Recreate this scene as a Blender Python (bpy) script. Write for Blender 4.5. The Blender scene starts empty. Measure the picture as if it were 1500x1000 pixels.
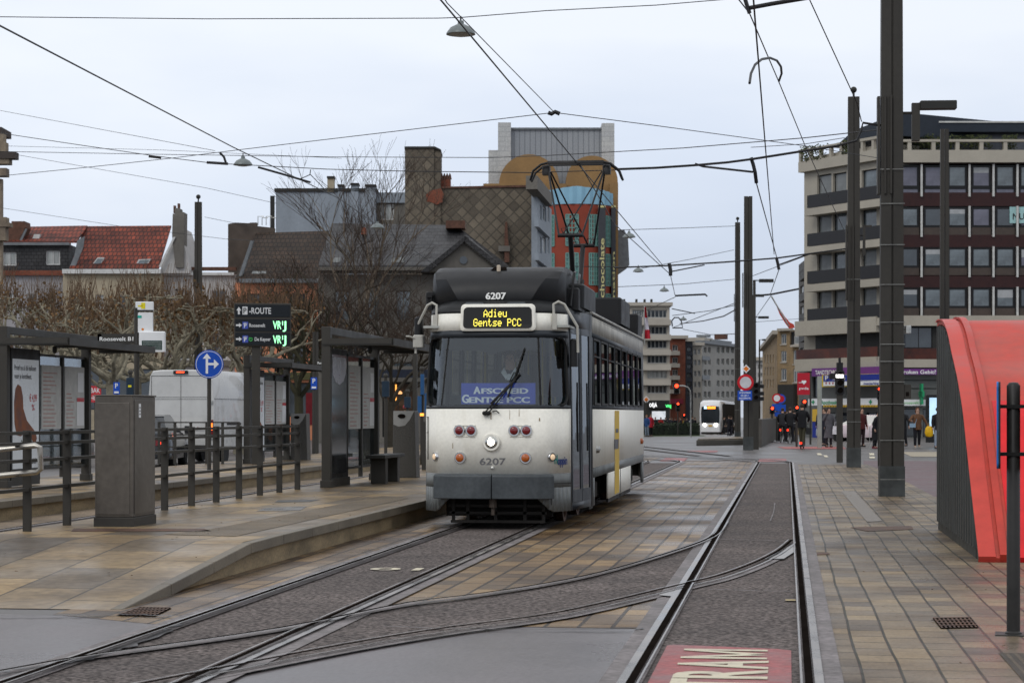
import bpy, bmesh, math, random
from mathutils import Vector, Matrix
random.seed(7)
S = bpy.context.scene
C = S.collection
R = math.radians
# ---------------------------------------------------------------- camera
F, HZ, HC, YAW = 3000.0, 606.0, 1.49, R(7.65)      # focal length in photo pixels, horizon row, eye height
cs, sn = math.cos(YAW), math.sin(YAW)
cam = bpy.data.cameras.new("Camera"); camo = bpy.data.objects.new("Camera", cam); C.objects.link(camo)
camo.location = (0, 0, HC); camo.rotation_euler = (R(90), 0, YAW)
cam.sensor_width = 36; cam.lens = 36 * F / 1500; cam.shift_y = (HZ - 500) / 1500
cam.clip_start = 0.1; cam.clip_end = 4000
cam.dof.use_dof = True; cam.dof.focus_distance = 24; cam.dof.aperture_fstop = 7.0
S.camera = camo
# ---------------------------------------------------------------- sky and light
W = bpy.data.worlds.new("World"); S.world = W; W.use_nodes = True
nt = W.node_tree; nt.nodes.clear()
def N(t, k, **kw):
    n = t.nodes.new(k)
    for a, b in kw.items(): setattr(n, a, b)
    return n
out = N(nt, 'ShaderNodeOutputWorld'); mx = N(nt, 'ShaderNodeMixShader'); mx.inputs[0].default_value = .9
b1 = N(nt, 'ShaderNodeBackground'); b2 = N(nt, 'ShaderNodeBackground')
sky = N(nt, 'ShaderNodeTexSky'); sky.sky_type = 'NISHITA'; sky.sun_disc = False
sky.sun_elevation = R(38); sky.sun_rotation = R(-40)
b1.inputs[1].default_value = .10
tc = N(nt, 'ShaderNodeTexCoord'); sx = N(nt, 'ShaderNodeSeparateXYZ')
mp = N(nt, 'ShaderNodeMapping'); mp.inputs['Scale'].default_value = (1, 1, 3.2)
no = N(nt, 'ShaderNodeTexNoise'); no.inputs['Scale'].default_value = 2.3; no.inputs['Detail'].default_value = 5; no.inputs['Roughness'].default_value = .5
rp = N(nt, 'ShaderNodeValToRGB')      # colour of the overcast by height
e = rp.color_ramp.elements; e[0].position = 0.0; e[0].color = (.52, .58, .69, 1); e[1].position = .75; e[1].color = (.94, .955, .985, 1)
k = e.new(.05); k.color = (.57, .64, .78, 1)
k = e.new(.13); k.color = (.68, .745, .87, 1)
k = e.new(.20); k.color = (.84, .88, .95, 1)
ad = N(nt, 'ShaderNodeMath', operation='MULTIPLY_ADD'); ad.inputs[1].default_value = .34; ad.inputs[2].default_value = -.17
ad2 = N(nt, 'ShaderNodeMath', operation='ADD')
L = nt.links.new
L(tc.outputs['Generated'], mp.inputs[0]); L(mp.outputs[0], no.inputs[0]); L(tc.outputs['Generated'], sx.inputs[0])
L(no.outputs[0], ad.inputs[0]); L(ad.outputs[0], ad2.inputs[0]); L(sx.outputs[2], ad2.inputs[1]); L(ad2.outputs[0], rp.inputs[0])
L(rp.outputs[0], b2.inputs[0]); b2.inputs[1].default_value = 1.10
L(sky.outputs[0], b1.inputs[0]); L(b1.outputs[0], mx.inputs[1]); L(b2.outputs[0], mx.inputs[2]); L(mx.outputs[0], out.inputs[0])
sun = bpy.data.lights.new("Sun", 'SUN'); sun.energy = .9; sun.angle = R(25); sun.color = (1, .97, .92)
suno = bpy.data.objects.new("Sun", sun); C.objects.link(suno); suno.rotation_euler = (R(48), 0, R(-25))
S.view_settings.view_transform = 'Standard'; S.view_settings.look = 'None'; S.view_settings.gamma = 1
S.view_settings.exposure = 0
S.view_settings.use_curve_mapping = False
# ---------------------------------------------------------------- pixel of the survey photo -> place in the world
FW = Vector((-sn, cs, 0)); RT = Vector((cs, sn, 0)); EYE = Vector((0, 0, HC)); UP = Vector((0, 0, 1))
def at(px, py, d): return EYE + FW * d + RT * ((px - 750) / F * d) + UP * ((HZ - py) / F * d)
def G(px, py, z=0): return at(px, py, F * (HC - z) / (py - HZ))
def GP(px, d, z=0): v = at(px, HZ, d); v.z = z; return v
def zz(py, d): return HC + (HZ - py) / F * d
def gz(y): return -min(1.75, max(0, (y - 105)) * .0056)
# ---------------------------------------------------------------- materials
MATS = {}
def M(name, col, rough=.6, metal=0.0, var=.12, scale=3.0, grain=0.0, bump=0.0, bscale=40, emis=0, spec=.22, c2=None, coat=0, stretch=None, alpha=1, lo=.35, hi=.65):
    if name in MATS: return MATS[name]
    m = bpy.data.materials.new(name); m.use_nodes = True; MATS[name] = m
    t = m.node_tree; p = t.nodes['Principled BSDF']
    p.inputs['Roughness'].default_value = rough; p.inputs['Metallic'].default_value = metal
    p.inputs['Specular IOR Level'].default_value = spec; p.inputs['Coat Weight'].default_value = coat
    col = tuple(col) + (1,)
    p.inputs['Base Color'].default_value = col
    if emis:
        p.inputs['Emission Color'].default_value = col; p.inputs['Emission Strength'].default_value = emis
    if var > 0 or c2 or bump:
        co = N(t, 'ShaderNodeTexCoord'); mp_ = N(t, 'ShaderNodeMapping')
        if stretch: mp_.inputs['Scale'].default_value = stretch
        t.links.new(co.outputs['Object'], mp_.inputs[0])
        n1 = N(t, 'ShaderNodeTexNoise'); n1.inputs['Scale'].default_value = scale; n1.inputs['Detail'].default_value = 6; n1.inputs['Roughness'].default_value = .62
        t.links.new(mp_.outputs[0], n1.inputs[0])
        r = N(t, 'ShaderNodeValToRGB'); el = r.color_ramp.elements; el[0].position = lo; el[1].position = hi
        if c2: el[0].color = tuple(c2) + (1,); el[1].color = col
        else:
            el[0].color = tuple(c * (1 - var) for c in col[:3]) + (1,); el[1].color = tuple(min(1, c * (1 + var)) for c in col[:3]) + (1,)
        t.links.new(n1.outputs[0], r.inputs[0]); src = r.outputs[0]
        if grain:
            n2 = N(t, 'ShaderNodeTexNoise'); n2.inputs['Scale'].default_value = bscale; n2.inputs['Detail'].default_value = 3
            t.links.new(co.outputs['Object'], n2.inputs[0])
            g = N(t, 'ShaderNodeMapRange'); g.inputs[1].default_value = .3; g.inputs[2].default_value = .7; g.inputs[3].default_value = 1 - grain; g.inputs[4].default_value = 1 + grain
            t.links.new(n2.outputs[0], g.inputs[0])
            mu = N(t, 'ShaderNodeMix', data_type='RGBA', blend_type='MULTIPLY'); mu.inputs[0].default_value = 1
            t.links.new(src, mu.inputs[6]); t.links.new(g.outputs[0], mu.inputs[7]); src = mu.outputs[2]
        t.links.new(src, p.inputs['Base Color'])
        if rough > .25 and metal < .9:
            rr = N(t, 'ShaderNodeMapRange'); rr.inputs[1].default_value = .3; rr.inputs[2].default_value = .7
            rr.inputs[3].default_value = max(.05, rough - .12); rr.inputs[4].default_value = min(1, rough + .12)
            t.links.new(n1.outputs[0], rr.inputs[0]); t.links.new(rr.outputs[0], p.inputs['Roughness'])
        if bump:
            n3 = N(t, 'ShaderNodeTexNoise'); n3.inputs['Scale'].default_value = bscale; n3.inputs['Detail'].default_value = 4
            t.links.new(co.outputs['Object'], n3.inputs[0])
            b = N(t, 'ShaderNodeBump'); b.inputs['Strength'].default_value = bump; b.inputs['Distance'].default_value = .02
            t.links.new(n3.outputs[0], b.inputs['Height']); t.links.new(b.outputs[0], p.inputs['Normal'])
    return m
def M_bricks(name, c1, c2, mortar, bw, rh, ms=.012, rough=.7, wet=0, plane='xy', bump=.35, rot=0, stain=None, stainscale=.35, offs=.5, wob=0):
    """courses of stone, brick, tile: plane = which object axes run along and across a course"""
    m = bpy.data.materials.new(name); m.use_nodes = True; MATS[name] = m
    t = m.node_tree; p = t.nodes['Principled BSDF']; l = t.links.new; p.inputs['Specular IOR Level'].default_value = .20
    co = N(t, 'ShaderNodeTexCoord'); se = N(t, 'ShaderNodeSeparateXYZ'); cb = N(t, 'ShaderNodeCombineXYZ')
    src = co.outputs['Object']
    if wob:
        nw = N(t, 'ShaderNodeTexNoise'); nw.inputs['Scale'].default_value = .35; l(co.outputs['Object'], nw.inputs[0])
        vm = N(t, 'ShaderNodeVectorMath', operation='SCALE'); vm.inputs[3].default_value = wob; l(nw.outputs[1], vm.inputs[0])
        va = N(t, 'ShaderNodeVectorMath', operation='ADD'); l(co.outputs['Object'], va.inputs[0]); l(vm.outputs[0], va.inputs[1]); src = va.outputs[0]
    l(src, se.inputs[0])
    l(se.outputs['XYZ'.index(plane[0].upper())], cb.inputs[0]); l(se.outputs['XYZ'.index(plane[1].upper())], cb.inputs[1])
    mp_ = N(t, 'ShaderNodeMapping'); mp_.inputs['Rotation'].default_value = (0, 0, rot); l(cb.outputs[0], mp_.inputs[0])
    br = N(t, 'ShaderNodeTexBrick'); br.inputs['Scale'].default_value = 1; br.inputs['Brick Width'].default_value = bw; br.inputs['Row Height'].default_value = rh
    br.inputs['Mortar Size'].default_value = ms; br.inputs['Mortar Smooth'].default_value = .3; br.inputs['Bias'].default_value = 0; br.offset = offs; br.squash = 1.6 if wob else 1; br.squash_frequency = 3
    br.inputs['Color1'].default_value = tuple(c1) + (1,); br.inputs['Color2'].default_value = tuple(c2) + (1,); br.inputs['Mortar'].default_value = tuple(mortar) + (1,)
    l(mp_.outputs[0], br.inputs[0]); col = br.outputs[0]
    n1 = N(t, 'ShaderNodeTexNoise'); n1.inputs['Scale'].default_value = stainscale; n1.inputs['Detail'].default_value = 7; n1.inputs['Roughness'].default_value = .65; l(co.outputs['Object'], n1.inputs[0])
    r = N(t, 'ShaderNodeValToRGB'); r.color_ramp.elements[0].position = .38; r.color_ramp.elements[1].position = .62
    r.color_ramp.elements[0].color = tuple(stain or (.62, .62, .62)) + (1,); r.color_ramp.elements[1].color = (1.08, 1.05, 1.0, 1)
    l(n1.outputs[0], r.inputs[0])
    mu = N(t, 'ShaderNodeMix', data_type='RGBA', blend_type='MULTIPLY'); mu.inputs[0].default_value = 1; l(col, mu.inputs[6]); l(r.outputs[0], mu.inputs[7])
    n2 = N(t, 'ShaderNodeTexNoise'); n2.inputs['Scale'].default_value = 45 if bw < 1 else 12; n2.inputs['Detail'].default_value = 4; l(co.outputs['Object'], n2.inputs[0])
    g = N(t, 'ShaderNodeMapRange'); g.inputs[1].default_value = .3; g.inputs[2].default_value = .7; g.inputs[3].default_value = .78; g.inputs[4].default_value = 1.22; l(n2.outputs[0], g.inputs[0])
    mu2 = N(t, 'ShaderNodeMix', data_type='RGBA', blend_type='MULTIPLY'); mu2.inputs[0].default_value = 1; l(mu.outputs[2], mu2.inputs[6]); l(g.outputs[0], mu2.inputs[7])
    l(mu2.outputs[2], p.inputs['Base Color'])
    rr = N(t, 'ShaderNodeMapRange'); rr.inputs[1].default_value = .35; rr.inputs[2].default_value = .62; rr.inputs[3].default_value = max(.05, rough - wet); rr.inputs[4].default_value = rough
    n4 = N(t, 'ShaderNodeTexNoise'); n4.inputs['Scale'].default_value = stainscale * 2.2; n4.inputs['Detail'].default_value = 4; l(co.outputs['Object'], n4.inputs[0])
    l(n4.outputs[0], rr.inputs[0]); l(rr.outputs[0], p.inputs['Roughness'])
    ma = N(t, 'ShaderNodeMath', operation='MULTIPLY_ADD'); ma.inputs[1].default_value = -1.0; l(br.outputs[1], ma.inputs[0])
    m3 = N(t, 'ShaderNodeMath', operation='MULTIPLY'); m3.inputs[1].default_value = .35; l(n2.outputs[0], m3.inputs[0]); l(m3.outputs[0], ma.inputs[2])
    b = N(t, 'ShaderNodeBump'); b.inputs['Strength'].default_value = bump; b.inputs['Distance'].default_value = .02; l(ma.outputs[0], b.inputs['Height']); l(b.outputs[0], p.inputs['Normal'])
    return m
def M_glass(name, tint=(.75, .8, .8), refl=.18, rough=.03, tr=.85):
    m = bpy.data.materials.new(name); m.use_nodes = True; MATS[name] = m
    t = m.node_tree; t.nodes.clear(); l = t.links.new
    o = N(t, 'ShaderNodeOutputMaterial'); a = N(t, 'ShaderNodeBsdfTransparent'); a.inputs[0].default_value = tuple(x * tr for x in tint) + (1,)
    g = N(t, 'ShaderNodeBsdfGlossy'); g.inputs['Roughness'].default_value = rough; g.inputs[0].default_value = (.9, .95, 1, 1)
    f = N(t, 'ShaderNodeLayerWeight'); f.inputs[0].default_value = .35
    mr = N(t, 'ShaderNodeMapRange'); mr.inputs[3].default_value = refl; mr.inputs[4].default_value = .9; l(f.outputs['Fresnel'], mr.inputs[0])
    mi = N(t, 'ShaderNodeMixShader'); l(mr.outputs[0], mi.inputs[0]); l(a.outputs[0], mi.inputs[1]); l(g.outputs[0], mi.inputs[2]); l(mi.outputs[0], o.inputs[0])
    return m
m_steel = M('painted_steel', (.042, .039, .034), .5, .0, .12, 1.5, bump=.03, bscale=30)
m_steel_d = M('dark_steel', (.026, .026, .024), .5, 0, .15, 2)
m_galv = M('bare_metal', (.42, .42, .40), .35, .8, .2, 6)
m_black = M('black_plastic', (.010, .010, .011), .5, 0, .1, spec=.3)
m_white = M('white_paint', (.72, .72, .70), .4, 0, .06, 2)
m_glassd = M('window_glass', (.035, .043, .05), .06, 0, .4, .35, spec=.9)
m_glassc = M('window_with_curtain', (.26, .27, .26), .25, 0, .5, 1.2, stretch=(4, 1, .3), spec=.8)
m_glassb = M('window_half_lit', (.10, .12, .13), .08, 0, .6, .5, spec=.9)
m_cable = M('cable', (.02, .02, .022), .5, 0, 0)
m_clear = M_glass('clear_glass', refl=.10)
m_letter_w = M('white_lettering', (.78, .78, .76), .5, 0, 0)
m_letter_k = M('dark_lettering', (.03, .03, .035), .5, 0, 0)
# ---------------------------------------------------------------- mesh builder
_txt = {}
def text_mesh(s):
    if s not in _txt:
        cu = bpy.data.curves.new('t', 'FONT'); cu.body = s; cu.size = 1; cu.resolution_u = 3; cu.fill_mode = 'FRONT'; cu.offset = .016
        o = bpy.data.objects.new('t', cu); me = bpy.data.meshes.new_from_object(o)
        V = [v.co.copy() for v in me.vertices]; Fc = [list(p.vertices) for p in me.polygons]
        bpy.data.objects.remove(o); bpy.data.curves.remove(cu); bpy.data.meshes.remove(me)
        _txt[s] = (V, Fc, min(v.x for v in V), max(v.x for v in V), min(v.y for v in V), max(v.y for v in V))
    return _txt[s]
class MB:
    def __init__(s): s.v = []; s.f = []; s.mi = []; s.m = 0
    def add(s, vs, fs):
        b = len(s.v); s.v += [Vector(v) for v in vs]
        for f in fs: s.f.append([i + b for i in f]); s.mi.append(s.m)
        return s
    def poly(s, vs): return s.add(vs, [list(range(len(vs)))])
    def obox(s, o, a, b, c):
        o = Vector(o); a = Vector(a); b = Vector(b); c = Vector(c)
        return s.add([o, o + a, o + a + b, o + b, o + c, o + a + c, o + a + b + c, o + b + c],
                     [[0, 3, 2, 1], [4, 5, 6, 7], [0, 1, 5, 4], [1, 2, 6, 5], [2, 3, 7, 6], [3, 0, 4, 7]])
    def box(s, x0, x1, y0, y1, z0, z1): return s.obox((x0, y0, z0), (x1 - x0, 0, 0), (0, y1 - y0, 0), (0, 0, z1 - z0))
    def rbox(s, x0, x1, y0, y1, z0, z1, r=.02, n=3):
        """box with rounded vertical edges and small top bevel"""
        pts = []
        for cx, cy, a0 in ((x1 - r, y1 - r, 0), (x0 + r, y1 - r, 90), (x0 + r, y0 + r, 180), (x1 - r, y0 + r, 270)):
            for i in range(n + 1):
                a = R(a0 + 90 * i / n); pts.append((cx + r * math.cos(a), cy + r * math.sin(a)))
        k = r * .5; cx = (x0 + x1) / 2; cy = (y0 + y1) / 2
        def ring(z, q): return [(cx + (x - cx) * (1 - q / max(.01, (x1 - x0) / 2)), cy + (y - cy) * (1 - q / max(.01, (y1 - y0) / 2)), z) for x, y in pts]
        return s.loft([ring(z0, 0), ring(z1 - k, 0), ring(z1, k)])
    def loft(s, rings, caps=True, closed=True):
        n = len(rings[0]); b = []
        for r in rings: b += list(r)
        fs = []
        for j in range(len(rings) - 1):
            for i in range(n if closed else n - 1):
                k = (i + 1) % n; fs.append([j * n + i, j * n + k, (j + 1) * n + k, (j + 1) * n + i])
        if caps: fs.append(list(range(n))[::-1]); fs.append([(len(rings) - 1) * n + i for i in range(n)])
        return s.add(b, fs)
    def tube(s, pts, r=.02, n=6, caps=True):
        pts = [Vector(p) for p in pts]; rings = []; up = None
        for i, p in enumerate(pts):
            d = (pts[min(i + 1, len(pts) - 1)] - pts[max(i - 1, 0)])
            if d.length < 1e-9: d = Vector((0, 0, 1))
            d.normalize()
            if up is None: up = d.orthogonal().normalized()
            up = (up - d * up.dot(d)); up = up.normalized() if up.length > 1e-6 else d.orthogonal().normalized()
            w = d.cross(up); q = r[i] if isinstance(r, (list, tuple)) else r
            rings.append([p + (up * math.cos(2 * math.pi * j / n) + w * math.sin(2 * math.pi * j / n)) * q for j in range(n)])
        return s.loft(rings, caps)
    def lathe(s, prof, c=(0, 0, 0), n=20, ax=None, caps=True):
        c = Vector(c); ax = (Vector(ax) if ax else Vector((0, 0, 1))).normalized(); u = ax.orthogonal().normalized(); w = ax.cross(u)
        return s.loft([[c + ax * h + (u * math.cos(2 * math.pi * j / n) + w * math.sin(2 * math.pi * j / n)) * max(r, .0004) for j in range(n)] for r, h in prof], caps)
    def ball(s, c, r, n=8, sq=(1, 1, 1)):
        c = Vector(c); rings = []
        for i in range(1, n):
            a = math.pi * i / n; rings.append([c + Vector((math.sin(a) * math.cos(2 * math.pi * j / n) * r * sq[0], math.sin(a) * math.sin(2 * math.pi * j / n) * r * sq[1], -math.cos(a) * r * sq[2])) for j in range(n)])
        return s.loft(rings)
    def prism(s, poly, vec):
        vec = Vector(vec); a = [Vector(p) for p in poly]; n = len(a)
        return s.add(a + [p + vec for p in a], [list(range(n))[::-1], [n + i for i in range(n)]] + [[i, (i + 1) % n, n + (i + 1) % n, n + i] for i in range(n)])
    def text(s, t, o, ux, uz, h, w=None, ext=.0, bold=0):
        if bold:
            k_ = Vector(ux).normalized() * bold
            for i, d_ in enumerate((-1, 1)): s.text(t, Vector(o) + k_ * d_, ux, uz, h, w, ext - .0006 * (i + 1))
        """lettering: centre o, along ux, up uz, cap height h, width w"""
        V, Fc, x0, x1, y0, y1 = text_mesh(t); H = .70
        ux = Vector(ux).normalized(); uz = Vector(uz).normalized(); nn = ux.cross(uz); k = h / H; kx = (w / (x1 - x0)) if w else k
        s.add([Vector(o) + ux * ((v.x - (x0 + x1) / 2) * kx) + uz * ((v.y - H / 2) * k) + nn * ext for v in V], Fc)
        return s
    def build(s, name, mats=None, parent=None, world=False, smooth=0, origin=None, bevel=0):
        o0 = Vector((0, 0, 0)); Mx = None
        if parent is not None and world:
            Mx = (Matrix.Translation(parent.location) @ Matrix.Rotation(parent.rotation_euler.z, 4, 'Z')).inverted()
        if origin is not None: o0 = Vector(origin)
        V = [Mx @ v for v in s.v] if Mx else [v - o0 for v in s.v]
        me = bpy.data.meshes.new(name); me.from_pydata([tuple(v) for v in V], [], s.f); me.validate(); 
        if mats is None: mats = []
        if not isinstance(mats, (list, tuple)): mats = [mats]
        for m in mats: me.materials.append(m)
        if len(mats) > 1 and len(me.polygons) == len(s.mi): me.polygons.foreach_set('material_index', s.mi)
        if smooth:
            me.polygons.foreach_set('use_smooth', [True] * len(me.polygons)); me.set_sharp_from_angle(angle=R(smooth))
        me.update()
        o = bpy.data.objects.new(name, me); C.objects.link(o); o.location = o0 if not (parent and world) else (0, 0, 0)
        if parent is not None: o.parent = parent
        if bevel:
            b = o.modifiers.new('b', 'BEVEL'); b.width = bevel; b.segments = 2; b.limit_method = 'ANGLE'
        return o
def tag(o, label, cat, group=None, kind=None):
    if label: o['label'] = label
    if cat: o['category'] = cat
    if group: o['group'] = group
    if kind: o['kind'] = kind
    return o
def thing(name, label, cat, loc=(0, 0, 0), rz=0, group=None):
    o = bpy.data.objects.new(name, None); C.objects.link(o); o.location = loc; o.rotation_euler = (0, 0, rz); o.empty_display_size = .2
    return tag(o, label, cat, group)
def struct(o): o['kind'] = 'structure'; return o
def dup(root, loc=None, rz=None, label=None, group=None):
    r = root.copy(); C.objects.link(r)
    if loc is not None: r.location = loc
    if rz is not None: r.rotation_euler = (0, 0, rz)
    if label: r['label'] = label
    if group: r['group'] = group
    for ch in list(root.children):
        c = ch.copy(); C.objects.link(c); c.parent = r
        for g in list(ch.children):
            d = g.copy(); C.objects.link(d); d.parent = c
    return r
def smoothline(pts, k=4):
    P = [Vector(p) for p in pts]; o = []
    for i in range(len(P) - 1):
        a = P[max(i - 1, 0)]; b = P[i]; c = P[i + 1]; d = P[min(i + 2, len(P) - 1)]
        for j in range(k):
            t = j / k; o.append(.5 * ((2 * b) + (c - a) * t + (2 * a - 5 * b + 4 * c - d) * t * t + (-a + 3 * b - 3 * c + d) * t ** 3))
    o.append(P[-1]); return o
# ================================================================ GROUND
m_tarmac = M('smooth_tarmac', (.125, .112, .114), .32, 0, .26, .45, grain=.16, bump=.15, bscale=30, lo=.3, hi=.7)
m_road = M('street_asphalt', (.105, .098, .094), .4, 0, .2, .25, grain=.12, bump=.1, bscale=60)
m_rough = M('coarse_asphalt', (.110, .094, .088), .75, 0, .30, .7, grain=.85, bump=.8, bscale=30, spec=.06, lo=.3, hi=.7)
m_red = M('red_road_paint', (.34, .085, .085), .5, 0, .3, 2.2, grain=.25, c2=(.20, .085, .08), bscale=28, bump=.1)
m_cyc = M('cycle_path_asphalt', (.115, .072, .076), .5, 0, .15, .6, grain=.15, bscale=60)
m_conc = M('rail_concrete', (.20, .18, .18), .6, 0, .3, 1.6, grain=.3, bscale=20, bump=.3, c2=(.10, .088, .082), lo=.35, hi=.6)
m_rail = M('polished_rail', (.30, .28, .265), .3, .75, .35, 2, lo=.3, hi=.7)
m_groove = M('rail_groove', (.010, .008, .007), 1.0, 0, .2, spec=0)
m_rust = M('rusty_iron', (.10, .055, .035), .6, .3, .4, 4, grain=.3)
m_paver = M_bricks('track_pavers', (.31, .215, .115), (.12, .092, .07), (.05, .038, .028), .42, .235, .016, .5, .28, 'yx', .6, 0, (.40, .36, .36), .30, wob=.06)
m_slab = M_bricks('pavement_slabs', (.27, .21, .135), (.135, .113, .092), (.032, .030, .018), .36, .225, .010, .52, .25, 'yx', .6, 0, (.50, .47, .47), .5, offs=.37, wob=.055)
m_plat = M_bricks('platform_slabs', (.34, .245, .13), (.16, .132, .10), (.07, .06, .045), 1.1, .62, .012, .5, .22, 'yx', .35, 0, (.5, .48, .47), .5, offs=.45)
m_stone = M('kerb_stone', (.15, .13, .10), .55, 0, .25, 1.5, grain=.15)
m_stonew = M('platform_wall_stone', (.26, .20, .12), .7, 0, .35, 1.2, grain=.2, stretch=(1, 1, 3))
m_grass = M('grass', (.05, .075, .02), .8, 0, .4, 3)
XR, XL = -.36, -3.72          # centre lines of the two tracks
b = MB(); ys = [-40, 20, 60, 105, 200, 300, 417, 1800]
for i in range(len(ys) - 1):
    for x0, x1 in ((-900, -60), (-60, 60), (60, 900)):
        b.poly([(x0, ys[i], gz(ys[i])), (x1, ys[i], gz(ys[i])), (x1, ys[i + 1], gz(ys[i + 1])), (x0, ys[i + 1], gz(ys[i + 1]))])
struct(b.build('ground', m_road))
LZ = [.004]
def sheet(name, pts, mat, z, origin=(0, 0, 0)):
    b = MB(); pts = [(p[0], p[1], gz(p[1]) + z) for p in pts]
    if sum(pts[i][0] * pts[(i + 1) % len(pts)][1] - pts[(i + 1) % len(pts)][0] * pts[i][1] for i in range(len(pts))) < 0: pts = pts[::-1]
    b.poly(pts)
    return struct(b.build(name, mat))
def gp(*pp): return [G(x, y) for x, y in pp]
sheet('tarmac_crossing', [(-12, -5), (-.9, -5), (-.9, 14.25), (-4.3, 14.5), (-12, 14.9)], m_tarmac, .004)
# crossover rails traced on the ground
railA = smoothline([(-4.4, 7.8, 0), (-3.95, 9.0, 0), (-3.58, 10.1, 0)] + gp((290, 998), (500, 956), (659, 929), (827, 905), (1004, 863), (1060, 849), (1110, 830), (1144, 812), (1163, 796)), 4)
railB = smoothline([(-5.3, 7.6, 0), (-4.98, 9.0, 0), (-4.7, 10.1, 0)] + gp((0, 993), (140, 968), (400, 930), (593, 891), (701, 877), (827, 856), (920, 833), (1013, 803), (1046, 787), (1060, 768)), 4)
RC = 8.5      # curve to the boulevard
def bend(x, far, rad):
    pts = [(x, -6, 0), (x, 10, 0), (x, 25, 0), (x, 40, 0), (x, far, 0)]
    for i in range(1, 10):
        a = R(9.2 * i); pts.append((x - rad * (1 - math.cos(a)), far + rad * math.sin(a), 0))
    l = Vector(pts[-1]); pts += [tuple(l + Vector((-8, .7, 0))), tuple(l + Vector((-30, 4, 0)))]
    return pts
rails = {'a': bend(XR + .5, 62, 12.5), 'b': bend(XR - .5, 62, 11.5), 'c': bend(XL + .5, 62.5, 8.5), 'd': bend(XL - .5, 62.5, 7.5)}
# paving between the tracks
mid = [(XL + .52, G(500, 908)[1])] + [(p.x, p.y) for p in railB if G(510, 907)[0] < p.x < XR - .62] + [(XR - .52, 30), (XR - .52, 66), (XL + .52, 66)]
sheet('track_paving', mid, m_paver, .005)
sheet('verge_paving', [(-5.4, 14.6), (XL - .52, 13.9), (XL - .52, 70), (-5.4, 70)], m_paver, .006)
sheet('paving_patch', gp((725, 918), (935, 921), (990, 872), (900, 888), (800, 906)), m_paver, .007)
sheet('coarse_strip', [(XL - .5, 8), (XL + .5, 8), (XL + .5, 62), (XL - .5, 62)], m_rough, .008)
sheet('coarse_strip', [(XR - .5, -4), (XR + .5, -4), (XR + .5, 62), (XR - .5, 62)], m_rough, .009)
qa = [p for p in railA if -7.2 < p.x < XR + .45]; qb = [p for p in railB if -8 < p.x < XR - .5]; qa = [p for p in railA if -3.5 < p.x < XR + .45]; qb = [p for p in railB if -4.6 < p.x < XR - .5]
sheet('coarse_strip', [(p.x, p.y) for p in qa] + [(p.x, p.y) for p in qb[::-1]], m_rough, .010)
b = MB()
for pts, z in ((rails['a'], 0), (rails['b'], 0)): pass
for n_ in ('track_pavers', 'pavement_slabs', 'platform_slabs'): MATS[n_].node_tree.nodes['Principled BSDF'].inputs['Specular IOR Level'].default_value = .13
# pavement of slabs beside the right hand track
m_pave = m_slab
sheet('pavement', [(XR + .62, -4), (9, -4), (9, 30), (5.0, 33), (3.4, 35.5), (2.62, 37.5), (2.58, 50), (2.35, 61), (XR + .62, 61)], m_pave, .006)
sheet('cycle_path', [(9, 31), (9, 66), (2.4, 66), (2.2, 60), (2.45, 50), (2.5, 37.2), (3.3, 35.2), (5.0, 32.6)], m_cyc, .005)
sheet('tactile_paving', [(1.30, 4), (9, 4), (9, 13.0), (1.30, 13.0)], M_bricks('tactile_slabs', (.22, .18, .13), (.19, .16, .12), (.05, .045, .035), .055, .055, .018, .6, .1, 'yx', .9, 0, (.7, .66, .6), .8, offs=0), .010)
sheet('red_line', [(1.62, 4), (1.65, 4), (1.78, 14.5), (3.2, 20.5), (3.17, 20.5), (1.74, 14.5)], M('worn_red_line', (.40, .08, .06), .6, 0, .5, 8, c2=(.18, .13, .1)), .014)
sheet('red_pad', gp((1113, 672), (1152, 672), (1152, 676.5), (1110, 676.5)), m_red, .013)
sheet('red_pad', gp((975, 671), (1008, 671), (1002, 675.5), (966, 675.5)), m_red, .013)
sheet('red_pad', gp((1005, 660), (1052, 660), (1050, 662.5), (1008, 662.5)), m_red, .013)
sheet('cycle_crossing', gp((1138, 654.4), (1235, 654.4), (1240, 657.6), (1150, 657.6)), M('crossing_red', (.33, .10, .09), .6, 0, .2, .5), .013)
sheet('far_pavement', [(1.5, 92), (60, 88), (60, 200), (1.5, 200)], M('far_pavement_grey', (.17, .165, .155), .5, 0, .15, .5), .004)
sheet('light_crossing', gp((1320, 662), (1420, 662), (1440, 669), (1335, 669)), M('pale_crossing_stone', (.30, .26, .19), .6, 0, .15, 1), .012)
sheet('red_paint', [(XR - .40, 6), (XR + .385, 6), (XR + .385, 12.93), (XR + .30, 13.0), (XR - .36, 13.16), (XR - .40, 13.1)], m_red, .013)
m_mark = M('worn_road_marking', (.58, .53, .40), .6, 0, .35, 5, c2=(.30, .25, .2), lo=.25, hi=.5)
b = MB(); z = .018
def mq(*q): b.poly([(XR - .02 - (v - .5) * .52, 12.40 + u * .50, z) for u, v in q])
mq((0, 0), (.17, 0), (.17, 1), (0, 1)); mq((.83, 0), (1, 0), (1, 1), (.83, 1)); mq((.18, .68), (.42, 0), (.5, .24), (.5, .3), (.18, 1.0)); mq((.82, 1.0), (.5, .3), (.5, .24), (.58, 0), (.82, .68))
for ch, y in (('A', 12.13), ('R', 11.68), ('T', 11.25)):
    b.text(ch, (XR - .02, y, z), (0, 1, 0), (-1, 0, 0), .52, .38, bold=.018)
struct(b.build('road_lettering', m_mark))
b = MB(); c = G(580, 835.5)
b.text('10', (c.x, c.y, z), (-1, 0, 0), (0, -1, 0), .28, .5)
struct(b.build('stop_number', m_mark))
b = MB()
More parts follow.
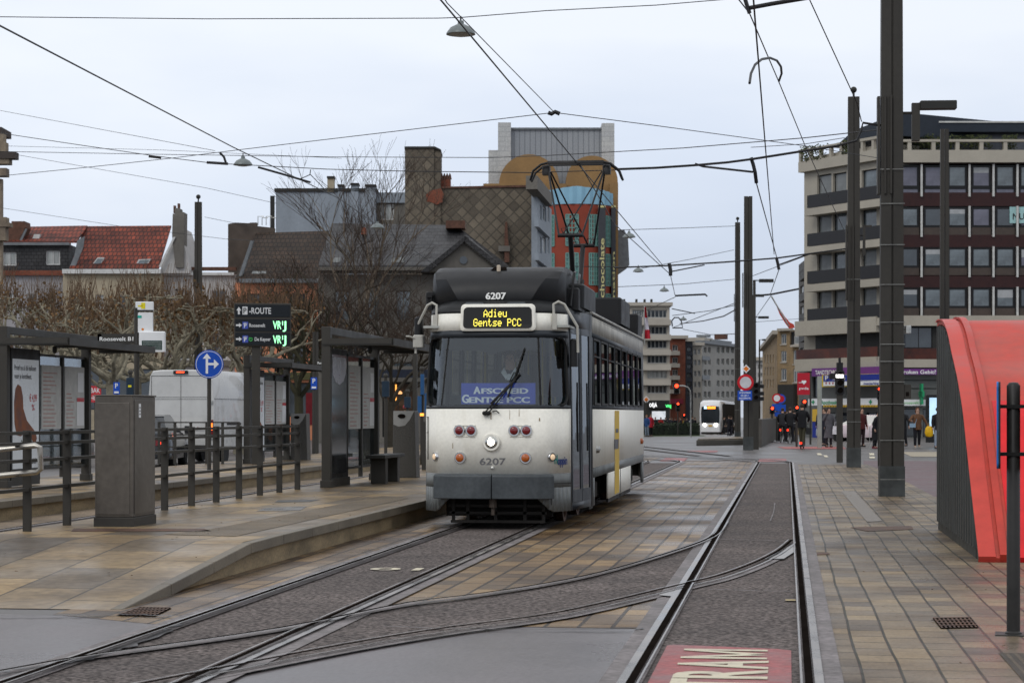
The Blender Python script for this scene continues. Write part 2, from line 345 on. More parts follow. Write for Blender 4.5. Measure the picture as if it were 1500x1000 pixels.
for q in (((1196, 664), (1202, 664), (1205, 667), (1198, 667)), ((1206, 667), (1211, 667), (1214, 670), (1208, 670)), ((1273, 664), (1280, 664), (1281, 667), (1274, 667)), ((1273, 669), (1281, 669), (1282, 671.5), (1274, 671.5))):
    b.poly([(p.x, p.y, .016) for p in gp(*q)][::-1])
struct(b.build('road_marking', m_mark))
# rails: concrete bed, steel head, groove
def ribbon(b, pts, off, w, z):
    P = [Vector((p[0], p[1], 0)) for p in pts]; n = len(P); Lf = []; Rg = []
    for i in range(n):
        d = (P[min(i + 1, n - 1)] - P[max(i - 1, 0)]).normalized(); s = Vector((d.y, -d.x, 0))
        a = P[i] + s * (off - w / 2); c = P[i] + s * (off + w / 2); zz_ = gz(P[i].y) + z
        Lf.append((a.x, a.y, zz_)); Rg.append((c.x, c.y, zz_))
    b.add(Lf + Rg, [[i, n + i, n + i + 1, i + 1] for i in range(n - 1)])
far1 = [(XR + .5 - 6, 88, 0), (XR - 9, 110, 0), (-9.5, 150, 0), (-17.2, 240, 0), (-24, 320, 0)]
RL = [('a', rails['a'], 1), ('b', rails['b'], -1), ('c', rails['c'], 1), ('d', rails['d'], -1), ('e', railA, 1), ('f', railB, -1),
      ('g', [(-8.75, -2, 0), (-8.75, 90, 0)], 1), ('h', [(-9.75, -2, 0), (-9.75, 90, 0)], -1),
      ('i', [(-2, 72, 0), (-7, 95, 0), (-12.8, 150, 0), (-21.3, 240, 0), (-30, 330, 0)], 1), ('j', [(-3, 72, 0), (-8, 95, 0), (-13.8, 150, 0), (-22.3, 240, 0), (-31, 330, 0)], -1)]
for i, (n_, pts, sd) in enumerate(RL):
    e_ = i * .0012
    w = .11 if n_ in 'ef' else .24; g_ = .038 if n_ in 'ef' else .044
    b = MB(); ribbon(b, pts, sd * .05, w, .015 + e_); struct(b.build('rail_bed', m_conc))
    b = MB(); ribbon(b, pts, sd * .036, .018 if n_ in 'ef' else .05, .030 + e_); struct(b.build('rail', m_rail))
    b = MB(); ribbon(b, pts, -sd * .022, g_, .044 + e_); struct(b.build('rail_groove', m_groove))
    b = MB(); ribbon(b, pts, -sd * .062, .012, .046 + e_); struct(b.build('rail', m_rail))
# concrete wedges at the frogs
b = MB()
b.poly([(p.x, p.y, .029) for p in gp((1120, 822), (1162, 800), (1163, 812), (1148, 822))][::-1])
b.poly([(p.x, p.y, .029) for p in gp((975, 872), (1012, 866), (1004, 880), (965, 876))][::-1])
struct(b.build('frog_plate', M('steel_plate', (.33, .32, .31), .4, .4, .2)))
# sealed cracks, old patches and wet streaks of the carriageway
m_seal = M('crack_sealant', (.045, .042, .042), .35, 0, .3, 3)
random.seed(17)
def crack(pts, w=.018, jit=.05, mat=m_seal, name='sealed_crack', zc=.0225):
    P = smoothline([(p.x, p.y, 0) for p in gp(*pts)], 8); V = []; n = len(P)
    for i, p in enumerate(P):
        d = (P[min(i + 1, n - 1)] - P[max(i - 1, 0)]).normalized(); s = Vector((d.y, -d.x, 0)); c = p + s * random.gauss(0, jit * .3); q = w * random.uniform(.4, 1.3)
        V.append(((c - s * q).x, (c - s * q).y, zc)); V.append(((c + s * q).x, (c + s * q).y, zc))
    b = MB(); b.add(V, [[2 * i, 2 * i + 1, 2 * i + 3, 2 * i + 2] for i in range(n - 1)]); struct(b.build(name, mat))
crack(((0, 906), (100, 905), (170, 903), (262, 906)), .02); crack(((-20, 990), (100, 975), (190, 950), (262, 918)), .03, .1)
crack(((560, 921), (700, 925), (900, 926), (945, 924)), .015)
crack(((1062, 735), (1066, 750), (1060, 766)), .010, .0, m_conc); crack(((1135, 738), (1133, 752), (1128, 765)), .010, .0, m_conc)
crack(((1055, 792), (1100, 793), (1158, 795)), .02, .02, m_conc); crack(((1040, 866), (1100, 868), (1160, 869)), .008, .03)
m_old = M('old_patch', (.10, .09, .088), .45, 0, .2, 1, grain=.3, bscale=30)
def patch(pts, mat, z=.0215): b = MB(); b.poly([(p.x, p.y, z) for p in gp(*pts)][::-1]); struct(b.build('repair_patch', mat))
patch(((1150, 881), (1165, 881), (1166, 883), (1151, 883)), M('road_dash', (.35, .28, .14), .6))
# iron covers in the paving
def cover(name, label, pp, mat, grate=True):
    P = gp(*pp); c = sum(P, Vector()) / len(P)
    root = thing(name, label, 'drain' if grate else 'cover', (c.x, c.y, 0))
    b = MB(); b.poly([(p.x - c.x, p.y - c.y, .012) for p in P][::-1]); b.build('pit', m_groove if grate else mat, root)
    if grate:
        b = MB(); A, B_, C_, D_ = [Vector((p.x - c.x, p.y - c.y, .016)) for p in P]
        for i in range(9):
            t = (i + .15) / 9; u = (i + .6) / 9; b.poly([A.lerp(B_, t), A.lerp(B_, u), D_.lerp(C_, u), D_.lerp(C_, t)][::-1])
        for i in range(4):
            t = (i + .1) / 4; u = (i + .35) / 4; b.poly([A.lerp(D_, t) + Vector((0, 0, .003)), B_.lerp(C_, t) + Vector((0, 0, .003)), B_.lerp(C_, u) + Vector((0, 0, .003)), A.lerp(D_, u) + Vector((0, 0, .003))][::-1])
        b.build('grate', mat, root)
cover('drain_grate', 'rusty square grate sunk in the slabs near the blue-edged signs', ((1366, 907), (1422, 906), (1434, 921), (1378, 922)), m_rust)
cover('drain_grate', 'rusty grate at the foot of the platform ramp', ((205, 891), (252, 892), (228, 904), (170, 903)), m_rust)
cover('utility_cover', 'long worn iron cover lying across the slab courses', ((1245, 773), (1335, 771), (1338, 776), (1270, 779)), m_rust, False)
cover('utility_cover', 'pale rectangular cover plate among the slabs near the tall pole', ((1232, 720), (1252, 720), (1292, 764), (1270, 765)), M('cover_concrete', (.20, .18, .16), .6), False)
cover('utility_cover', 'small dark cover plate beside the track rail', ((1180, 810), (1213, 810), (1216, 813), (1184, 814)), m_rust, False)
# ---------------------------------------------------------------- platforms
PZ = .28
def platform(name, x0, x1, ya, yb, yc, right=True):
    b = MB()
    P = [(ya, .006), (yb, PZ), (yc, PZ)]
    for i in range(2):
        (y0, z0), (y1, z1) = P[i], P[i + 1]
        b.poly([(x0, y0, z0), (x1 - .10, y0, z0), (x1 - .10, y1, z1), (x0, y1, z1)])
    b.poly([(x0, ya, -.02), (x0, ya, .006), (x0, yb, PZ), (x0, yc, PZ), (x0, yc, -.02)])
    b.poly([(x0, yc, -.02), (x0, yc, PZ), (x1, yc, PZ), (x1, yc, -.02)])
    struct(b.build(name, m_plat))
    k = MB(); n = int((yc - ya) / 1.25)
    for j in range(n):                                   # coping stones, each with a fine joint
        y0 = ya + (yc - ya) * j / n + .006; y1 = ya + (yc - ya) * (j + 1) / n - .006
        f = lambda y: min(PZ, .006 + (y - ya) / (yb - ya) * (PZ - .006))
        z0, z1 = f(y0) + .004, f(y1) + .004
        k.add([(x1 - .10, y0, z0 - .10), (x1, y0, z0 - .10), (x1, y1, z1 - .10), (x1 - .10, y1, z1 - .10), (x1 - .10, y0, z0), (x1, y0, z0), (x1, y1, z1), (x1 - .10, y1, z1)],
              [[0, 3, 2, 1], [4, 5, 6, 7], [0, 1, 5, 4], [1, 2, 6, 5], [2, 3, 7, 6], [3, 0, 4, 7]])
    struct(k.build(name + '_kerb', m_stone, bevel=.008))
    w = MB(); w.poly([(x1 - .07, ya, -.02), (x1 - .07, yc, -.02), (x1 - .07, yc, PZ - .09), (x1 - .07, yb, PZ - .09), (x1 - .07, ya, -.02)])
    n = int((yc - ya) / 1.0)
    struct(w.build(name + '_wall', m_stonew))
platform('platform', -7.98, -5.0, 15.0, 18.9, 68)
platform('far_platform', -14.2, -10.75, 6, 8.5, 92)
sheet('track_bed', [(-10.75, -5), (-7.98, -5), (-7.98, 92), (-10.75, 92)], M('track_bed_stone', (.17, .13, .09), .7, 0, .4, .8, grain=.3, bscale=30), .007)
sheet('coarse_strip', [(-9.75, -5), (-8.75, -5), (-8.75, 92), (-9.75, 92)], m_rough, .011)
sheet('side_road', [(-90, 20), (-14.2, 20), (-14.2, 100), (-90, 100)], m_road, .004)
sheet('far_side_pavement', [(-120, 88), (-30, 88), (-18, 108), (-22, 170), (-120, 170)], M('far_side_paving', (.19, .175, .155), .55, 0, .15, .5), .012)
def dark_patch(name, pp, mat, z=PZ + .004):
    b = MB(); b.poly([(p.x, p.y, p.z) for p in [G(x, y, z) for x, y in pp]][::-1]); struct(b.build(name, mat))
dark_patch('platform_patch', ((108, 773.4), (298, 773.5), (310, 777.5), (104, 778)), m_rust)
dark_patch('platform_patch', ((408, 732), (470, 731), (455, 734.5), (402, 735)), M('cover_dark', (.07, .07, .068), .5))
dark_patch('platform_patch', ((390, 743), (450, 741), (440, 747), (375, 748)), M('wet_slab', (.12, .11, .10), .3))
dark_patch('platform_tactile', ((300, 776), (560, 726), (600, 729), (345, 785), (240, 782)), M_bricks('tactile_pale', (.32, .245, .14), (.27, .21, .13), (.12, .095, .065), .06, .06, .02, .6, .1, 'yx', .9, 0, (.7, .66, .6), .8, offs=0))
# low concrete island with kerb in the junction
isl = thing('traffic_island', 'long low concrete kerbed island at the foot of the twin poles', 'traffic island', GP(1055, 98, 0))
b = MB(); A = at(1020, 606, 96); B_ = at(1102, 606, 99); A.z = B_.z = 0; b.obox(A, B_ - A, (-.2, 9, 0), (0, 0, .26)); b.build('kerb', M('island_concrete', (.10, .095, .085), .7), isl, world=True, bevel=.03)
b = MB(); q = (B_ - A); b.obox(A + q * .02 + Vector((0, .15, .261)), q * .96, (-.19, 8.6, 0), (0, 0, .05)); b.build('paving', m_slab, isl, world=True)
# hedge of the boulevard
hd = MB(); random.seed(3)
A = GP(945, 175, gz(172)); B_ = GP(1024, 182, gz(180)); n = 2600
for i in range(n):
    t = random.random(); w = random.uniform(-.6, 2.5); h = random.uniform(0.02, 1.05) ; p = A.lerp(B_, t) + Vector((-.1, w, h))
    a = Vector((random.gauss(0, 1), random.gauss(0, 1), random.gauss(0, 1))).normalized(); c = a.orthogonal().normalized()
    hd.poly([p, p + a * .16, p + a * .12 + c * .14, p + c * .12])
q = B_ - A; hd.obox(A + Vector((0, -.3, 0)), q, (0, 2.4, 0), (0, 0, .9))
tag(hd.build('hedge', M('hedge_leaves', (.018, .028, .014), .7, 0, .5, 3), origin=A), 'low dark clipped hedge along the boulevard before the distant tram', 'hedge')
b = MB(); A = GP(935, 163, gz(160) + .006); B_ = GP(1030, 172, gz(172) + .006)
b.poly([A, B_, B_ + Vector((0, 6, 0)), A + Vector((0, 6, 0))]); tag(b.build('grass_strip', m_grass), 'strip of grass below the hedge', 'grass', kind='stuff')
# ================================================================ THE TRAM
TY = 25.84
tram = thing('tram', 'old white and dark grey four-axle tram with black roof pod and yellow destination board', 'tram', (XL, TY, 0))
m_tw = M('tram_white', (.80, .78, .705), .5, 0, .13, 1.4, spec=.3, c2=(.72, .69, .60), stretch=(2.2, 2.2, .4), lo=.26, hi=.46, grain=.05, bscale=25)
m_tg = M('tram_bumper_grey', (.062, .070, .076), .45, 0, .2, 2.5, grain=.08, bscale=20)
m_tl = M('tram_skirt_grey', (.15, .16, .16), .45, 0, .22, 2, grain=.08, bscale=20)
m_td = M('tram_window_band', (.020, .025, .031), .45, 0, .2, 2, spec=.35)
m_tb = M('tram_roof_black', (.014, .015, .016), .5, 0, .2, 1.5, spec=.3)
m_tc = M('tram_cornice', (.36, .35, .32), .5, 0, .25, 3)
m_under = M('underframe', (.02, .018, .016), .7, 0, .3, 4)
m_rub = M('rubber', (.012, .012, .012), .6, 0, 0)
m_ws = M_glass('windscreen_glass', (.90, .97, .97), .035, .02, .97)
m_sg = M_glass('side_glass', (.6, .65, .65), .13, .02, .75)
m_dg = M_glass('door_glass', (.5, .55, .55), .05, .03, .6)
m_chrome = M('chrome', (.6, .6, .6), .15, 1, 0)
m_hand = M('cream_tube', (.42, .41, .37), .4, 0, .1)
FR = [(0, 0), (.25, .004), (.40, .012), (.55, .03), (.66, .06), (.74, .125), (.84, .29), (.95, .50)]
def lean(x, y, z):
    k = max(0, 1 - y / 2.2); q = max(0, z - 1.55)
    return (x * (1 - .045 * q * k - .012 * q), y + .11 * q * k, z)
ARC = [0]
for i in range(1, len(FR)): ARC.append(ARC[-1] + math.dist(FR[i], FR[i - 1]))
def fxy(t):
    s = 1 if t >= 0 else -1; t = abs(t)
    for i in range(1, len(FR)):
        if t <= ARC[i] + 1e-9 or i == len(FR) - 1:
            u = (t - ARC[i - 1]) / (ARC[i] - ARC[i - 1]); a, c = FR[i - 1], FR[i]
            return s * (a[0] + (c[0] - a[0]) * u), a[1] + (c[1] - a[1]) * u
def fp(t, z, off=0):
    x, y = fxy(t); x2, y2 = fxy(t + .02); x1, y1 = fxy(t - .02)
    n = Vector((y2 - y1, -(x2 - x1), 0)).normalized(); p = Vector(lean(x, y, z)); return p + n * off
def fn(t): x2, y2 = fxy(t + .02); x1, y1 = fxy(t - .02); return Vector((y2 - y1, -(x2 - x1), 0)).normalized()
TM = ARC[-1]
def fmap(b, poly, off=0, thick=0, sub=0):
    """put a flat outline (t, z) onto the curved front"""
    if sub:
        q = []
        for i in range(len(poly)):
            a, c = poly[i], poly[(i + 1) % len(poly)]; n = max(1, int(math.dist(a, c) / sub))
            q += [(a[0] + (c[0] - a[0]) * j / n, a[1] + (c[1] - a[1]) * j / n) for j in range(n)]
        poly = q
    b.poly([fp(t, z, off) for t, z in poly])
def fgrid(b, t0, t1, z0, z1, off=0, n=None, top=None):
    n = n or max(1, int((t1 - t0) / .07)); g = []
    for j in range(n + 1):
        t = t0 + (t1 - t0) * j / n; g.append((fp(t, z0, off), fp(t, (top(t) if top else z1), off)))
    b.add([p for a in g for p in a], [[2 * j, 2 * j + 2, 2 * j + 3, 2 * j + 1] for j in range(n)])
def rr(t0, t1, z0, z1, r, n=5):
    o = []
    for cx, cy, a0 in ((t1 - r, z1 - r, 0), (t0 + r, z1 - r, 90), (t0 + r, z0 + r, 180), (t1 - r, z0 + r, 270)):
        for i in range(n + 1): a = R(a0 + 90 * i / n); o.append((cx + r * math.cos(a), cy + r * math.sin(a)))
    return o
b = MB()                                   # body: 0 white 1 dark band 2 skirt grey 3 cornice 4 roof
def fcol(t0, t1, z0, z1, m): b.m = m; fgrid(b, t0, t1, z0, z1)
fcol(-TM, TM, .73, 1.555, 0)
fcol(-TM, TM, .55, .73, 2)
for s in (-1, 1):                          # corner skirts, cut away to the middle
    for j in range(8):
        a = .46 + (TM - .46) * j / 8; c = .46 + (TM - .46) * (j + 1) / 8
        lo = lambda t: .24 if t > .78 else .24 + (.78 - t) / .32 * .26
        za, zc = lo(a), lo(c); b.m = 2
        P = [fp(s * a, .55), fp(s * c, .55), fp(s * c, zc), fp(s * a, za)]; b.poly(P if s < 0 else P[::-1])
WT0, WT1, WZ0, WZ1 = -1.14, 1.12, 1.60, 2.47
fcol(-TM, TM, 1.555, WZ0 + .0, 1); fcol(-TM, WT0, WZ0, WZ1, 1); fcol(WT1, TM, WZ0, WZ1, 1)
fcol(-TM, TM, WZ1, 2.56, 1); fcol(-TM, TM, 2.56, 2.78, 0); fcol(-TM, TM, 2.78, 2.84, 4)  # topmost strip: shadow gap below the roof, put in as dark colour
SIDE_Y0, SIDE_Y1 = 2.0, 11.9
for s in (-1, 1):
    def sp(y, z):
        if y < SIDE_Y0: u = (y - .5) / (SIDE_Y0 - .5); x = .95 + .15 * u
        elif y > SIDE_Y1: u = (y - SIDE_Y1) / (13.6 - SIDE_Y1); x = 1.10 - .20 * u
        else: x = 1.10
        return Vector(lean(s * x, y, z))
    def sq(y0, y1, z0, z1, m):
        b.m = m; P = [sp(y0, z0), sp(y1, z0), sp(y1, z1), sp(y0, z1)]; b.poly(P if s > 0 else P[::-1])
    wins = [(2.12, 2.98), (3.22, 4.2), (4.42, 5.42), (5.62, 6.62), (6.82, 7.80), (8.02, 9.0), (9.22, 10.2), (10.42, 11.3)] if s > 0 else [(.75, 1.75), (2.12, 3.0)] + [(3.22 + 1.2 * i, 4.2 + 1.2 * i) for i in range(7)]
    if s > 0:                              # door bay: opening from .62 to 1.92
        sq(.5, .60, .24, 2.84, 1); sq(1.86, 2.0, .24, 2.84, 1); sq(.60, 1.86, 2.62, 2.84, 1); sq(.60, 1.86, .24, .34, 1)
    else:
        sq(.5, 2.0, .24, .73, 2); sq(.5, 2.0, .73, 1.555, 0); sq(.5, .75, 1.555, 2.56, 1); sq(.75, 1.75, 1.555, 1.62, 1); sq(.75, 1.75, 2.5, 2.56, 1); sq(1.75, 2.0, 1.555, 2.56, 1); sq(.5, 2.0, 2.56, 2.84, 3)
    sq(2.0, 11.9, .755, 1.555, 0); sq(2.0, 11.9, .62, .755, 2)
    for y0, y1 in ((2.0, 2.2), (4.4, 8.8), (11.45, 11.9)): sq(y0, y1, .24, .62, 0 if y1 == 8.8 else 2)
    sq(2.0, 11.9, 1.555, 1.61, 1); sq(2.0, 11.9, 2.53, 2.60, 1); sq(2.0, 11.9, 2.60, 2.82, 3); sq(2.0, 11.9, 2.82, 2.86, 4)
    ys_ = [2.0] + [v for w in wins if w[0] > 2 for v in w] + [11.9]
    for j in range(0, len(ys_), 2): sq(ys_[j], ys_[j + 1], 1.61, 2.53, 1)
    sq(11.9, 13.6, .3, .755, 2); sq(11.9, 13.6, .755, 1.555, 0); sq(11.9, 13.6, 1.555, 2.6, 1); sq(11.9, 13.6, 2.6, 2.84, 3)
b.m = 0
for z0, z1, m in ((.3, .75, 2), (.75, 1.55, 0), (1.55, 2.6, 1), (2.6, 2.84, 3)):
    b.m = m; pts = [(.9, 13.6), (.6, 13.95), (-.6, 13.95), (-.9, 13.6)]
    for j in range(3): b.poly([(pts[j][0], pts[j][1], z0), (pts[j + 1][0], pts[j + 1][1], z0), (pts[j + 1][0], pts[j + 1][1], z1), (pts[j][0], pts[j][1], z1)])
b.m = 1                                    # fill the corners of the windscreen opening
ro = rr(WT0, WT1, WZ0, WZ1, .14, 6); cn = [(WT1, WZ1), (WT0, WZ1), (WT0, WZ0), (WT1, WZ0)]
for k in range(4):
    seg = ro[k * 7:(k + 1) * 7]
    for j in range(6): b.poly([fp(*cn[k]), fp(*seg[j + 1]), fp(*seg[j])])
body = b.build('body', [m_tw, m_td, m_tl, m_tc, m_tb], tram, smooth=35)
sm = body.modifiers.new('s', 'SOLIDIFY'); sm.thickness = .03; sm.offset = -1
# roof shell
b = MB(); rings = []
half = [(0, 0), (.4, .014), (.66, .06), (.84, .29), (.95, .5), (1.02, 1.3), (1.10, 2.0), (1.10, 6), (1.10, 11.9), (.9, 13.6), (.6, 13.95), (0, 14)]
ol = half + [(-x, y) for x, y in half[-2:0:-1]]
for z, k in ((2.80, 1.0), (2.86, .985), (2.94, .90), (3.0, .72), (3.02, .3)):
    rings.append([(lean(x, y, z)[0] * k, 7 + (lean(x, y, z)[1] - 7) * (1 - (1 - k) * .16), z) for x, y in ol])
b.loft(rings); b.build('roof', m_tb, tram, smooth=40)
# gutter line along the roof edge
b = MB(); b.tube([(1.07, 2.0, 2.87), (1.08, 12.0, 2.87)], .022, 5); b.tube([(-1.07, 2.0, 2.87), (-1.08, 12.0, 2.87)], .022, 5); b.build('gutter', m_tc, tram)
# windscreen: glass, dark rubber frame, black heart-shaped sun band
b = MB(); n = 40
ws = b; fgrid(b, WT0 - .02, WT1 + .02, WZ0 - .02, WZ1 + .02, -.022, n); g = b.build('windscreen', m_ws, tram, smooth=60)
b = MB(); P0 = [fp(t, z, .006) for t, z in ro]; b.tube(P0 + [P0[0]], .018, 6, False)
b.build('frame', m_rub, g)
b = MB()
def heart(t): return 2.30 - .055 * max(0, 1 - abs(t + .02) / .22) ** 1.4
fgrid(b, -.80, .60, 2.30, WZ1, -.03, 40, None)
V = b.v; 
for i in range(0, len(V), 2):
    t = -.80 + 1.40 * (i // 2) / 40; V[i] = fp(t, heart(t + .0), -.03)
b.build('sun_band', m_black, g)
b = MB()
for t in (-.71, .62): b.tube([fp(t * .90 - (.0 if t < 0 else -.05), WZ1, -.03), fp(t, WZ0, -.03)], .017, 5)
b.build('glazing_bar', m_rub, g)
# bumper
b = MB()
for t0, t1 in ((-.715, -.004), (.004, .74)):
    rg = []
    for j in range(9):
        t = t0 + (t1 - t0) * j / 8; rg.append([fp(t, .41, .03), fp(t, .41, .115), fp(t, .70, .115), fp(t, .725, .09), fp(t, .725, .0), fp(t, .41, -.05)])
    b.loft(rg)
b.build('bumper', m_tg, tram, smooth=30, bevel=.01)
b = MB(); b.box(-.02, .02, .02, .12, .20, .42); b.lathe([(.05, .0), (.05, .12), (.035, .14)], (0, .03, .30), 10); b.build('coupler', M('coupler_iron', (.07, .055, .045), .7, .2), tram)
b = MB()                                   # lifeguard: slatted catcher under the front
for z in (.09, .20, .29): b.box(-.62 + (.29 - z) * .2, .68 - (.29 - z) * .2, .22 + .2 * z, .26 + .2 * z, z, z + .035)
for x in (-.55, -.36, 0, .38, .62): b.box(x - .02, x + .02, .26, .30, .09, .42)
b.box(-.7, .7, .62, .66, .16, .62)
b.build('lifeguard', m_under, tram)
# lamps of the front
def lamp(name, t, z, r, lens, proud=.03, rim=m_chrome, ringw=.018):
    p = fp(t, z); n = fn(t)
    b = MB(); b.lathe([(r + ringw, -.01), (r + ringw, proud * .6), (r + ringw * .6, proud), (r, proud)], p, 24, n); o = b.build(name, rim, tram, smooth=40)
    b = MB(); b.lathe([(r * .98, proud - .012), (r * .9, proud + .004), (r * .55, proud + .014), (0, proud + .018)], p, 20, n); b.build('lens', lens, o, smooth=60); return o
m_redl = M('dark_red_lens', (.16, .008, .012), .15, 0, .2, 30, coat=1)
m_orl = M('amber_lens', (.40, .09, .01), .15, 0, .2, 30, coat=1)
for t in (-.43, -.275, .275, .43): lamp('tail_lamp', t + .0, 1.278, .058, m_redl)
for t in (-.42, .42): lamp('indicator', t, .93, .058, m_orl)
hl = lamp('headlight', -.012, 1.13, .088, M('headlight_bowl', (.5, .5, .47), .12, .8, 0), .05, m_tw, .028)
b = MB(); b.lathe([(.045, .05), (.045, .066), (0, .07)], fp(-.012, 1.13), 14, fn(0)); b.build('bulb', M('lit_bulb', (1, .93, .78), .3, 0, 0, emis=6), hl)
for t in (-.80, .765):
    lamp('side_lamp', t, .94, .042, M('side_lamp_lens', (.75, .55, .36), .2, 0, 0, emis=.4), .03)
b = MB(); b.lathe([(.022, 0), (.022, .03), (0, .04)], fp(0, .80), 10, fn(0)); b.build('knob', m_galv, tram)
b = MB()
for t0, t1 in ((-.53, -.18), (.18, .53)):
    q = [(t0, 1.215), (t1, 1.215)]; b.tube([fp(t0 + .04, 1.205, .006), fp(t1 - .04, 1.205, .006)], .008, 5); b.tube([fp(t0 + .04, 1.345, .006), fp(t1 - .04, 1.345, .006)], .008, 5)
b.build('lamp_plate', m_tw, tram)
def ftext(name, s, t, z, h, w, mat, off=.004, parent=None):
    b = MB(); nn = fn(t); ux = Vector((0, 0, 1)).cross(nn) * -1; ux = Vector((-nn.y, nn.x, 0)); b.text(s, fp(t, z, off), ux, UP, h, w); return b.build(name, mat, parent or tram)
ftext('fleet_number', '6207', 0, .885, .085, .335, M('number_grey', (.13, .13, .135), .6, 0, 0))
b = MB(); nn = fn(.95); ux = Vector((-nn.y, nn.x, 0)); b.m = 0; b.text('H', fp(.855, .91, .010), ux, UP, .11, .06, bold=.003); b.m = 1; b.text('oppin', fp(.985, .895, .014), ux, UP, .105, .20, bold=.003)
b.build('operator_lettering', [M('logo_teal', (.02, .25, .22), .5, 0, 0), M('logo_navy', (.03, .05, .18), .5, 0, 0)], tram)
# panel seams and hatch of the front
b = MB()
b.tube([fp(-1.12, z_, .003) for z_ in (.9, 1.45)], .004, 4); b.tube([fp(-1.08, z_, .003) for z_ in (.9, 1.45)], .004, 4); b.tube([fp(-1.16, 1.25, .003), fp(-1.08, 1.25, .003)], .004, 4); b.tube([fp(-1.16, 1.45, .003), fp(-1.08, 1.45, .003)], .004, 4)
b.tube([fp(.77, .33, .003), fp(.77, .7, .003)], .005, 4); b.tube([fp(.77, .60, .003), fp(1.2, .60, .003)], .005, 4)
b.build('panel_seam', m_under, tram)
# rust runs and grime streaks below the wipers and lamps are small flat marks of their own
b = MB()
for t, z0, z1, w in ((-.02, 1.42, 1.52, .012), (.60, 1.40, 1.44, .02), (.34, 1.46, 1.55, .008), (-.52, 1.05, 1.12, .01), (.22, 1.42, 1.54, .006)): b.poly([fp(t - w / 2, z0, .003), fp(t + w / 2, z0, .003), fp(t + w / 3, z1, .003), fp(t - w / 3, z1, .003)])
b.build('rust_stain', M('rust_run', (.36, .28, .18), .6, 0, .3, 9), tram)
# destination box
b = MB(); Pm = [(.52 * c_, s_) for c_, s_ in ()]
def dbox(w, z0, z1, r): return rr(-w + .055, w + .055, z0, z1, r, 5)
rg = [[fp(t, z, o) for t, z in dbox(.51, 2.55, 2.895 , .05)] for o in (-.10, .045)] + [[fp(t, z, .06) for t, z in dbox(.49, 2.57, 2.875, .05)]]
b.loft(rg, caps=True); db = b.build('destination_box', m_tw, tram, smooth=35)
b = MB(); b.loft([[fp(t, z, o) for t, z in dbox(.465, 2.583, 2.855, .05)] for o in (.062, .068)]); b.build('display_glass', m_black, db)
GL = {'A': '00100010101000110001111111000110001', 'd': '00001000010111110001100011000101111', 'i': '00100000000110000100001000010001110', 'e': '00000000000111010001111111000001110',
      'u': '00000000001000110001100011000101111', 'G': '01110100011000010111100011000101110', 'n': '00000000001011011001100011000110001', 't': '01000010001110001000010000100100110', 's': '00000000000111110000011100000111110',
      'P': '11110100011000111110100001000010000', 'C': '01110100011000010000100001000101110', ' ': '0' * 35}
def dots(b, s, tc_, zc, px, pz, off, dot=.46):
    wd = len(s) * 6 - 1
    for k, ch in enumerate(s):
        for j in range(7):
            for i in range(5):
                if GL[ch][j * 5 + i] == '1':
                    t = tc_ + (k * 6 + i - wd / 2 + .5) * px; z = zc + (3 - j) * pz
                    b.poly([fp(t - px * dot, z - pz * dot, off), fp(t + px * dot, z - pz * dot, off), fp(t + px * dot, z + pz * dot, off), fp(t - px * dot, z + pz * dot, off)])
b = MB(); dots(b, 'Adieu', .025, 2.775, .0110, .0142, .071); dots(b, 'Gentse PCC', .055, 2.657, .0110, .0142, .071)
b.build('led_lettering', M('led_yellow', (1.0, .86, .12), .4, 0, 0, emis=.95), db)
# roof pod with rounded nose
b = MB(); rg = []
prof = [(.38, 2.86, .46), (.33, 2.92, .50), (.31, 3.0, .55), (.33, 3.12, .62), (.42, 3.24, .70), (.58, 3.34, .77), (.80, 3.40, .80), (1.0, 3.425, .82), (1.4, 3.43, .83)]
for y, z, hw in prof:
    r_ = [(-hw - .0, y + .35 if y < .9 else y + .06, z - .0)]
    q = max(.0, hw - .09)
    o_ = .06 + (.87 - hw) * 1.1; W_ = .87 if z < 3.38 else .84
    rg.append([Vector((-W_, y + o_ + .03, z - .01)), Vector((-(hw * .35 + W_ * .65), y + o_ * .55, z)), Vector((-hw + .05, y + .015, z)), Vector((-hw * .5, y, z)), Vector((0, y - .005, z)), Vector((hw * .5, y, z)), Vector((hw - .05, y + .015, z)), Vector(((hw * .35 + W_ * .65), y + o_ * .55, z)), Vector((W_, y + o_ + .03, z - .01)), Vector((W_, 2.3, z - .01)), Vector((-W_, 2.3, z - .01))])
for r_ in rg:
    for p in r_: p.x -= .02
b.loft(rg); pod = b.build('roof_pod', M('pod_shell', (.014, .0145, .016), .5, 0, .18, 1.2, spec=.3, grain=.04), tram, smooth=28)
b = MB(); b.text('6207', (0.0, .288, 3.01), (1, 0, 0), (0, .05, 1), .085, .26, bold=.003); b.build('fleet_number', m_letter_w, pod)
b = MB(); b.poly([(-.09, .80, 3.418), (.07, .80, 3.418), (.10, .62, 3.362), (-.12, .62, 3.362)][::-1]); b.build('opening', m_groove, pod)
b = MB(); b.rbox(-.035, .015, .60, .66, 3.33, 3.43, .02); b.build('roof_lamp', M('cream_plastic', (.5, .42, .33), .5), pod)
for sx in (-.27, .27):
    b = MB(); b.rbox(sx - .13, sx + .13, .20, .34, 2.86, 2.925, .04); b.build('vent_grille', m_tg, pod)
b = MB(); b.rbox(-1.0, -.83, .75, 1.9, 2.86, 3.10, .03); b.build('roof_box', m_black, tram)
b = MB(); b.rbox(.80, 1.0, 1.0, 2.2, 2.86, 3.15, .03); b.build('roof_box', m_black, tram)
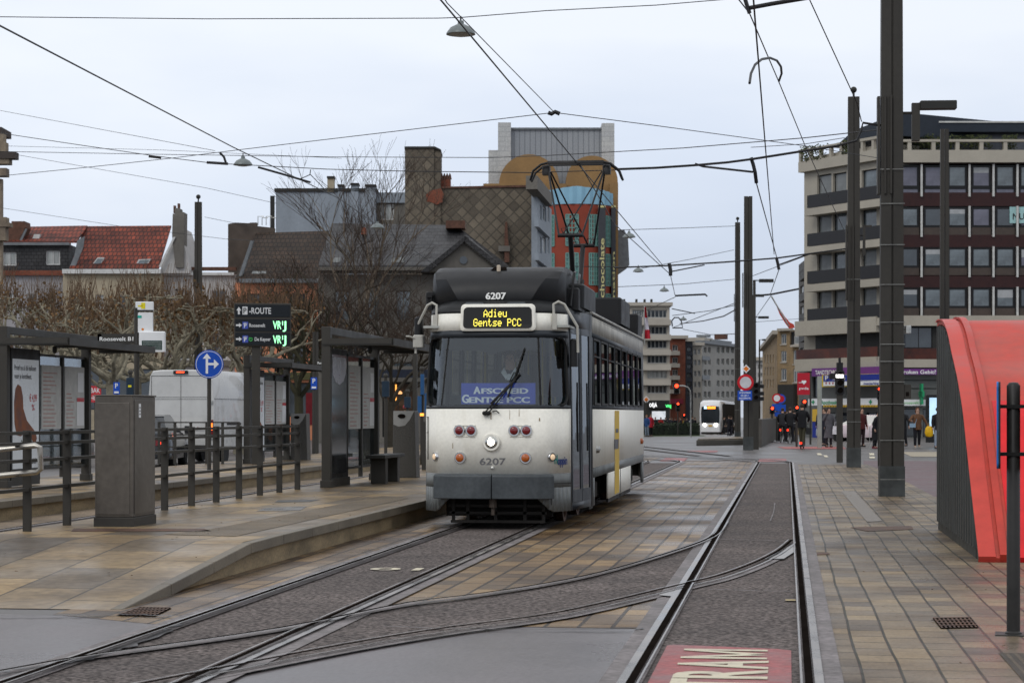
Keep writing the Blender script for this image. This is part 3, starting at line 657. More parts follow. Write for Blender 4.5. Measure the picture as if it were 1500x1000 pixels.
for Q_ in ([(.90, .9, 2.9), (.93, 1.1, 3.35), (.88, 1.7, 3.4)], [(.90, 1.5, 2.9), (.97, 1.9, 3.3), (.9, 2.4, 3.1)], [(.88, 1.2, 2.95), (.96, 1.35, 3.2), (.92, 1.9, 3.38)]): b = MB(); b.tube(Q_, .018, 6); b.build('roof_cable', m_black, tram)
b = MB(); b.box(-.98, -.90, .68, .78, 3.02, 3.05); b.box(-.93, -.91, .70, .73, 2.85, 3.02); b.build('roof_bracket', m_black, tram)
b = MB(); b.rbox(.62, 1.05, 1.25, 2.9, 2.9, 3.22, .05); b.build('door_gear_housing', m_tb, tram)
b = MB(); b.rbox(-.55, .55, 3.3, 5.6, 2.98, 3.25, .06); b.rbox(-.5, .5, 6.2, 8.4, 2.98, 3.2, .06); b.build('resistor_box', m_tb, tram)
b = MB(); b.rbox(-.2, 1.0, 8.0, 9.9, 2.98, 3.42, .05); b.build('roof_equipment', m_black, tram); b = MB(); b.rbox(.45, 1.05, 11.2, 12.2, 2.9, 3.30, .04); b.build('roof_equipment', m_black, tram)
b = MB(); b.lathe([(.16, 0), (.17, .1), (.17, .5), (.14, .6)], (.55, 2.6, 3.28), 14, (0, 1, 0)); b.build('air_tank', m_black, tram)
# hinges and handles on the white band
for s in (-1, 1):
    t0 = s * .92 if s > 0 else -1.0
    b = MB(); b.box(-.03, .03, -.02, .02, 0, .20); 
    for p in b.v: p += fp(t0 - s * .06, 2.575, .02)
    b.build('hinge', m_hand, tram)
    b = MB(); p0 = fp(t0 - s * .07, 2.80, .02); b.tube([p0 + Vector((0, 0, -.04)), p0 + Vector((0, 0, .10)), p0 + Vector((s * .06, .0, .13)), p0 + Vector((s * .13, .05, .10)), p0 + Vector((s * .29, .14, -.18)), p0 + Vector((s * .30, .14, -.52))], .018, 8)
    b.build('handrail', m_hand, tram, smooth=50)
    b = MB(); p1 = p0 + Vector((s * .29, .16, -.50))
    b.rbox(-.05, .05, -.10, .10, -.18, .18, .045)
    for p in b.v: p += p1 + (Vector((-.05, .06, -.02)) if s > 0 else Vector((.02, .05, .28)))
    m_ = b.build('mirror', m_black, tram, smooth=40)
b = MB(); b.rbox(-1.12, -.98, .45, .62, 2.36, 2.52, .03); b.tube([(-1.0, .5, 2.44), (-1.16, .42, 2.5), (-1.2, .42, 2.5)], .012, 6); b.build('mirror', m_hand, tram)
# wipers
for t0, t1, t2, z2 in ((-.10, .17, .37, 2.33), (-.05, .19, .15, 2.05)):
    b = MB(); p = fp(t0, 1.50, .04); q = fp(t0 + .36, 1.86, .05)
    b.lathe([(.028, 0), (.028, .05), (0, .06)], fp(t0, 1.50, 0), 10, fn(t0))
    if t0 == -.10: b.tube([p, fp(.12, 1.75, .05), fp(.30, 1.92, .05)], .011, 6); b.tube([fp(.20, 1.70, .045), fp(.42, 2.33, .045)], .012, 6)
    else: b.tube([p, fp(.16, 1.76, .05), fp(.34, 1.99, .05)], .010, 6); b.tube([fp(-.02, 1.62, .045), fp(.36, 2.0, .045)], .012, 6); b.tube([fp(.34, 1.99, .05), fp(.28, 2.02, .05), fp(.22, 1.9, .045)], .008, 5)
    b.build('wiper', m_rub, tram)
b = MB(); b.tube([fp(.0, 1.52, .03), fp(.05, 1.53, .03), fp(.09, 1.50, .03)], .008, 5); b.build('washer_hose', m_rub, tram)
# folding door
for y0, y1 in ((.62, 1.22), (1.25, 1.84)):
    o = None
    def dp(y, z, k=0): u = (y - .5) / 1.5; v = Vector(lean(.95 + .15 * u, y, z)); return v + Vector((.0 + k, 0, 0))
    b = MB(); fw = .055
    for (a, c, d, e_) in ((y0, y0 + fw, .34, 2.62), (y1 - fw, y1, .34, 2.62), (y0 + fw, y1 - fw, .34, .50), (y0 + fw, y1 - fw, 2.54, 2.62)):
        P = [dp(a, d, .005), dp(c, d, .005), dp(c, e_, .005), dp(a, e_, .005)]; b.prism(P, (-.03, 0, 0))
    dr = b.build('door', m_td, tram)
    b = MB(); b.poly([dp(y0 + fw, .50, -.008), dp(y1 - fw, .50, -.008), dp(y1 - fw, 2.54, -.008), dp(y0 + fw, 2.54, -.008)]); b.build('pane', m_dg, dr)
    b = MB(); b.tube([dp(y0 + .09, 1.0, .05), dp(y0 + .09, 1.9, .05)], .012, 6); b.build('handle', m_rub, dr)
# side windows
for s in (-1, 1):
    wins = [(2.12, 2.98), (3.22, 4.2), (4.42, 5.42), (5.62, 6.62), (6.82, 7.80), (8.02, 9.0), (9.22, 10.2), (10.42, 11.3)] if s > 0 else [(.75, 1.75)] + [(2.12, 3.0)] + [(3.22 + 1.2 * i, 4.2 + 1.2 * i) for i in range(7)]
    if s > 0: wins = wins
    for y0, y1 in wins:
        X = lambda y, z: Vector(lean(s * (1.10 if y >= 2 else .95 + .15 * (y - .5) / 1.5), y, z))
        b = MB(); P0 = [X(y0, 1.61), X(y1, 1.61), X(y1, 2.53), X(y0, 2.53)]; Pi = [X(y0 + .03, 1.64), X(y1 - .03, 1.64), X(y1 - .03, 2.50), X(y0 + .03, 2.50)]
        for j in range(4): q = (j + 1) % 4; b.prism([P0[j], P0[q], Pi[q], Pi[j]], (s * .012, 0, 0))
        b.prism([X(y0 + .03, 2.27), X(y1 - .03, 2.27), X(y1 - .03, 2.29), X(y0 + .03, 2.29)], (s * .012, 0, 0))
        w = b.build('window', m_rub, tram)
        b = MB(); off = Vector((-s * .012, 0, 0)); b.poly([p + off for p in Pi]); b.build('pane', m_sg, w)
b = MB(); X1 = 1.105; yy = Vector((0, 0, 0))
b.poly([(X1, 5.45, .26), (X1, 6.3, .26), (X1 - .0, 6.3, 1.54), (X1, 5.45, 1.54)]); b.build('yellow_stripe', M('stripe_yellow', (.62, .40, .02), .45, 0, .1), tram)
b = MB(); b.box(1.106, 1.109, 5.35, 6.15, .95, 1.10); b.box(1.106, 1.109, 5.6, 6.1, 1.20, 1.26); b.build('stripe_lettering', M('stripe_grey', (.08, .08, .09), .5), tram)
for y in (2.45, 11.1):
    b = MB(); b.lathe([(.055, 0), (.05, .04), (0, .06)], (1.10, y, 1.0), 12, (1, 0, 0)); b.build('side_marker', m_orl if y > 5 else m_galv, tram)
for s in (-1, 1):
    for y0 in (4.4, 6.6):
        b = MB(); b.box(s * 1.075 - .02, s * 1.075 + .02, y0 + .02, y0 + 2.1, .18, .24); b.box(s * 1.1 - .006, s * 1.1 + .006, y0 + 2.16, y0 + 2.2, .25, .62); b.build('skirt_edge', m_under, tram)
# bogies
for yb in (3.25, 10.2):
    b = MB()
    for s in (-1, 1): b.rbox(s * .86 - .08, s * .86 + .08, yb - 1.1, yb + 1.1, .28, .50, .03); b.box(s * .9 - .05, s * .9 + .05, yb - .25, yb + .25, .14, .34)
    b.box(-.8, .8, yb - .2, yb + .2, .3, .6); bg = b.build('bogie', m_under, tram)
    for y in (yb - .9, yb + .9):
        for s in (-1, 1):
            b = MB(); b.lathe([(.08, -.08), (.30, -.08), (.33, -.03), (.33, .05), (.27, .05), (.25, .02), (.09, .03), (.08, .07), (0, .07)], (s * .62, y, .33), 24, (s, 0, 0)); b.build('wheel', m_rust, bg, smooth=40)
b = MB(); b.rbox(-.95, .95, 4.7, 8.6, .3, .62, .03); b.box(-.86, .86, .60, 13.4, .62, .70); b.build('underframe', m_under, tram)
# interior
b = MB(); b.box(-.82, .82, .62, 13.4, .70, .78); b.build('floor', m_under, tram)
b = MB(); b.box(-.95, .95, .3, 13.4, 2.60, 2.63); b.build('ceiling', M('ceiling_panel', (.35, .36, .34), .6), tram)
b = MB()
b.box(-.6, .6, .14, .62, .78, 1.46); b.box(-.78, .78, .26, .62, .78, 1.46); b.box(-.5, .5, .3, .75, 1.46, 1.52); b.build('dashboard', m_black, tram)
m_seat = M('seat_green', (.035, .07, .065), .6, 0, .1)
for i in range(8):
    for x in (-.75, .62):
        b = MB(); y = 3.1 + i * 1.15; b.rbox(x - .2, x + .22, y, y + .42, 1.14, 1.22, .04); b.rbox(x - .2, x + .22, y + .38, y + .45, 1.2, 1.82, .03); b.box(x - .03, x + .03, y + .15, y + .22, .78, 1.14); b.build('seat', m_seat, tram)
b = MB()
for i in range(6):
    for x in (-.45, .35): b.tube([(x, 2.4 + i * 1.6, .78), (x, 2.4 + i * 1.6, 2.6)], .017, 6)
b.build('grab_pole', M('pole_yellow', (.45, .33, .05), .4), tram)
b = MB(); b.box(-.93, .35, 2.25, 2.29, .78, 1.75); b.box(-.93, -.90, 2.25, 2.29, 1.75, 2.6); b.box(-.25, -.2, 2.25, 2.29, 1.75, 2.6); b.box(.30, .35, 2.25, 2.29, 1.75, 2.6); b.build('cab_partition', M('partition_grey', (.10, .12, .12), .5), tram)
# ticket equipment hanging in the cab
b = MB(); b.rbox(.62, .84, .9, 1.2, 1.72, 2.2, .02); b.tube([(.75, 1.1, .8), (.75, 1.1, 2.6)], .02, 6); b.build('cab_cabinet', M('cab_brown', (.05, .032, .025), .5), tram)
# board behind the windscreen
bd = thing('farewell_board', 'blue board with white farewell lettering standing behind the tram windscreen', 'sign', (XL, TY + .14, 1.60))
b = MB(); b.box(-.43, .53, .02, .028, .015, .285); b.build('board', M('board_blue', (.055, .095, .50), .5, 0, .06, 4, emis=0), bd)
b = MB()
b.text('A', (-.225, .017, .195), (1, 0, 0), UP, .092, .085, bold=.005); b.text('FSCHEID', (.135, .017, .185), (1, 0, 0), UP, .068, .60, bold=.005)
b.text('G', (-.375, .017, .085), (1, 0, 0), UP, .104, .082, bold=.005); b.text('ENTSE PCC', (.065, .017, .070), (1, 0, 0), UP, .072, .78, bold=.005)
b.build('lettering', M('board_white', (.85, .87, .9), .5, 0, 0), bd)
# ================================================================ PEOPLE
m_skin = M('skin', (.42, .26, .19), .5, 0, .08, 6)
def skin(name, pts, edges, rad, mat, parent, sub=1):
    me = bpy.data.meshes.new(name); me.from_pydata([tuple(p) for p in pts], edges, []); me.materials.append(mat)
    o = bpy.data.objects.new(name, me); C.objects.link(o); o.parent = parent
    me.skin_vertices.new(name='') if hasattr(me.skin_vertices, 'new') else None
    md = o.modifiers.new('Skin', 'SKIN'); md.use_smooth_shade = True
    if not me.skin_vertices:
        bm = bmesh.new(); bm.from_mesh(me); bm.verts.layers.skin.verify(); bm.to_mesh(me); bm.free()
    for i, r in enumerate(rad): me.skin_vertices[0].data[i].radius = r if isinstance(r, tuple) else (r, r)
    me.skin_vertices[0].data[0].use_root = True
    s = o.modifiers.new('Sub', 'SUBSURF'); s.levels = sub; s.render_levels = sub
    return o
def person(label, loc, rz, coat=(.02, .02, .022), legs=(.02, .022, .03), hair=(.04, .025, .015), scale=1, arms=None, knees=None, long=0, hat=None, shoes=(.02, .02, .02), sit=False, hairlong=False, lean_=0, collar=None, group=None):
    root = thing('person', label, 'person', loc, rz, group); root.scale = (scale,) * 3
    Lf = lambda y, z: Vector((0, -lean_ * max(0, z - .93), z))
    pel = Vector((0, 0, .93)); ch = Vector((0, -lean_ * .4, 1.28)); nk = Vector((0, -lean_ * .55, 1.47)); hb = nk + Vector((0, -.02, .09)); hm = nk + Vector((0, -.03, .17)); ht = nk + Vector((0, -.02, .25))
    arms = arms or [((-.24, -.02, 1.13), (-.25, -.10, .90)), ((.24, .02, 1.13), (.25, -.06, .90))]
    knees = knees or [((-.10, -.03, .50), (-.10, .03, .09)), ((.10, .0, .50), (.11, .06, .09))]
    pts = [pel, Vector((0, -lean_ * .2, 1.08)), ch, nk, hb, hm, ht]; rad = [(.15, .11), (.13, .10), (.16, .11), (.065, .065), (.068, .075), (.078, .092), (.055, .065)]
    ed = [(i, i + 1) for i in range(6)]
    for k, (el, wr) in enumerate(arms):
        s = -1 if k == 0 else 1; sh = Vector((s * .17, -lean_ * .5, 1.41)); el = Vector(el); wr = Vector(wr); i = len(pts)
        d = (wr - el).normalized(); sd = d.orthogonal().normalized(); sd = Vector((0, 1, 0)) - d * d.y; sd.normalize()
        nn = d.cross(sd)
        pts += [sh, el, wr, wr + d * .05]; rad += [.055, .042, .028, (.034, .022)]; ed += [(2, i), (i, i + 1), (i + 1, i + 2), (i + 2, i + 3)]
        for q, (o, ln) in enumerate(((-.030, .055), (-.011, .068), (.010, .063), (.029, .048))):
            j = len(pts); a = wr + d * .09 + sd * o; c = a + d * ln * .8 + nn * s * -.02; pts += [a, c]; rad += [.010, .007]; ed += [(i + 3, j), (j, j + 1)]
        j = len(pts); a = wr + d * .06 - sd * .045; pts += [a]; rad += [.009]; ed += [(i + 3, j)]
    for k, (kn, an) in enumerate(knees):
        s = -1 if k == 0 else 1; hp = Vector((s * .09, .0, .88)); kn = Vector(kn); an = Vector(an); i = len(pts)
        pts += [hp, kn, an, an + Vector((0, -.13, -.045))]; rad += [.09, .058, .04, (.035, .03)]; ed += [(0, i), (i, i + 1), (i + 1, i + 2), (i + 2, i + 3)]
    skin('body', pts, ed, rad, m_skin, root)
    key = 'cloth_%d_%d_%d' % tuple(int(c * 255) for c in coat); mc = M(key, coat, .85, 0, .3, 7, bump=.1, bscale=20)
    mt = M('trouser_%d_%d_%d' % tuple(int(c * 255) for c in legs), legs, .85, 0, .25, 7)
    b = MB(); rg = []; hem = .80 - long
    prof = [(hem, .19 + long * .10, .15 + long * .06), (.93, .185, .145), (1.08, .17, .13), (1.25, .195, .14), (1.38, .20, .125), (1.44, .15, .10), (1.50, .075, .075)]
    if long: prof.insert(1, (hem + .25, .19, .15))
    for z, rx, ry in prof: rg.append([(rx * math.cos(2 * math.pi * i / 14) * (1 + .04 * math.sin(i * 5 + z * 9)), ry * math.sin(2 * math.pi * i / 14) - lean_ * max(0, z - .93), z) for i in range(14)])
    b.loft(rg)
    for k, (el, wr) in enumerate(arms):
        s = -1 if k == 0 else 1; b.tube([(s * .13, -lean_ * .5, 1.40), (s * .19, -lean_ * .5, 1.39), el, wr], [.07, .075, .06, .045], 10)
    co = b.build('coat', mc, root, smooth=60)
    b = MB()
    for k, (kn, an) in enumerate(knees):
        s = -1 if k == 0 else 1; b.tube([(s * .085, 0, .95), (s * .09, 0, .86), kn, Vector(an) + Vector((0, 0, .0))], [.10, .105, .072, .055], 10)
    b.build('trousers', mt, root, smooth=60)
    for kn, an in knees:
        b = MB(); a = Vector(an); b.loft([[a + Vector((x * w, y, z)) for x, z in ((-1, -.09), (1, -.09), (1, -.03 + .05 * (y > -.05)), (-1, -.03 + .05 * (y > -.05)))] for y, w in ((.07, .035), (-.02, .045), (-.10, .048), (-.19, .03))]); b.build('shoe', M('shoe_%d' % int(shoes[0] * 255), shoes, .5, 0, .1), root, smooth=60)
    b = MB(); c = hm + Vector((0, .018, .03)); b.ball(c, .10, 10, (.92, 1.05, 1.0))
    if hairlong: b.loft([[(c.x + rx * math.cos(2 * math.pi * i / 10), c.y + .045 + ry * math.sin(2 * math.pi * i / 10), z) for i in range(10)] for z, rx, ry in ((1.36 + 0, .07, .03), (1.5, .10, .05), (c.z, .095, .06))])
    for v in b.v:
        if v.y < c.y - .045 and v.z < c.z + .035: v.y = c.y - .045
    b.build('hair', M('hair_%d' % int(hair[0] * 255), hair, .7, 0, .3, 20), root, smooth=60)
    b = MB()
    for s in (-1, 1): b.ball(hm + Vector((s * .032, -.088, .008)), .011, 6)
    b.build('eyes', m_letter_k, root)
    b = MB(); b.ball(hm + Vector((0, -.098, -.018)), .016, 6, (.8, 1, 1.5)); b.ball(hm + Vector((.078, .0, -.01)), .02, 6, (.5, 1, 1.5)); b.ball(hm + Vector((-.078, .0, -.01)), .02, 6, (.5, 1, 1.5)); b.build('nose_and_ears', m_skin, root, smooth=60)
    if hat: b = MB(); b.ball(c + Vector((0, 0, .03)), .115, 10, (1, 1, .8)); b.build('hat', M('hat_%d' % int(hat[0] * 255), hat, .8, 0, .2), root, smooth=60)
    if collar:
        b = MB()
        for s in (-1, 1): b.poly([(s * .075, -.07, 1.53), (s * .015, -.155, 1.42), (s * .035, -.16, 1.36), (s * .11, -.12, 1.46)][::s]); 
        b.poly([(-.02, -.156, 1.44), (.02, -.156, 1.44), (.025, -.158, 1.36), (-.025, -.158, 1.36)]); b.build('collar', M('shirt_white', collar, .7, 0, .05), root)
    return root
# the driver, seated behind the board
person('tram driver in dark jumper and white collar seated behind the windscreen', (XL + .06, TY + 1.25, .58), 0, coat=(.03, .034, .045), legs=(.02, .02, .02), hair=(.05, .04, .035), collar=(.75, .78, .78),
       arms=[((-.27, -.12, 1.12), (-.20, -.42, 1.02)), ((.27, -.12, 1.12), (.20, -.42, 1.02))], knees=[((-.14, -.42, .86), (-.14, -.40, .45)), ((.14, -.42, .86), (.14, -.40, .45))])
# scooter rider
def ground_at(px, d): v = GP(px, d); v.z = gz(v.y) + .006; return v
P = ground_at(1175, 87)
sc = thing('electric_scooter', 'slim electric kick scooter with a glowing red rear light', 'scooter', P, R(-6))
b = MB(); b.rbox(-.08, .08, -.45, .45, .10, .15, .03); b.tube([(0, .45, .12), (0, .52, .3), (0, .48, 1.05)], .022, 8); b.tube([(-.24, .46, 1.06), (.24, .46, 1.06)], .016, 6); b.tube([(0, -.45, .14), (0, -.56, .22)], .025, 6); b.build('frame', m_steel_d, sc)
for y in (-.55, .56): b = MB(); b.lathe([(.02, -.025), (.09, -.025), (.11, 0), (.09, .025), (.02, .025)], (0, y, .11), 14, (1, 0, 0)); b.build('wheel', m_rub, sc)
m_tail = M('lit_red_lamp', (1, .03, .01), .4, 0, 0, emis=2.6)
b = MB(); b.box(-.05, .05, -.60, -.57, .22, .29); b.build('tail_light', m_tail, sc)
person('person in dark coat and olive trousers riding a scooter away down the street', P + Vector((0, -.05, .155)), R(180 - 6), coat=(.012, .012, .014), legs=(.05, .048, .03), arms=[((-.28, -.12, 1.15), (-.22, -.38, 1.02)), ((.28, -.12, 1.15), (.22, -.38, 1.02))], knees=[((-.07, .0, .50), (-.04, .10, .09)), ((.07, -.04, .50), (.05, -.10, .09))], long=.05)
P = P + Vector((.28, -.1, .62)); hb_ = MB(); hb_.rbox(-.12, .12, -.07, .07, 0, .28, .03); hb_.tube([(-.05, 0, .27), (-.16, 0, .55), (-.05, 0, .27)], .01, 5)
tag(hb_.build('shoulder_bag', m_black, origin=None), 'small black bag at the hip of the scooter rider', 'bag').location = P
# pedestrians on the far pavement
P = ground_at(1214, 91)
person('woman in long grey quilted coat holding a phone to her ear', P, R(15), coat=(.085, .085, .095), legs=(.02, .02, .025), hair=(.03, .02, .02), arms=[((-.28, -.06, 1.22), (-.12, -.12, 1.50)), ((.26, -.02, 1.14), (.27, -.12, .95))], long=.38, hairlong=True)
b = MB(); b.prism([(-.15, -.04, 0), (.15, -.04, 0), (.12, -.03, .36), (-.12, -.03, .36)], (0, .08, 0)); b.tube([(-.06, 0, .36), (-.03, 0, .55), (.03, 0, .55), (.06, 0, .36)], .008, 5)
tag(b.build('carrier_bag', M('white_plastic_bag', (.6, .62, .65), .5, 0, .15, 8), smooth=30), 'white carrier bag in the hand of the grey-coated woman', 'bag').location = P + Vector((.30, -.18, .58))
P = ground_at(1282, 88)
person('stooped old person in long black coat walking with a crutch', P, R(60), coat=(.010, .010, .012), legs=(.012, .012, .014), hair=(.02, .02, .02), scale=.92, long=.42, hat=(.012, .012, .012), lean_=.25, shoes=(.12, .02, .03))
b = MB(); b.tube([(0, 0, 0), (0, .0, .95)], .014, 6); b.tube([(0, 0, .72), (.08, -.06, .74)], .014, 6); b.tube([(0, 0, .95), (.04, .05, 1.08)], .02, 6)
tag(b.build('crutch', m_galv), 'grey metal crutch beside the old person in black', 'crutch').location = P + Vector((-.24, -.2, .0))
P = ground_at(1344, 89)
person('woman in brown jacket and black trousers walking with small blue bag', P, R(5), coat=(.11, .055, .03), legs=(.012, .012, .016), hair=(.10, .04, .02), hairlong=True, arms=[((-.34, -.06, 1.20), (-.30, -.22, 1.18)), ((.34, .02, 1.16), (.44, -.06, .95))], knees=[((-.12, -.10, .50), (-.10, .02, .10)), ((.08, .02, .50), (.10, .22, .12))], shoes=(.35, .3, .25))
b = MB(); b.rbox(-.13, .13, -.05, .05, 0, .17, .02); b.tube([(.12, 0, .17), (.22, .12, .5), (.10, .12, .62)], .008, 5)
tag(b.build('handbag', M('pale_blue_leather', (.22, .32, .42), .5), smooth=30), 'pale blue handbag slung on the brown-jacketed woman', 'bag').location = P + Vector((-.22, -.20, .90))
P = ground_at(1322, 90.5)
person('person in black jacket walking beside the woman in brown', P, R(-20), coat=(.014, .014, .016), legs=(.016, .016, .02), hair=(.02, .015, .01), arms=[((-.32, .04, 1.15), (-.36, .12, .95)), ((.30, -.02, 1.15), (.34, -.12, .95))], knees=[((-.12, -.14, .52), (-.14, .02, .10)), ((.10, .06, .50), (.10, .26, .14))])
P = ground_at(1374, 88)
person('person in black coat and light jeans near the advertising screen', P, R(10), coat=(.013, .013, .015), legs=(.22, .26, .32), hair=(.02, .015, .01))
b = MB(); b.loft([[(.17 * k * math.cos(2 * math.pi * i / 10), .08 * k * math.sin(2 * math.pi * i / 10), z) for i in range(10)] for z, k in ((0, .6), (.05, .95), (.2, 1.1), (.38, .9), (.46, .5))]); b.tube([(-.05, 0, .45), (0, 0, .62), (.05, 0, .45)], .01, 5)
tag(b.build('carrier_bag', M('yellow_plastic_bag', (.62, .36, .01), .45, 0, .15, 8), smooth=50), 'bulging yellow plastic bag carried by the person in light jeans', 'bag').location = P + Vector((-.38, -.1, .50))
P = ground_at(1262, 93); person('person in dark red coat half hidden behind the second tall pole', P, R(30), coat=(.06, .012, .012), legs=(.02, .01, .012))
# group with red jacket by the hedge
P = ground_at(953, 166); P.z = gz(P.y)
person('person in bright red padded jacket standing at the hedge', P, R(40), coat=(.42, .02, .035), legs=(.012, .012, .015), scale=1.05, long=.1)
P = ground_at(947.5, 163); P.z = gz(P.y)
person('person in blue jacket and pale jeans beside the red jacket', P, R(-30), coat=(.03, .08, .22), legs=(.22, .27, .33), hair=(.2, .1, .04))
P = ground_at(1014, 186); P.z = gz(P.y)
person('person in black waiting where the hedge ends', P, R(120), coat=(.012, .012, .014), legs=(.02, .02, .025))
P = ground_at(1060.5, 205); P.z = gz(P.y)
person('dark figure crossing just behind the oncoming tram', P, R(80), coat=(.012, .012, .014), legs=(.02, .02, .025), knees=[((-.1, -.2, .52), (-.1, -.1, .12)), ((.1, .12, .5), (.1, .3, .12))])
# cyclists waiting
def bicycle(loc, rz, label):
    r = thing('bicycle', label, 'bicycle', loc, rz)
    b = MB(); fr = [((0, -.15, .30), (0, .40, .88)), ((0, -.15, .30), (0, -.30, .88)), ((0, -.28, .80), (0, .40, .84)), ((0, -.15, .30), (0, -.58, .34)), ((0, -.29, .84), (0, -.58, .34)), ((0, .40, .95), (0, .56, .34))]
    for a, c in fr: b.tube([a, c], .017, 6)
    b.build('frame', m_black, r)
    for y in (-.58, .56):
        b = MB(); b.tube([(0, y + .33 * math.cos(2 * math.pi * i / 18), .34 + .33 * math.sin(2 * math.pi * i / 18)) for i in range(19)], .018, 5, False); w = b.build('wheel', m_rub, r)
        b = MB()
        for i in range(10): b.tube([(0, y, .34), (0, y + .32 * math.cos(2 * math.pi * i / 10), .34 + .32 * math.sin(2 * math.pi * i / 10))], .003, 3)
        b.build('spokes', m_galv, w)
    b = MB(); b.tube([(-.28, .32, 1.02), (-.10, .42, 1.0), (.10, .42, 1.0), (.28, .32, 1.02)], .014, 6); b.build('handlebar', m_galv, r)
    b = MB(); b.rbox(-.07, .07, -.42, -.18, .90, .96, .03); b.build('saddle', m_rub, r)
    b = MB(); b.box(-.04, .04, -.80, -.77, .62, .72); b.build('rear_light', m_tail, r); return r
for px, d, l1, l2, cc in ((1146, 108, 'bicycle nearest the concrete island wall', 'cyclist in dark jacket waiting nearest the island wall', (.02, .02, .024)), (1157, 104, 'bicycle with glowing rear light under the taller cyclist', 'taller cyclist in black coat waiting with lit rear light', (.012, .012, .013))):
    P = ground_at(px, d); bicycle(P, R(-8), l1)
    person(l2, P + Vector((0, -.22, .06)), R(172), coat=cc, legs=(.015, .015, .018), arms=[((-.26, -.16, 1.18), (-.24, -.40, 1.04)), ((.26, -.16, 1.18), (.24, -.40, 1.04))], knees=[((-.13, -.12, .52), (-.16, -.05, .10)), ((.13, .0, .50), (.17, .05, .10))], lean_=.15)
P = ground_at(1208, 96); person('person in dark coat passing before the pharmacy', P, R(-70), coat=(.02, .02, .03), legs=(.02, .02, .03))
P = ground_at(594.5, 70); P.z = .02; person('person in grey coat with a red hat beyond the waste bin', P, R(150), coat=(.05, .05, .055), legs=(.02, .03, .08), hat=(.35, .05, .05))

crowd = [(960, 212), (975, 222), (981, 205), (989, 228), (997, 214), (1006, 236), (1018, 222), (1071, 190), (1068, 178)]
for i, (px, d) in enumerate(crowd):
    P = ground_at(px, d); P.z = gz(P.y); person('pedestrian in dark coat in the crowd along the boulevard', P, R(70 * i), coat=(.015, .015, .02), legs=(.02, .02, .03), long=.1 * (i % 3), group='pedestrians along the boulevard')
for i, (px, d, c) in enumerate(((1151, 118, (.02, .02, .03)), (1163, 112, (.03, .03, .035)), (1203, 104, (.02, .025, .04)), (1140, 122, (.05, .04, .03)))):
    P = ground_at(px, d); person('dark dressed pedestrian among the cyclists of the bicycle street', P, R(50 * i + 100), coat=c, legs=(.02, .02, .022), group='pedestrians in the bicycle street')
# ================================================================ FURNITURE OF THE STOP
m_scr = M('screen_black', (.008, .010, .012), .15, 0, 0)
m_blue = M('sign_blue', (.01, .07, .42), .35, 0, .06)
m_sred = M('sign_red', (.50, .012, .02), .35, 0, .06)
m_swhite = M('sign_white', (.72, .73, .74), .4, 0, .05)
m_green = M('led_green', (.10, 1.0, .25), .4, 0, 0, emis=1.6)
m_litred = M('signal_red_lit', (1, .05, .015), .4, 0, 0, emis=4)
# fence along the near platform
def fence(name, label, x, ys, zb, hs=(1.03, .92, .745, .45), pw=.09):
    r = thing(name, label, 'fence', (x, ys[0], zb))
    for y in ys:
        b = MB(); b.box(-pw / 2, pw / 2, y - ys[0] - .012, y - ys[0] + .012, -.02, hs[0] + .01); b.box(-pw / 2 + .01, pw / 2 - .01, y - ys[0] - .018, y - ys[0] + .018, 0, .10); b.build('post', m_steel, r)
    for h in hs:
        b = MB(); b.box(-.028, .028, 0, ys[-1] - ys[0], h - .034, h); b.build('rail', m_steel, r)
    return r
fence('metal_fence', 'dark steel fence behind the cabinet along the near platform edge', -7.76, [17.9 + 1.175 * i for i in range(13)], PZ)
fence('metal_fence', 'dark steel fence beyond the near shelter, seen between bin and tram', -7.76, [43.5 + 1.35 * i for i in range(9)], PZ)
r = thing('metal_fence', 'short dark steel railing across the far platform before the van', 'fence', GP(233, 49.5, PZ), YAW)
b = MB(); Lx = 1.92
for i in range(6): q = MB(); q.box(Lx * i / 5 - .035, Lx * i / 5 + .035, -.01, .01, 0, 1.02); q.build('post', m_steel, r)
for h in (1.02, .72, .43): q = MB(); q.box(0, Lx, -.025, .025, h - .03, h); q.build('rail', m_steel, r)
# looped stainless rail end
P = at(0, 660, 20.4); lr = MB(); A = Vector((-9.4, 19.6, PZ))
x1, y1 = -7.53, 20.0
lr.tube([(-9.6, y1, .95), (x1 - .05, y1, 1.17), (x1 + .0, y1, 1.15), (x1 + .01, y1, .93), (x1 - .03, y1, .90), (-9.6, y1, .70)], .03, 10)
lr.tube([(-9.5, y1, -.02), (-9.5, y1, .9)], .03, 8)
tag(lr.build('handrail', M('brushed_stainless', (.42, .40, .36), .3, .85, .15, 6), smooth=40, origin=(-9.5, y1, 0)), 'brushed steel looped handrail end before the fence', 'handrail')
# cabinet
cb = thing('cable_cabinet', 'tall weathered dark grey metal cabinet on the platform ramp', 'cabinet', GP(167, 22, PZ))
b = MB(); b.box(-.215, .215, 0, .77, .10, 1.40); b.build('cabinet_body', M('cabinet_steel', (.125, .112, .098), .40, .1, .35, 1.6, grain=.12, c2=(.080, .071, .062), bump=.06, bscale=14, stretch=(1, 1, .6)), cb, bevel=.012)
b = MB(); b.box(-.225, .225, -.01, .78, -.02, .10); b.build('plinth', M('plinth_steel', (.05, .047, .043), .5, .2, .2), cb, bevel=.006)
b = MB(); b.box(-.19, .175, -.008, 0, .13, 1.33); b.build('door', MATS['cabinet_steel'], cb, bevel=.004)
b = MB(); b.box(.216, .222, .03, .74, .13, 1.36); b.build('door', MATS['cabinet_steel'], cb, bevel=.004)
b = MB(); b.box(-.225, .225, -.01, .78, 1.40, 1.415); b.build('lid', MATS['cabinet_steel'], cb, bevel=.004)
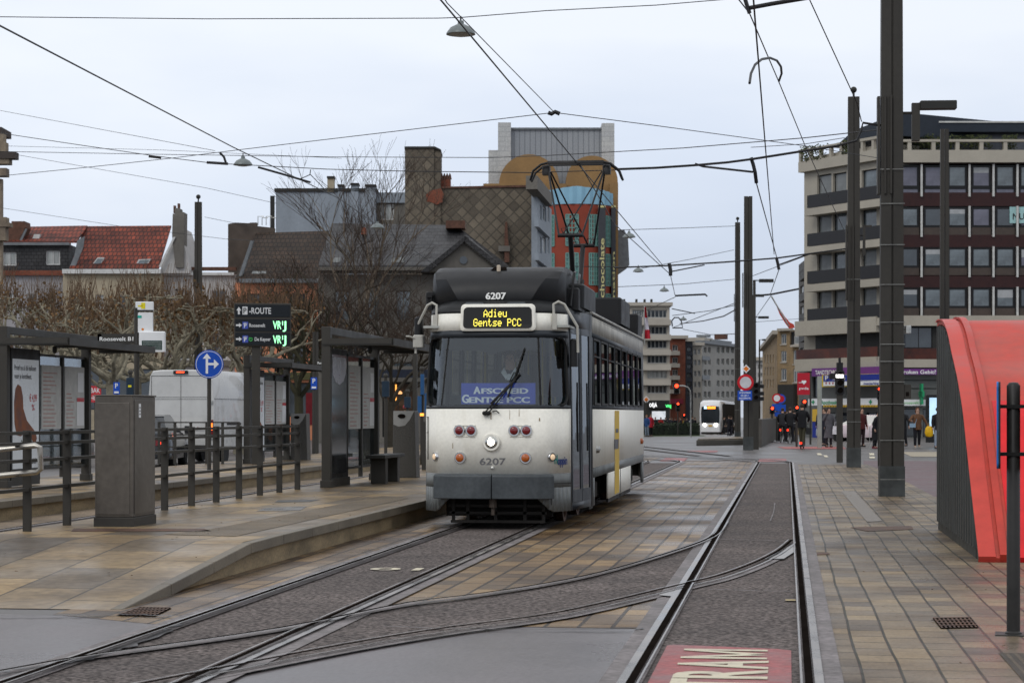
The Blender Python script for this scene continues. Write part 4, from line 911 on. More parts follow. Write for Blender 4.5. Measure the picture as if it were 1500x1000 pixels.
b = MB(); b.box(.223, .225, .16, .23, 1.17, 1.32); b.build('sticker', m_swhite, cb)
b = MB()
for i in range(3): b.box(.2255, .2262, .18, .21, 1.20 + i * .035, 1.215 + i * .035)
b.build('sticker_print', m_steel_d, cb)
# shelters
m_ad = M('poster_pale', (.50, .53, .56), .3, 0, .12, 1.5, emis=.16)
m_frost = M_glass('shelter_glass', (.85, .9, .9), .16, .02, .8)
m_mapp = M('timetable_paper', (.50, .50, .48), .5, 0, .12, 6)
def shelter(name, label, x, y, ad=True, short=False):
    r = thing(name, label, 'shelter', (x, y, PZ)); Ln = 4.6
    for yy_, dx in ((0, 0), (3.95, 0)):
        b = MB(); b.box(-.075, .075, yy_, yy_ + .13, -.02, 2.64 if yy_ == 0 else 2.5); b.box(-.095, .095, yy_ - .02, yy_ + .15, 0, .12); b.build('post', m_steel, r, bevel=.006)
    b = MB(); b.box(-.07, .05, .13, Ln, 2.52, 2.64); b.build('roof_beam', m_steel, r, bevel=.006)
    b = MB(); b.box(.06, 1.10, -.02, .04, 2.33, 2.45); b.box(1.04, 1.12, .04, Ln, 2.33, 2.45); b.box(.06, 1.04, Ln - .06, Ln, 2.33, 2.45)
    for i in range(1, 4): b.box(.06, 1.04, Ln * i / 4 - .03, Ln * i / 4 + .03, 2.36, 2.42)
    rf = b.build('roof_frame', m_steel, r)
    b = MB(); b.box(.06, 1.04, .04, Ln - .06, 2.425, 2.432); b.build('roof_glass', M('smoked_glass', (.10, .11, .115), .2, 0, .2, 3), rf)
    b = MB(); b.box(-.07, 1.1, -.03, -.021, 2.345, 2.36); b.build('trim', m_steel_d, rf)
    b = MB(); b.lathe([(.02, 0), (.04, .04), (.04, .10), (.02, .12)], (.55, .9, 2.22), 10); b.build('ceiling_lamp', m_steel_d, r)
    if ad:
        b = MB(); b.box(-.07, .045, .25, 1.55, .18, 2.30); c = b.build('poster_case', m_black, r, bevel=.01)
        b = MB(); b.box(.046, .052, .31, 1.49, .30, 2.12); pp = b.build('poster', m_ad, c)
        b = MB(); b.box(-.03, .03, .18, .25, 0, 2.33); b.box(-.05, .05, .25, 1.55, .02, .18); b.build('mount', m_steel, r)
        u = Vector((0, 1, 0)); X = .056; 
        b = MB(); b.text('Proef nu al dé kalkoen', (X, .86, 1.98), u, UP, .085, .98); b.build('poster_lettering', m_letter_k, pp); b = MB(); b.text('voor je kerstfeest.', (X, .76, 1.84), u, UP, .085, .78); b.build('poster_lettering', m_letter_k, pp); b = MB(); b.text('aldi', (X, 1.25, .42), u, UP, .09, .22); b.build('poster_lettering', m_letter_k, pp)
        b = MB(); b.text('€ 4,99', (X, 1.22, 1.48), u, UP, .12, .34); b.text('%', (X, 1.22, 1.32), u, UP, .10, .13); b.build('price_lettering', m_sred, pp)
        b = MB(); o_ = [(.42, 1.62), (.52, 1.70), (.66, 1.66), (.74, 1.50), (.76, 1.30), (.92, 1.10), (1.16, .98), (1.32, .90), (1.38, .80), (1.30, .68), (1.20, .74), (1.08, .88), (.86, .92), (.66, .84), (.48, .86), (.38, 1.05), (.36, 1.40)]
        b.prism([(X - .002, a, z) for a, z in o_], (.006, 0, 0)); b.build('roast_leg_print', M('roast_brown', (.30, .10, .035), .5, 0, .55, 4, c2=(.10, .03, .018), lo=.3, hi=.7), pp)
        b = MB()
        for i in range(26): a = .85 + random.gauss(0, .16); z = .72 + random.gauss(0, .05); b.poly([(X + .003, a, z), (X + .003, a + .03, z + .01), (X + .003, a + .01, z + .05)])
        b.build('herb_print', M('herb_green', (.07, .08, .02), .6), pp)
    else:
        b = MB(); b.box(-.05, .02, .20, 1.55, .12, 2.30); c = b.build('poster_case', m_black, r, bevel=.01)
        b = MB(); b.box(.021, .028, .30, 1.45, .22, 2.2); b.build('screen_glass', M('dark_mirror_glass', (.03, .032, .036), .06, 0, .5, .9, spec=1), c)
        b = MB(); b.poly([(.031, .34, 2.16), (.031, .36, 1.86), (.031, .6, 1.74), (.031, .9, 1.70), (.031, 1.2, 1.76), (.031, 1.38, 1.88), (.031, 1.4, 2.16)][::-1]); b.build('panel_reflection', M('lilac_reflection', (.36, .36, .42), .3), c)  # curved reflection in the case glass, painted on as a pale lilac shape
        b = MB(); b.box(-.05, .06, .13, 1.6, 0, .14); b.build('mount', m_steel, r)
    b = MB(); b.box(-.015, .0, 1.62, 3.95, .30, 2.20); b.build('glass_wall', m_frost, r)
    b = MB(); b.box(-.03, .02, 1.60, 1.64, .1, 2.3); b.box(-.03, .02, 1.6, 3.95, 2.2, 2.24); b.box(-.03, .02, 1.6, 3.95, .26, .30); b.box(-.035, .03, 2.72, 2.80, .1, 2.2); b.build('glass_frame', m_steel, r)
    b = MB(); b.m = 0; b.box(.004, .02, 1.72, 2.66, .95, 2.05); b.box(.004, .02, 2.86, 3.86, .95, 2.05); tt = b.build('timetable', [m_mapp], r)
    b = MB(); random.seed(int(abs(x) * 10))
    for k in range(14): z = 1.0 + k * .07; b.box(.021, .023, 1.78, 1.78 + random.uniform(.3, .8), z, z + .012)
    for k in range(9): z = 1.0 + k * .07; b.box(.021, .023, 2.92, 2.92 + random.uniform(.2, .5), z, z + .012)
    b.build('timetable_print', M('faded_red_print', (.40, .14, .11), .6, 0, .3, 8), tt)
    b = MB(); b.box(.022, .026, 3.45, 3.82, 1.0, 1.5); b.box(.022, .026, 3.5, 3.8, 1.6, 1.95); b.build('notice', m_swhite, tt)
    b = MB(); b.box(.027, .030, 3.45, 3.82, 1.43, 1.5); b.build('notice_header', m_sred, tt)
    return r
s1 = shelter('tram_shelter', 'dark steel shelter with ham poster on the far platform', -12.68, 32.0)
b = MB(); b.box(.55, .62, 3.05, 4.5, 2.45, 2.63); nb = b.build('name_board', m_steel, s1)
b = MB(); b.text('Roosevelt B1', (.90, 3.04, 2.54), (1, 0, 0), UP, .07, .62); b.build('lettering', m_letter_w, nb)
b = MB(); b.box(.55, 1.25, 3.05, 3.1, 2.45, 2.63); b.build('name_plate', m_steel, nb)
s2 = shelter('tram_shelter', 'dark steel shelter behind the parking guidance post', -13.0, 48.4)
b = MB(); b.box(.9, 1.3, 3.5, 3.55, 2.45, 2.62); nb = b.build('name_board', m_steel, s2); b = MB(); b.text('Roosevelt', (1.1, 3.49, 2.53), (1, 0, 0), UP, .06, .3); b.build('lettering', m_letter_w, nb)
s3 = shelter('tram_shelter', 'dark steel shelter with dark display case and bench on the near platform', -7.50, 32.9, ad=False)
# bench
P = GP(546, 37, PZ); bn = thing('bench', 'dark steel bench with two slab legs inside the near shelter', 'bench', (-7.02, 34.6, PZ), 0)
b = MB(); b.box(-.17, .17, -.0, 1.85, .44, .50); b.build('seat', m_steel_d, bn, bevel=.008)
for y in (.25, 1.35): b = MB(); b.box(-.13, .13, y, y + .22, 0, .44); b.build('leg', m_steel, bn, bevel=.006)
# waste bins
def bin_(loc, label, w=.42, dp=.45, h=1.22):
    r = thing('waste_bin', label, 'bin', loc)
    b = MB(); pr = [(0, 0), (w, 0), (w - .035, h), (0.015, h)]
    b.prism([(x, 0, z) for x, z in pr], (0, dp, 0)); b.build('bin_body', M('perforated_steel', (.075, .072, .066), .5, 0, .3, 60, grain=.3, bscale=45, bump=.5), r, bevel=.01)
    b = MB(); b.prism([(.02, -.006, h - .005), (.02, -.006, h - .26), (.12, -.006, h - .30), (.24, -.006, h - .28), (.33, -.006, h - .18), (w - .04, -.006, h - .005)], (0, .02, 0)); b.build('bin_front', M('bin_light_grey', (.30, .30, .29), .4, 0, .1), r)
    b = MB(); b.lathe([(.075, 0), (.075, .012)], (.18, -.008, h - .10), 14, (0, -1, 0)); 
    for v in b.v: v.z = (v.z - (h - .10)) * .55 + h - .10
    b.build('opening', m_groove, r)
bin_((-7.42, 38.2, PZ), 'dark perforated waste bin with pale top beside the near shelter', .46, .4, 1.27)
bin_((-12.9, 52.4, PZ), 'dark perforated waste bin with pale top behind the second shelter', .46, .4, 1.22)
b = MB(); b.box(-.04, .04, -.04, .04, 0, 2.45); tag(b.build('signal_post', m_steel), 'slim bare steel post between waste bin and tram', 'post').location = (-7.22, 39.5, PZ)
# direction sign
sg = thing('direction_sign', 'round blue sign with white straight and turn arrows on a grey post', 'road sign', (-12.38, 43.0, PZ))
sg.rotation_euler = (0, 0, R(17))
b = MB(); b.tube([(0, 0, 0), (0, 0, 2.62)], .045, 10); b.build('post', m_steel, sg, smooth=40)
b = MB(); b.lathe([(.305, .0), (.305, .02), (.29, .028)], (0, -.06, 2.28), 36, (0, -1, 0)); dsc = b.build('disc', m_blue, sg)
b = MB(); pr = [(math.cos(a_), math.sin(a_)) for a_ in [2 * math.pi * i / 36 for i in range(37)]]
for i in range(36): b.poly([(p[0] * r_, -.0895, 2.28 + p[1] * r_) for p, r_ in ((pr[i], .275), (pr[i + 1], .275), (pr[i + 1], .285), (pr[i], .285))])
y = -.091; q = lambda pts: b.poly([(x, y, 2.28 + z) for x, z in pts])
q([(-.075, -.20), (-.025, -.20), (-.025, .13), (-.075, .13)]); q([(-.14, .12), (.04, .12), (-.05, .235)]); q([(-.025, -.02), (.10, -.02), (.10, .03), (-.025, .03)]); q([(.10, -.10), (.205, .005), (.10, .11)])
b.build('arrows', m_swhite, dsc)
# parking guidance board
P = GP(375, 49.2, PZ); pg = thing('parking_guidance_sign', 'black electronic parking route board with green free lettering on a square post', 'sign', P, R(14))
b = MB(); b.box(-.10, .10, -.08, .12, 0, 3.1); b.build('post', m_steel, pg, bevel=.01)
b = MB(); x0, x1 = -.52, .84
b.box(x0, x1, -.14, .10, 2.83, 3.86); cs_ = b.build('casing', m_steel, pg, bevel=.012)
zs = [(3.535, 3.82), (3.19, 3.475), (2.86, 3.15)]
for z0, z1 in zs: b = MB(); b.box(x0 + .03, x1 - .03, -.155, -.141, z0, z1); b.build('panel', m_scr, cs_)
b = MB(); Y = -.157; u = (1, 0, 0)
def arrow_up(b, x, z, s): b.poly([(x - s * .25, Y, z - s), (x + s * .25, Y, z - s), (x + s * .25, Y, z), (x - s * .25, Y, z)]); b.poly([(x - s * .65, Y, z), (x + s * .65, Y, z), (x, Y, z + s)])
def arrow_r(b, x, z, s): b.poly([(x - s, Y, z - s * .28), (x, Y, z - s * .28), (x, Y, z + s * .28), (x - s, Y, z + s * .28)]); b.poly([(x, Y, z - s * .75), (x + s * .9, Y, z), (x, Y, z + s * .75)])
arrow_up(b, x0 + .115, 3.68, .09); arrow_r(b, x0 + .12, 3.33, .075); arrow_r(b, x0 + .12, 3.0, .075)
b.box(x0 + .20, x0 + .32, Y - .001, Y, 3.585, 3.775); b.text('-ROUTE', (x0 + .62, Y, 3.68), u, UP, .145, .52); b.text('Roosevelt', (x0 + .55, Y, 3.33), u, UP, .085, .38); b.text('De Keyser', (x0 + .68, Y, 3.0), u, UP, .085, .38)
b.build('lettering', M('board_grey_white', (.60, .61, .62), .5, 0, 0), cs_)
b = MB(); b.text('P', (x0 + .26, Y - .003, 3.68), u, UP, .13, .075); b.build('lettering', m_scr, cs_)
b = MB(); b.box(x0 + .20, x0 + .335, Y - .001, Y, 3.245, 3.415); b.box(x0 + .20, x0 + .335, Y - .001, Y, 2.915, 3.085); b.build('parking_symbol', M('symbol_blue', (.05, .08, .35), .4, 0, 0), cs_)
b = MB()
for zc in (3.32, 2.99): b.text('P', (x0 + .268, Y - .003, zc), u, UP, .10, .06); b.tube([(x0 + .215, Y - .003, zc + .04), (x0 + .268, Y - .003, zc + .075), (x0 + .32, Y - .003, zc + .04)], .006, 4)
b.build('parking_lettering', m_swhite, cs_)
b = MB(); b.tube([(x0 + .365, Y, 3.04), (x0 + .355, Y, 2.98), (x0 + .39, Y, 2.95), (x0 + .43, Y, 2.97), (x0 + .43, Y, 3.02), (x0 + .39, Y, 3.03), (x0 + .38, Y, 3.0)], .009, 4); b.build('green_symbol', M('symbol_green', (.05, .4, .08), .4, 0, 0, emis=.2), cs_)
b = MB()
for zc in (3.34, 2.995):
    b.text('VR', (x0 + 1.025, Y - .002, zc), u, UP, .19, .20); b.text('I', (x0 + 1.155, Y - .002, zc + .045), u, UP, .10, .022); b.text('J', (x0 + 1.20, Y - .002, zc), u, UP, .19, .085)
b.build('led_lettering', M('led_green_white', (.35, 1.0, .50), .4, 0, 0, emis=1.3), cs_)
# stop flag with display
st = thing('stop_flag', 'white tram stop flag with yellow top over a small departures display', 'stop sign', (-12.6, 38.7, PZ - .12), R(12))
b = MB(); b.tube([(0, 0, .12), (0, 0, 3.40)], .05, 10); b.build('post', m_steel, st, smooth=40)
b = MB(); b.rbox(-.01, .32, -.04, .02, 2.92, 3.31, .02); b.build('panel', m_swhite, st)
b = MB(); b.rbox(-.02, .33, -.045, .025, 3.36, 3.52, .02); b.box(-.02, .33, -.047, .025, 3.33, 3.355); tp = b.build('top_plate', m_swhite, st)
b = MB(); b.box(.09, .17, -.049, -.046, 3.38, 3.50); b.box(.03, .12, -.049, -.046, 3.42, 3.45); b.build('yellow_mark', M('yellow_print', (.70, .60, .02), .4), tp)
b = MB(); b.box(-.02, .33, -.050, -.0475, 3.33, 3.355) ; b.build('dark_band', m_steel_d, tp)
b = MB(); b.box(.02, .10, -.044, -.0405, 3.20, 3.25); b.build('line_number', M('teal_print', (.02, .35, .28), .5), st)
b = MB(); b.lathe([(.025, 0), (.025, .004)], (.12, -.041, 2.98), 12, (0, -1, 0)); b.build('orange_mark', M('orange_print', (.6, .2, .03), .5), st)
b = MB(); b.rbox(.05, .56, -.10, .06, 2.54, 2.94, .04); dp_ = b.build('display_case', m_swhite, st)
b = MB(); b.box(.11, .50, -.106, -.101, 2.58, 2.76); b.build('display_screen', M('display_green_black', (.03, .06, .05), .3), dp_)
b = MB()
for i in range(4): b.box(.13, .48, -.109, -.107, 2.60 + i * .04, 2.608 + i * .04)
b.build('display_line', m_galv, dp_)
# P signs
for px, py, d, lab in ((171, 567, 60, 'small blue parking sign by the trunks beyond the ham poster shelter'), (460, 560, 66, 'small blue parking sign beside the near shelter post')):
    P = GP(px, d, .0); z = zz(py, d); r = thing('parking_sign', lab, 'road sign', P, YAW)
    b = MB(); b.tube([(.0, .03, 0), (.0, .03, z + .22)], .04, 8); b.build('post', m_steel, r)
    w = 4.6 / 3000 * d; b = MB(); b.box(-w, w, -.03, 0, z - w * 2.2, z + w * 1.6); pl = b.build('plate', m_blue, r)
    b = MB(); b.text('P', (-.0, -.034, z + w * .5), (1, 0, 0), UP, w * 1.5, w * .9); b.box(-w * .7, w * .7, -.036, -.033, z - w * 1.9, z - w * 1.3); b.build('lettering', m_swhite, pl)
# ================================================================ VEHICLES
m_carglass = M('car_glass', (.02, .025, .03), .05, 0, .2, 1, spec=1)
m_van = M('van_white', (.50, .50, .49), .3, 0, .08, 1.2, coat=.4)
P = Vector((-17.6, 57.6, 0)); vn = thing('delivery_van', 'white high-roof delivery van seen from the rear with lit brake lamp', 'van', tuple(GP(265, 60)), R(-2))
b = MB(); Wd, Hh, Ln = 1.02, 2.78, 5.6
def vring(y, hz, w): 
    o = [(-w, .45), (-w, 1.2), (-w * .985, 1.9), (-w * .93, hz - .16), (-w * .86, hz - .03), (-w * .6, hz), (w * .6, hz), (w * .86, hz - .03), (w * .93, hz - .16), (w * .985, 1.9), (w, 1.2), (w, .45)]
    return [(x, y, z) for x, z in o]
b.loft([vring(0, Hh - .03, Wd * .99), vring(.06, Hh, Wd), vring(4.0, Hh, Wd), vring(4.5, 2.3, Wd * .98), vring(5.1, 1.35, Wd * .95), vring(5.6, 1.1, Wd * .85)])
b.build('van_body', m_van, vn, smooth=35)
b = MB(); b.box(-.004, .004, -.012, 0, .55, 2.62)
for x in (-.90, .90): b.box(x - .004, x + .004, -.012, 0, .55, 2.60)
b.box(-.9, .9, -.012, 0, 2.60, 2.61); b.box(-.9, .9, -.012, 0, 1.98, 1.985); b.box(-.9, .9, -.012, 0, 1.92, 1.925); b.box(1.018, 1.026, .1, 4.5, 1.05, 1.10); b.box(1.0, 1.024, .06, 3.6, 1.93, 1.937)
b.build('door_seam', m_steel_d, vn)
b = MB(); b.box(-.9, .9, -.015, 0, 1.0, 1.03); b.build('door_crease', m_van, vn)
b = MB(); b.rbox(-.22, .22, -.06, .05, 2.66, 2.76, .02); bl = b.build('high_brake_lamp', m_black, vn); b = MB(); b.box(-.12, .12, -.065, -.06, 2.69, 2.73); b.build('lens', m_litred, bl)
for x in (-.95, .93):
    b = MB(); b.rbox(x - .06, x + .06, -.03, .04, .78, 1.32, .02); tl = b.build('tail_lamp', m_redl, vn)
    b = MB(); b.box(x - .045, x + .045, -.036, -.031, 1.02, 1.22); b.build('lens', M('amber_red_lit', (1, .16, .02), .4, 0, 0, emis=3.2), tl)
    for z in (1.78, .75): b = MB(); b.rbox(x - .02 - .07, x + .05, -.04, .0, z, z + .10, .015); b.build('hinge', m_galv, vn)
b = MB(); b.rbox(.12, .26, -.05, 0, .92, 1.14, .03); b.build('handle', m_black, vn)
b = MB(); b.lathe([(.05, 0), (.05, .01)], (.52, -.0, 1.06), 16, (0, -1, 0)); b.build('badge', m_redl, vn)
b = MB(); b.box(-.26, .26, -.03, -.01, .60, .71); pl = b.build('number_plate', m_swhite, vn)
b = MB(); b.box(-.72, -.42, -.018, -.012, .99, 1.03); b.build('van_lettering', m_steel_d, vn)
b = MB(); b.rbox(-1.0, 1.0, -.14, .1, .38, .58, .04); b.build('bumper', m_black, vn)
b = MB(); b.box(1.02, 1.03, 1.2, 2.6, 1.16, 1.22); b.build('side_rail', m_black, vn)
def wheels(r, xs, ys, R_, name='wheel'):
    for x in xs:
        for y in ys:
            s = 1 if x > 0 else -1; b = MB(); b.lathe([(R_ * .6, -.12), (R_ * .93, -.12), (R_, -.08), (R_, .06), (R_ * .93, .10), (R_ * .62, .09)], (x - s * .08, y, R_), 20, (s, 0, 0)); w = b.build('wheel', m_rub, r, smooth=40)
            b = MB(); b.lathe([(R_ * .62, .05), (R_ * .55, .07), (R_ * .2, .06), (0, .07)], (x - s * .08, y, R_), 16, (s, 0, 0)); b.build('rim', m_galv, w, smooth=40)
wheels(vn, (-.98, .98), (1.15, 4.5), .35)
def car(label, loc, rz, col, Ln=4.3, Wd=.88, H=1.45, tail=True, group=None):
    r = thing('car', label, 'car', loc, rz, group); mt = M('carpaint_%d_%d_%d' % tuple(int(c * 255) for c in col), col, .22, .3, .05, 2, coat=.7)
    prof = [(.0, .38, .55), (.02, .80, .95), (.12, .92, 1.0), (.9, .98, 1.0), (3.2, .95, 1.0), (4.1, .78, .97), (Ln, .45, .80)]
    b = MB(); b.loft([[(-Wd * w, y, .25), (-Wd * w, y, z * .75), (-Wd * w * .93, y, z), (Wd * w * .93, y, z), (Wd * w, y, z * .75), (Wd * w, y, .25)] for y, z, w in prof]); b.build('car_body', mt, r, smooth=40)
    b = MB(); cab = [(.15, .95, .86), (.55, H - .06, .70), (1.0, H, .68), (2.0, H, .68), (2.5, H - .08, .70), (3.35, .94, .86)]
    b.loft([[(-Wd * .9, y, .88), (-Wd * w, y, z), (Wd * w, y, z), (Wd * .9, y, .88)] for y, z, w in cab]); cb_ = b.build('cabin_glass', m_carglass, r, smooth=20)
    b = MB(); b.loft([[(-Wd * w * 1.01, y, z), (-Wd * w, y, z + .015), (Wd * w, y, z + .015), (Wd * w * 1.01, y, z)] for y, z, w in ((.62, H - .045, .69), (1.0, H, .68), (2.0, H, .68), (2.45, H - .07, .69))]); b.build('car_roof', mt, r, smooth=40)
    for x in (-.6, .6): b = MB(); b.box(x * Wd / .88 - .14, x * Wd / .88 + .14, -.02, .06, .62, .78); b.build('tail_lamp', m_redl, r)
    if tail:
        for x in (-.6, .6): b = MB(); b.box(x - .08, x + .08, -.03, -.02, .66, .73); b.build('tail_lens', m_litred, r)
    b = MB(); b.box(-.26, .26, -.03, 0, .48, .59); b.build('number_plate', m_swhite, r)
    wheels(r, (-Wd, Wd), (.8, 3.4), .31); return r
car('black car behind the cabinet in the side road beside the van', tuple(GP(203, 56)), R(10), (.006, .006, .007))
car('silver car seen through the glass of the ham poster shelter', (-17.2, 37.5, 0), R(58), (.45, .46, .46))
car('white car passing behind the ham poster shelter', (-21.0, 52, 0), R(-10), (.6, .6, .6))
for px, d, rz, col, lab in ((1268, 118, 30, (.02, .022, .025), 'dark car seen between the two tall poles'), (1322, 112, 80, (.55, .45, .47), 'pale car passing behind the thick pole')):
    P = ground_at(px, d); car(lab, P, R(rz), col, tail=False)
for px, d, col, lab in ((1012, 255, (.25, .27, .3), 'grey car queuing on the boulevard behind the hedge'), (1064, 230, (.03, .05, .10), 'dark blue car on the boulevard beside the distant tram')):
    P = ground_at(px, d); P.z = gz(P.y); car(lab, P, R(5), col)
# distant modern tram
P = GP(1040.5, 205, 0); P.z = gz(P.y); t2 = thing('tram', 'modern white low-floor tram approaching with glaring headlamps and orange display', 'tram', P, R(-1.5))
b = MB(); m_t2 = M('tram_gloss_white', (.7, .7, .7), .25, 0, .03, coat=.5)
def tr(y, w, h): return [(x * w, y, z) for x, z in ((-1, .25), (-1, 2.4), (-.93, h - .25), (-.7, h - .03), (0, h), (.7, h - .03), (.93, h - .25), (1, 2.4), (1, .25))]
b.loft([tr(0, .92, 2.9), tr(.25, 1.08, 3.2), tr(1.2, 1.15, 3.45), tr(8, 1.15, 3.45), tr(29, 1.15, 3.45)]); b.build('tram_body', m_t2, t2, smooth=50)
b = MB(); b.poly([(-.90, -.01, 1.15), (.90, -.01, 1.15), (.93, .0, 2.2), (.86, .02, 2.78), (.3, -.01, 2.86), (-.3, -.01, 2.86), (-.86, .02, 2.78), (-.93, .0, 2.2)]); 
for v in b.v: v.y -= .02
b.build('windscreen', m_carglass, t2)
for s in (-1, 1):
    b = MB(); b.poly([(s * 1.18, 1.3, 1.1), (s * 1.18, 28, 1.1), (s * 1.18, 28, 3.1), (s * 1.18, 1.3, 3.1)][::s]); b.poly([(s * 1.17, .9, .25), (s * 1.17, 28, .25), (s * 1.17, 28, .75), (s * 1.17, .9, .75)][::s]); b.build('side_window', M('dark_side_band', (.02, .022, .025), .8, 0, 0), t2)
    b = MB(); b.lathe([(.16, 0), (.14, .05), (0, .07)], (s * .55, -.01, .95), 14, (0, -1, 0)); b.build('headlight', M('lit_headlamp', (1, .97, .88), .3, 0, 0, emis=8), t2)
b = MB(); b.box(-.30, .52, -.045, -.035, 2.56, 2.80); b.build('destination_display', M('led_orange', (1, .28, .03), .4, 0, 0, emis=2.2), t2)
b = MB(); b.box(-.62, -.36, -.045, -.035, 2.56, 2.80); b.build('line_display', M('led_blue_white', (.5, .8, 1), .4, 0, 0, emis=1.8), t2)
b = MB(); b.box(-.2, .2, -.05, -.03, .80, .95); b.build('number_plate', M('plate_yellow', (.6, .35, .03), .4), t2)
b = MB(); b.box(-.9, .9, .02, 28, .05, .3); b.build('underframe', m_under, t2)
# ================================================================ RED CANOPY
kx = 1.95; kz = [(21.25, 0.03), (21.3, .07), (22.2, .79), (22.75, 1.25), (23.15, 1.57), (23.85, 1.94), (24.6, 2.24), (25.2, 2.50), (25.9, 2.68), (26.7, 2.745), (27.2, 2.74)]
kz = [(y - .25, z * .955) for y, z in kz]
kk = thing('entrance_canopy', 'curved red canopy with dark ribbed side wall standing on the pavement', 'canopy', (kx, 21.0, 0))
Q = smoothline([(0, y - 21.0, z) for y, z in kz], 4); Wc = 6.2
def ksheet(x0, x1, off, th, sub=None):
    b = MB(); P0 = [p + Vector((0, 0, 0)) for p in Q]; nrm = []
    for i in range(len(Q)):
        d = (Q[min(i + 1, len(Q) - 1)] - Q[max(i - 1, 0)]).normalized(); nrm.append(Vector((0, -d.z, d.y)))
    A = [Q[i] + nrm[i] * off for i in range(len(Q))]; B_ = [Q[i] + nrm[i] * (off + th) for i in range(len(Q))]
    if sub: A = A[sub[0]:sub[1]]; B_ = B_[sub[0]:sub[1]]
    n = len(A); V = [(x0, p.y, p.z) for p in A] + [(x1, p.y, p.z) for p in A] + [(x0, p.y, p.z) for p in B_] + [(x1, p.y, p.z) for p in B_]
    fs = []
    for i in range(n - 1): fs += [[i, n + i, n + i + 1, i + 1], [2 * n + i, 2 * n + i + 1, 3 * n + i + 1, 3 * n + i], [i, i + 1, 2 * n + i + 1, 2 * n + i], [n + i, 3 * n + i, 3 * n + i + 1, n + i + 1]]
    fs += [[0, 2 * n, 3 * n, n], [n - 1, 2 * n - 1, 4 * n - 1, 3 * n - 1]]
    return b.add(V, fs)
m_kf = M('faded_red_shell', (.50, .055, .038), .5, 0, .1, 1.0, c2=(.40, .070, .05), grain=.08, bscale=8, bump=.05)
m_kr = M('fresh_red_shell', (.62, .016, .020), .45, 0, .12, 1.5, grain=.05, bscale=10)
ksheet(-.03, Wc, 0, .05).build('shell', m_kf, kk, smooth=40)
ksheet(.28, Wc - .02, .051, .008, (0, 18)).build('fresh_panel', m_kr, kk, smooth=40)
ksheet(-.05, .12, .051, .018).build('edge_trim', M('edge_red', (.50, .055, .04), .4, 0, .12, 3), kk, smooth=40)
ksheet(.16, .235, .060, .035, (2, len(Q))).build('seam_strip', M('seam_red', (.44, .045, .03), .4, 0, .12, 3), kk, smooth=40)
b = MB(); b.box(0.28, Wc, 5.95, 6.0, 2.60, 2.66); b.build('top_edge', M('top_red', (.35, .015, .02), .4), kk)
b = MB()
zf = lambda y: max(.02, next((Q[i].z + (Q[i + 1].z - Q[i].z) * (y - Q[i].y) / max(1e-6, Q[i + 1].y - Q[i].y) for i in range(len(Q) - 1) if Q[i].y <= y <= Q[i + 1].y), 2.7))
y = .4
while y < 5.7:
    b.prism([(-.0, y, .12), (-.0, y + .09, .12), (-.05, y + .12, .12), (-.05, y + .24, .12), (0, y + .27, .12), (.06, y + .27, .12), (.06, y, .12)], (0, 0, 1))
    n_ = 14
    for v in b.v[-n_:]:
        if v.z > 1: v.z = max(.13, zf(v.y) - .02)
    y += .30
b.build('ribbed_wall', M('ribbed_steel', (.060, .064, .062), .45, .2, .2, 2, c2=(.04, .042, .04)), kk)
b = MB(); b.box(-.02, .02, .28, 5.9, .0, .125); b.box(-.02, Wc, .5, .55, -.02, .10); b.build('base', M('canopy_base', (.05, .05, .045), .6), kk)
b = MB(); b.box(Wc - .05, Wc, .3, 5.9, 0, .6); b.build('end_wall', m_steel, kk)
random.seed(5); gb = MB()
for i in range(240):
    x = random.uniform(2.6, 5.2); y_ = 20.9 + random.uniform(-.12, .25); h = random.uniform(.03, .12); a = random.uniform(0, 6.28); dx, dy = math.cos(a) * .008, math.sin(a) * .008
    gb.poly([(x - dx, y_ - dy, 0), (x + dx, y_ + dy, 0), (x + random.gauss(0, .03), y_ + random.gauss(0, .03), h)])
tag(gb.build('weeds', m_grass), 'tufts of grass and weeds at the foot of the red canopy', 'weeds', kind='stuff')
# blue edged sign plates on a post
P = GP(1484.5, 13.8, 0); bs = thing('sign_post', 'black round post carrying two blue-edged plates seen edge-on', 'sign post', P, R(-6.1))
b = MB(); b.lathe([(.055, 0), (.055, .02), (.045, .03), (.045, 1.68), (.030, 1.70), (0, 1.705)], (0, 0, 0), 20); b.build('post', M('post_black', (.028, .027, .026), .4, 0, .2, 5), bs, smooth=40)
b = MB(); b.box(-.12, .12, -.12, .12, 0, .012); b.build('foot_plate', m_steel_d, bs)
for s in (-1, 1):
    x = s * .085
    b = MB(); rg = [(x, .21 * math.cos(a_) if False else (.22 - .04) * (1 if math.cos(a_) > 0 else -1) + .04 * math.cos(a_), 1.415 + ((.29 - .04) * (1 if math.sin(a_) > 0 else -1) + .04 * math.sin(a_))) for a_ in [2 * math.pi * (i + .5) / 24 for i in range(24)]]
    b.prism(rg, (s * .012, 0, 0)); pl = b.build('sign_plate', m_black, bs)
    b = MB(); b.prism([(p[0] + s * .012, p[1] * 1.02, p[2]) for p in rg], (s * .012, 0, 0)); b.build('sign_face', M('edge_blue', (.02, .13, .38), .35), pl)
    for z in (1.22, 1.54):
        b = MB(); b.box(min(0, x), max(0, x), -.055, .055, z - .012, z + .012); b.build('clamp', m_rub, bs)
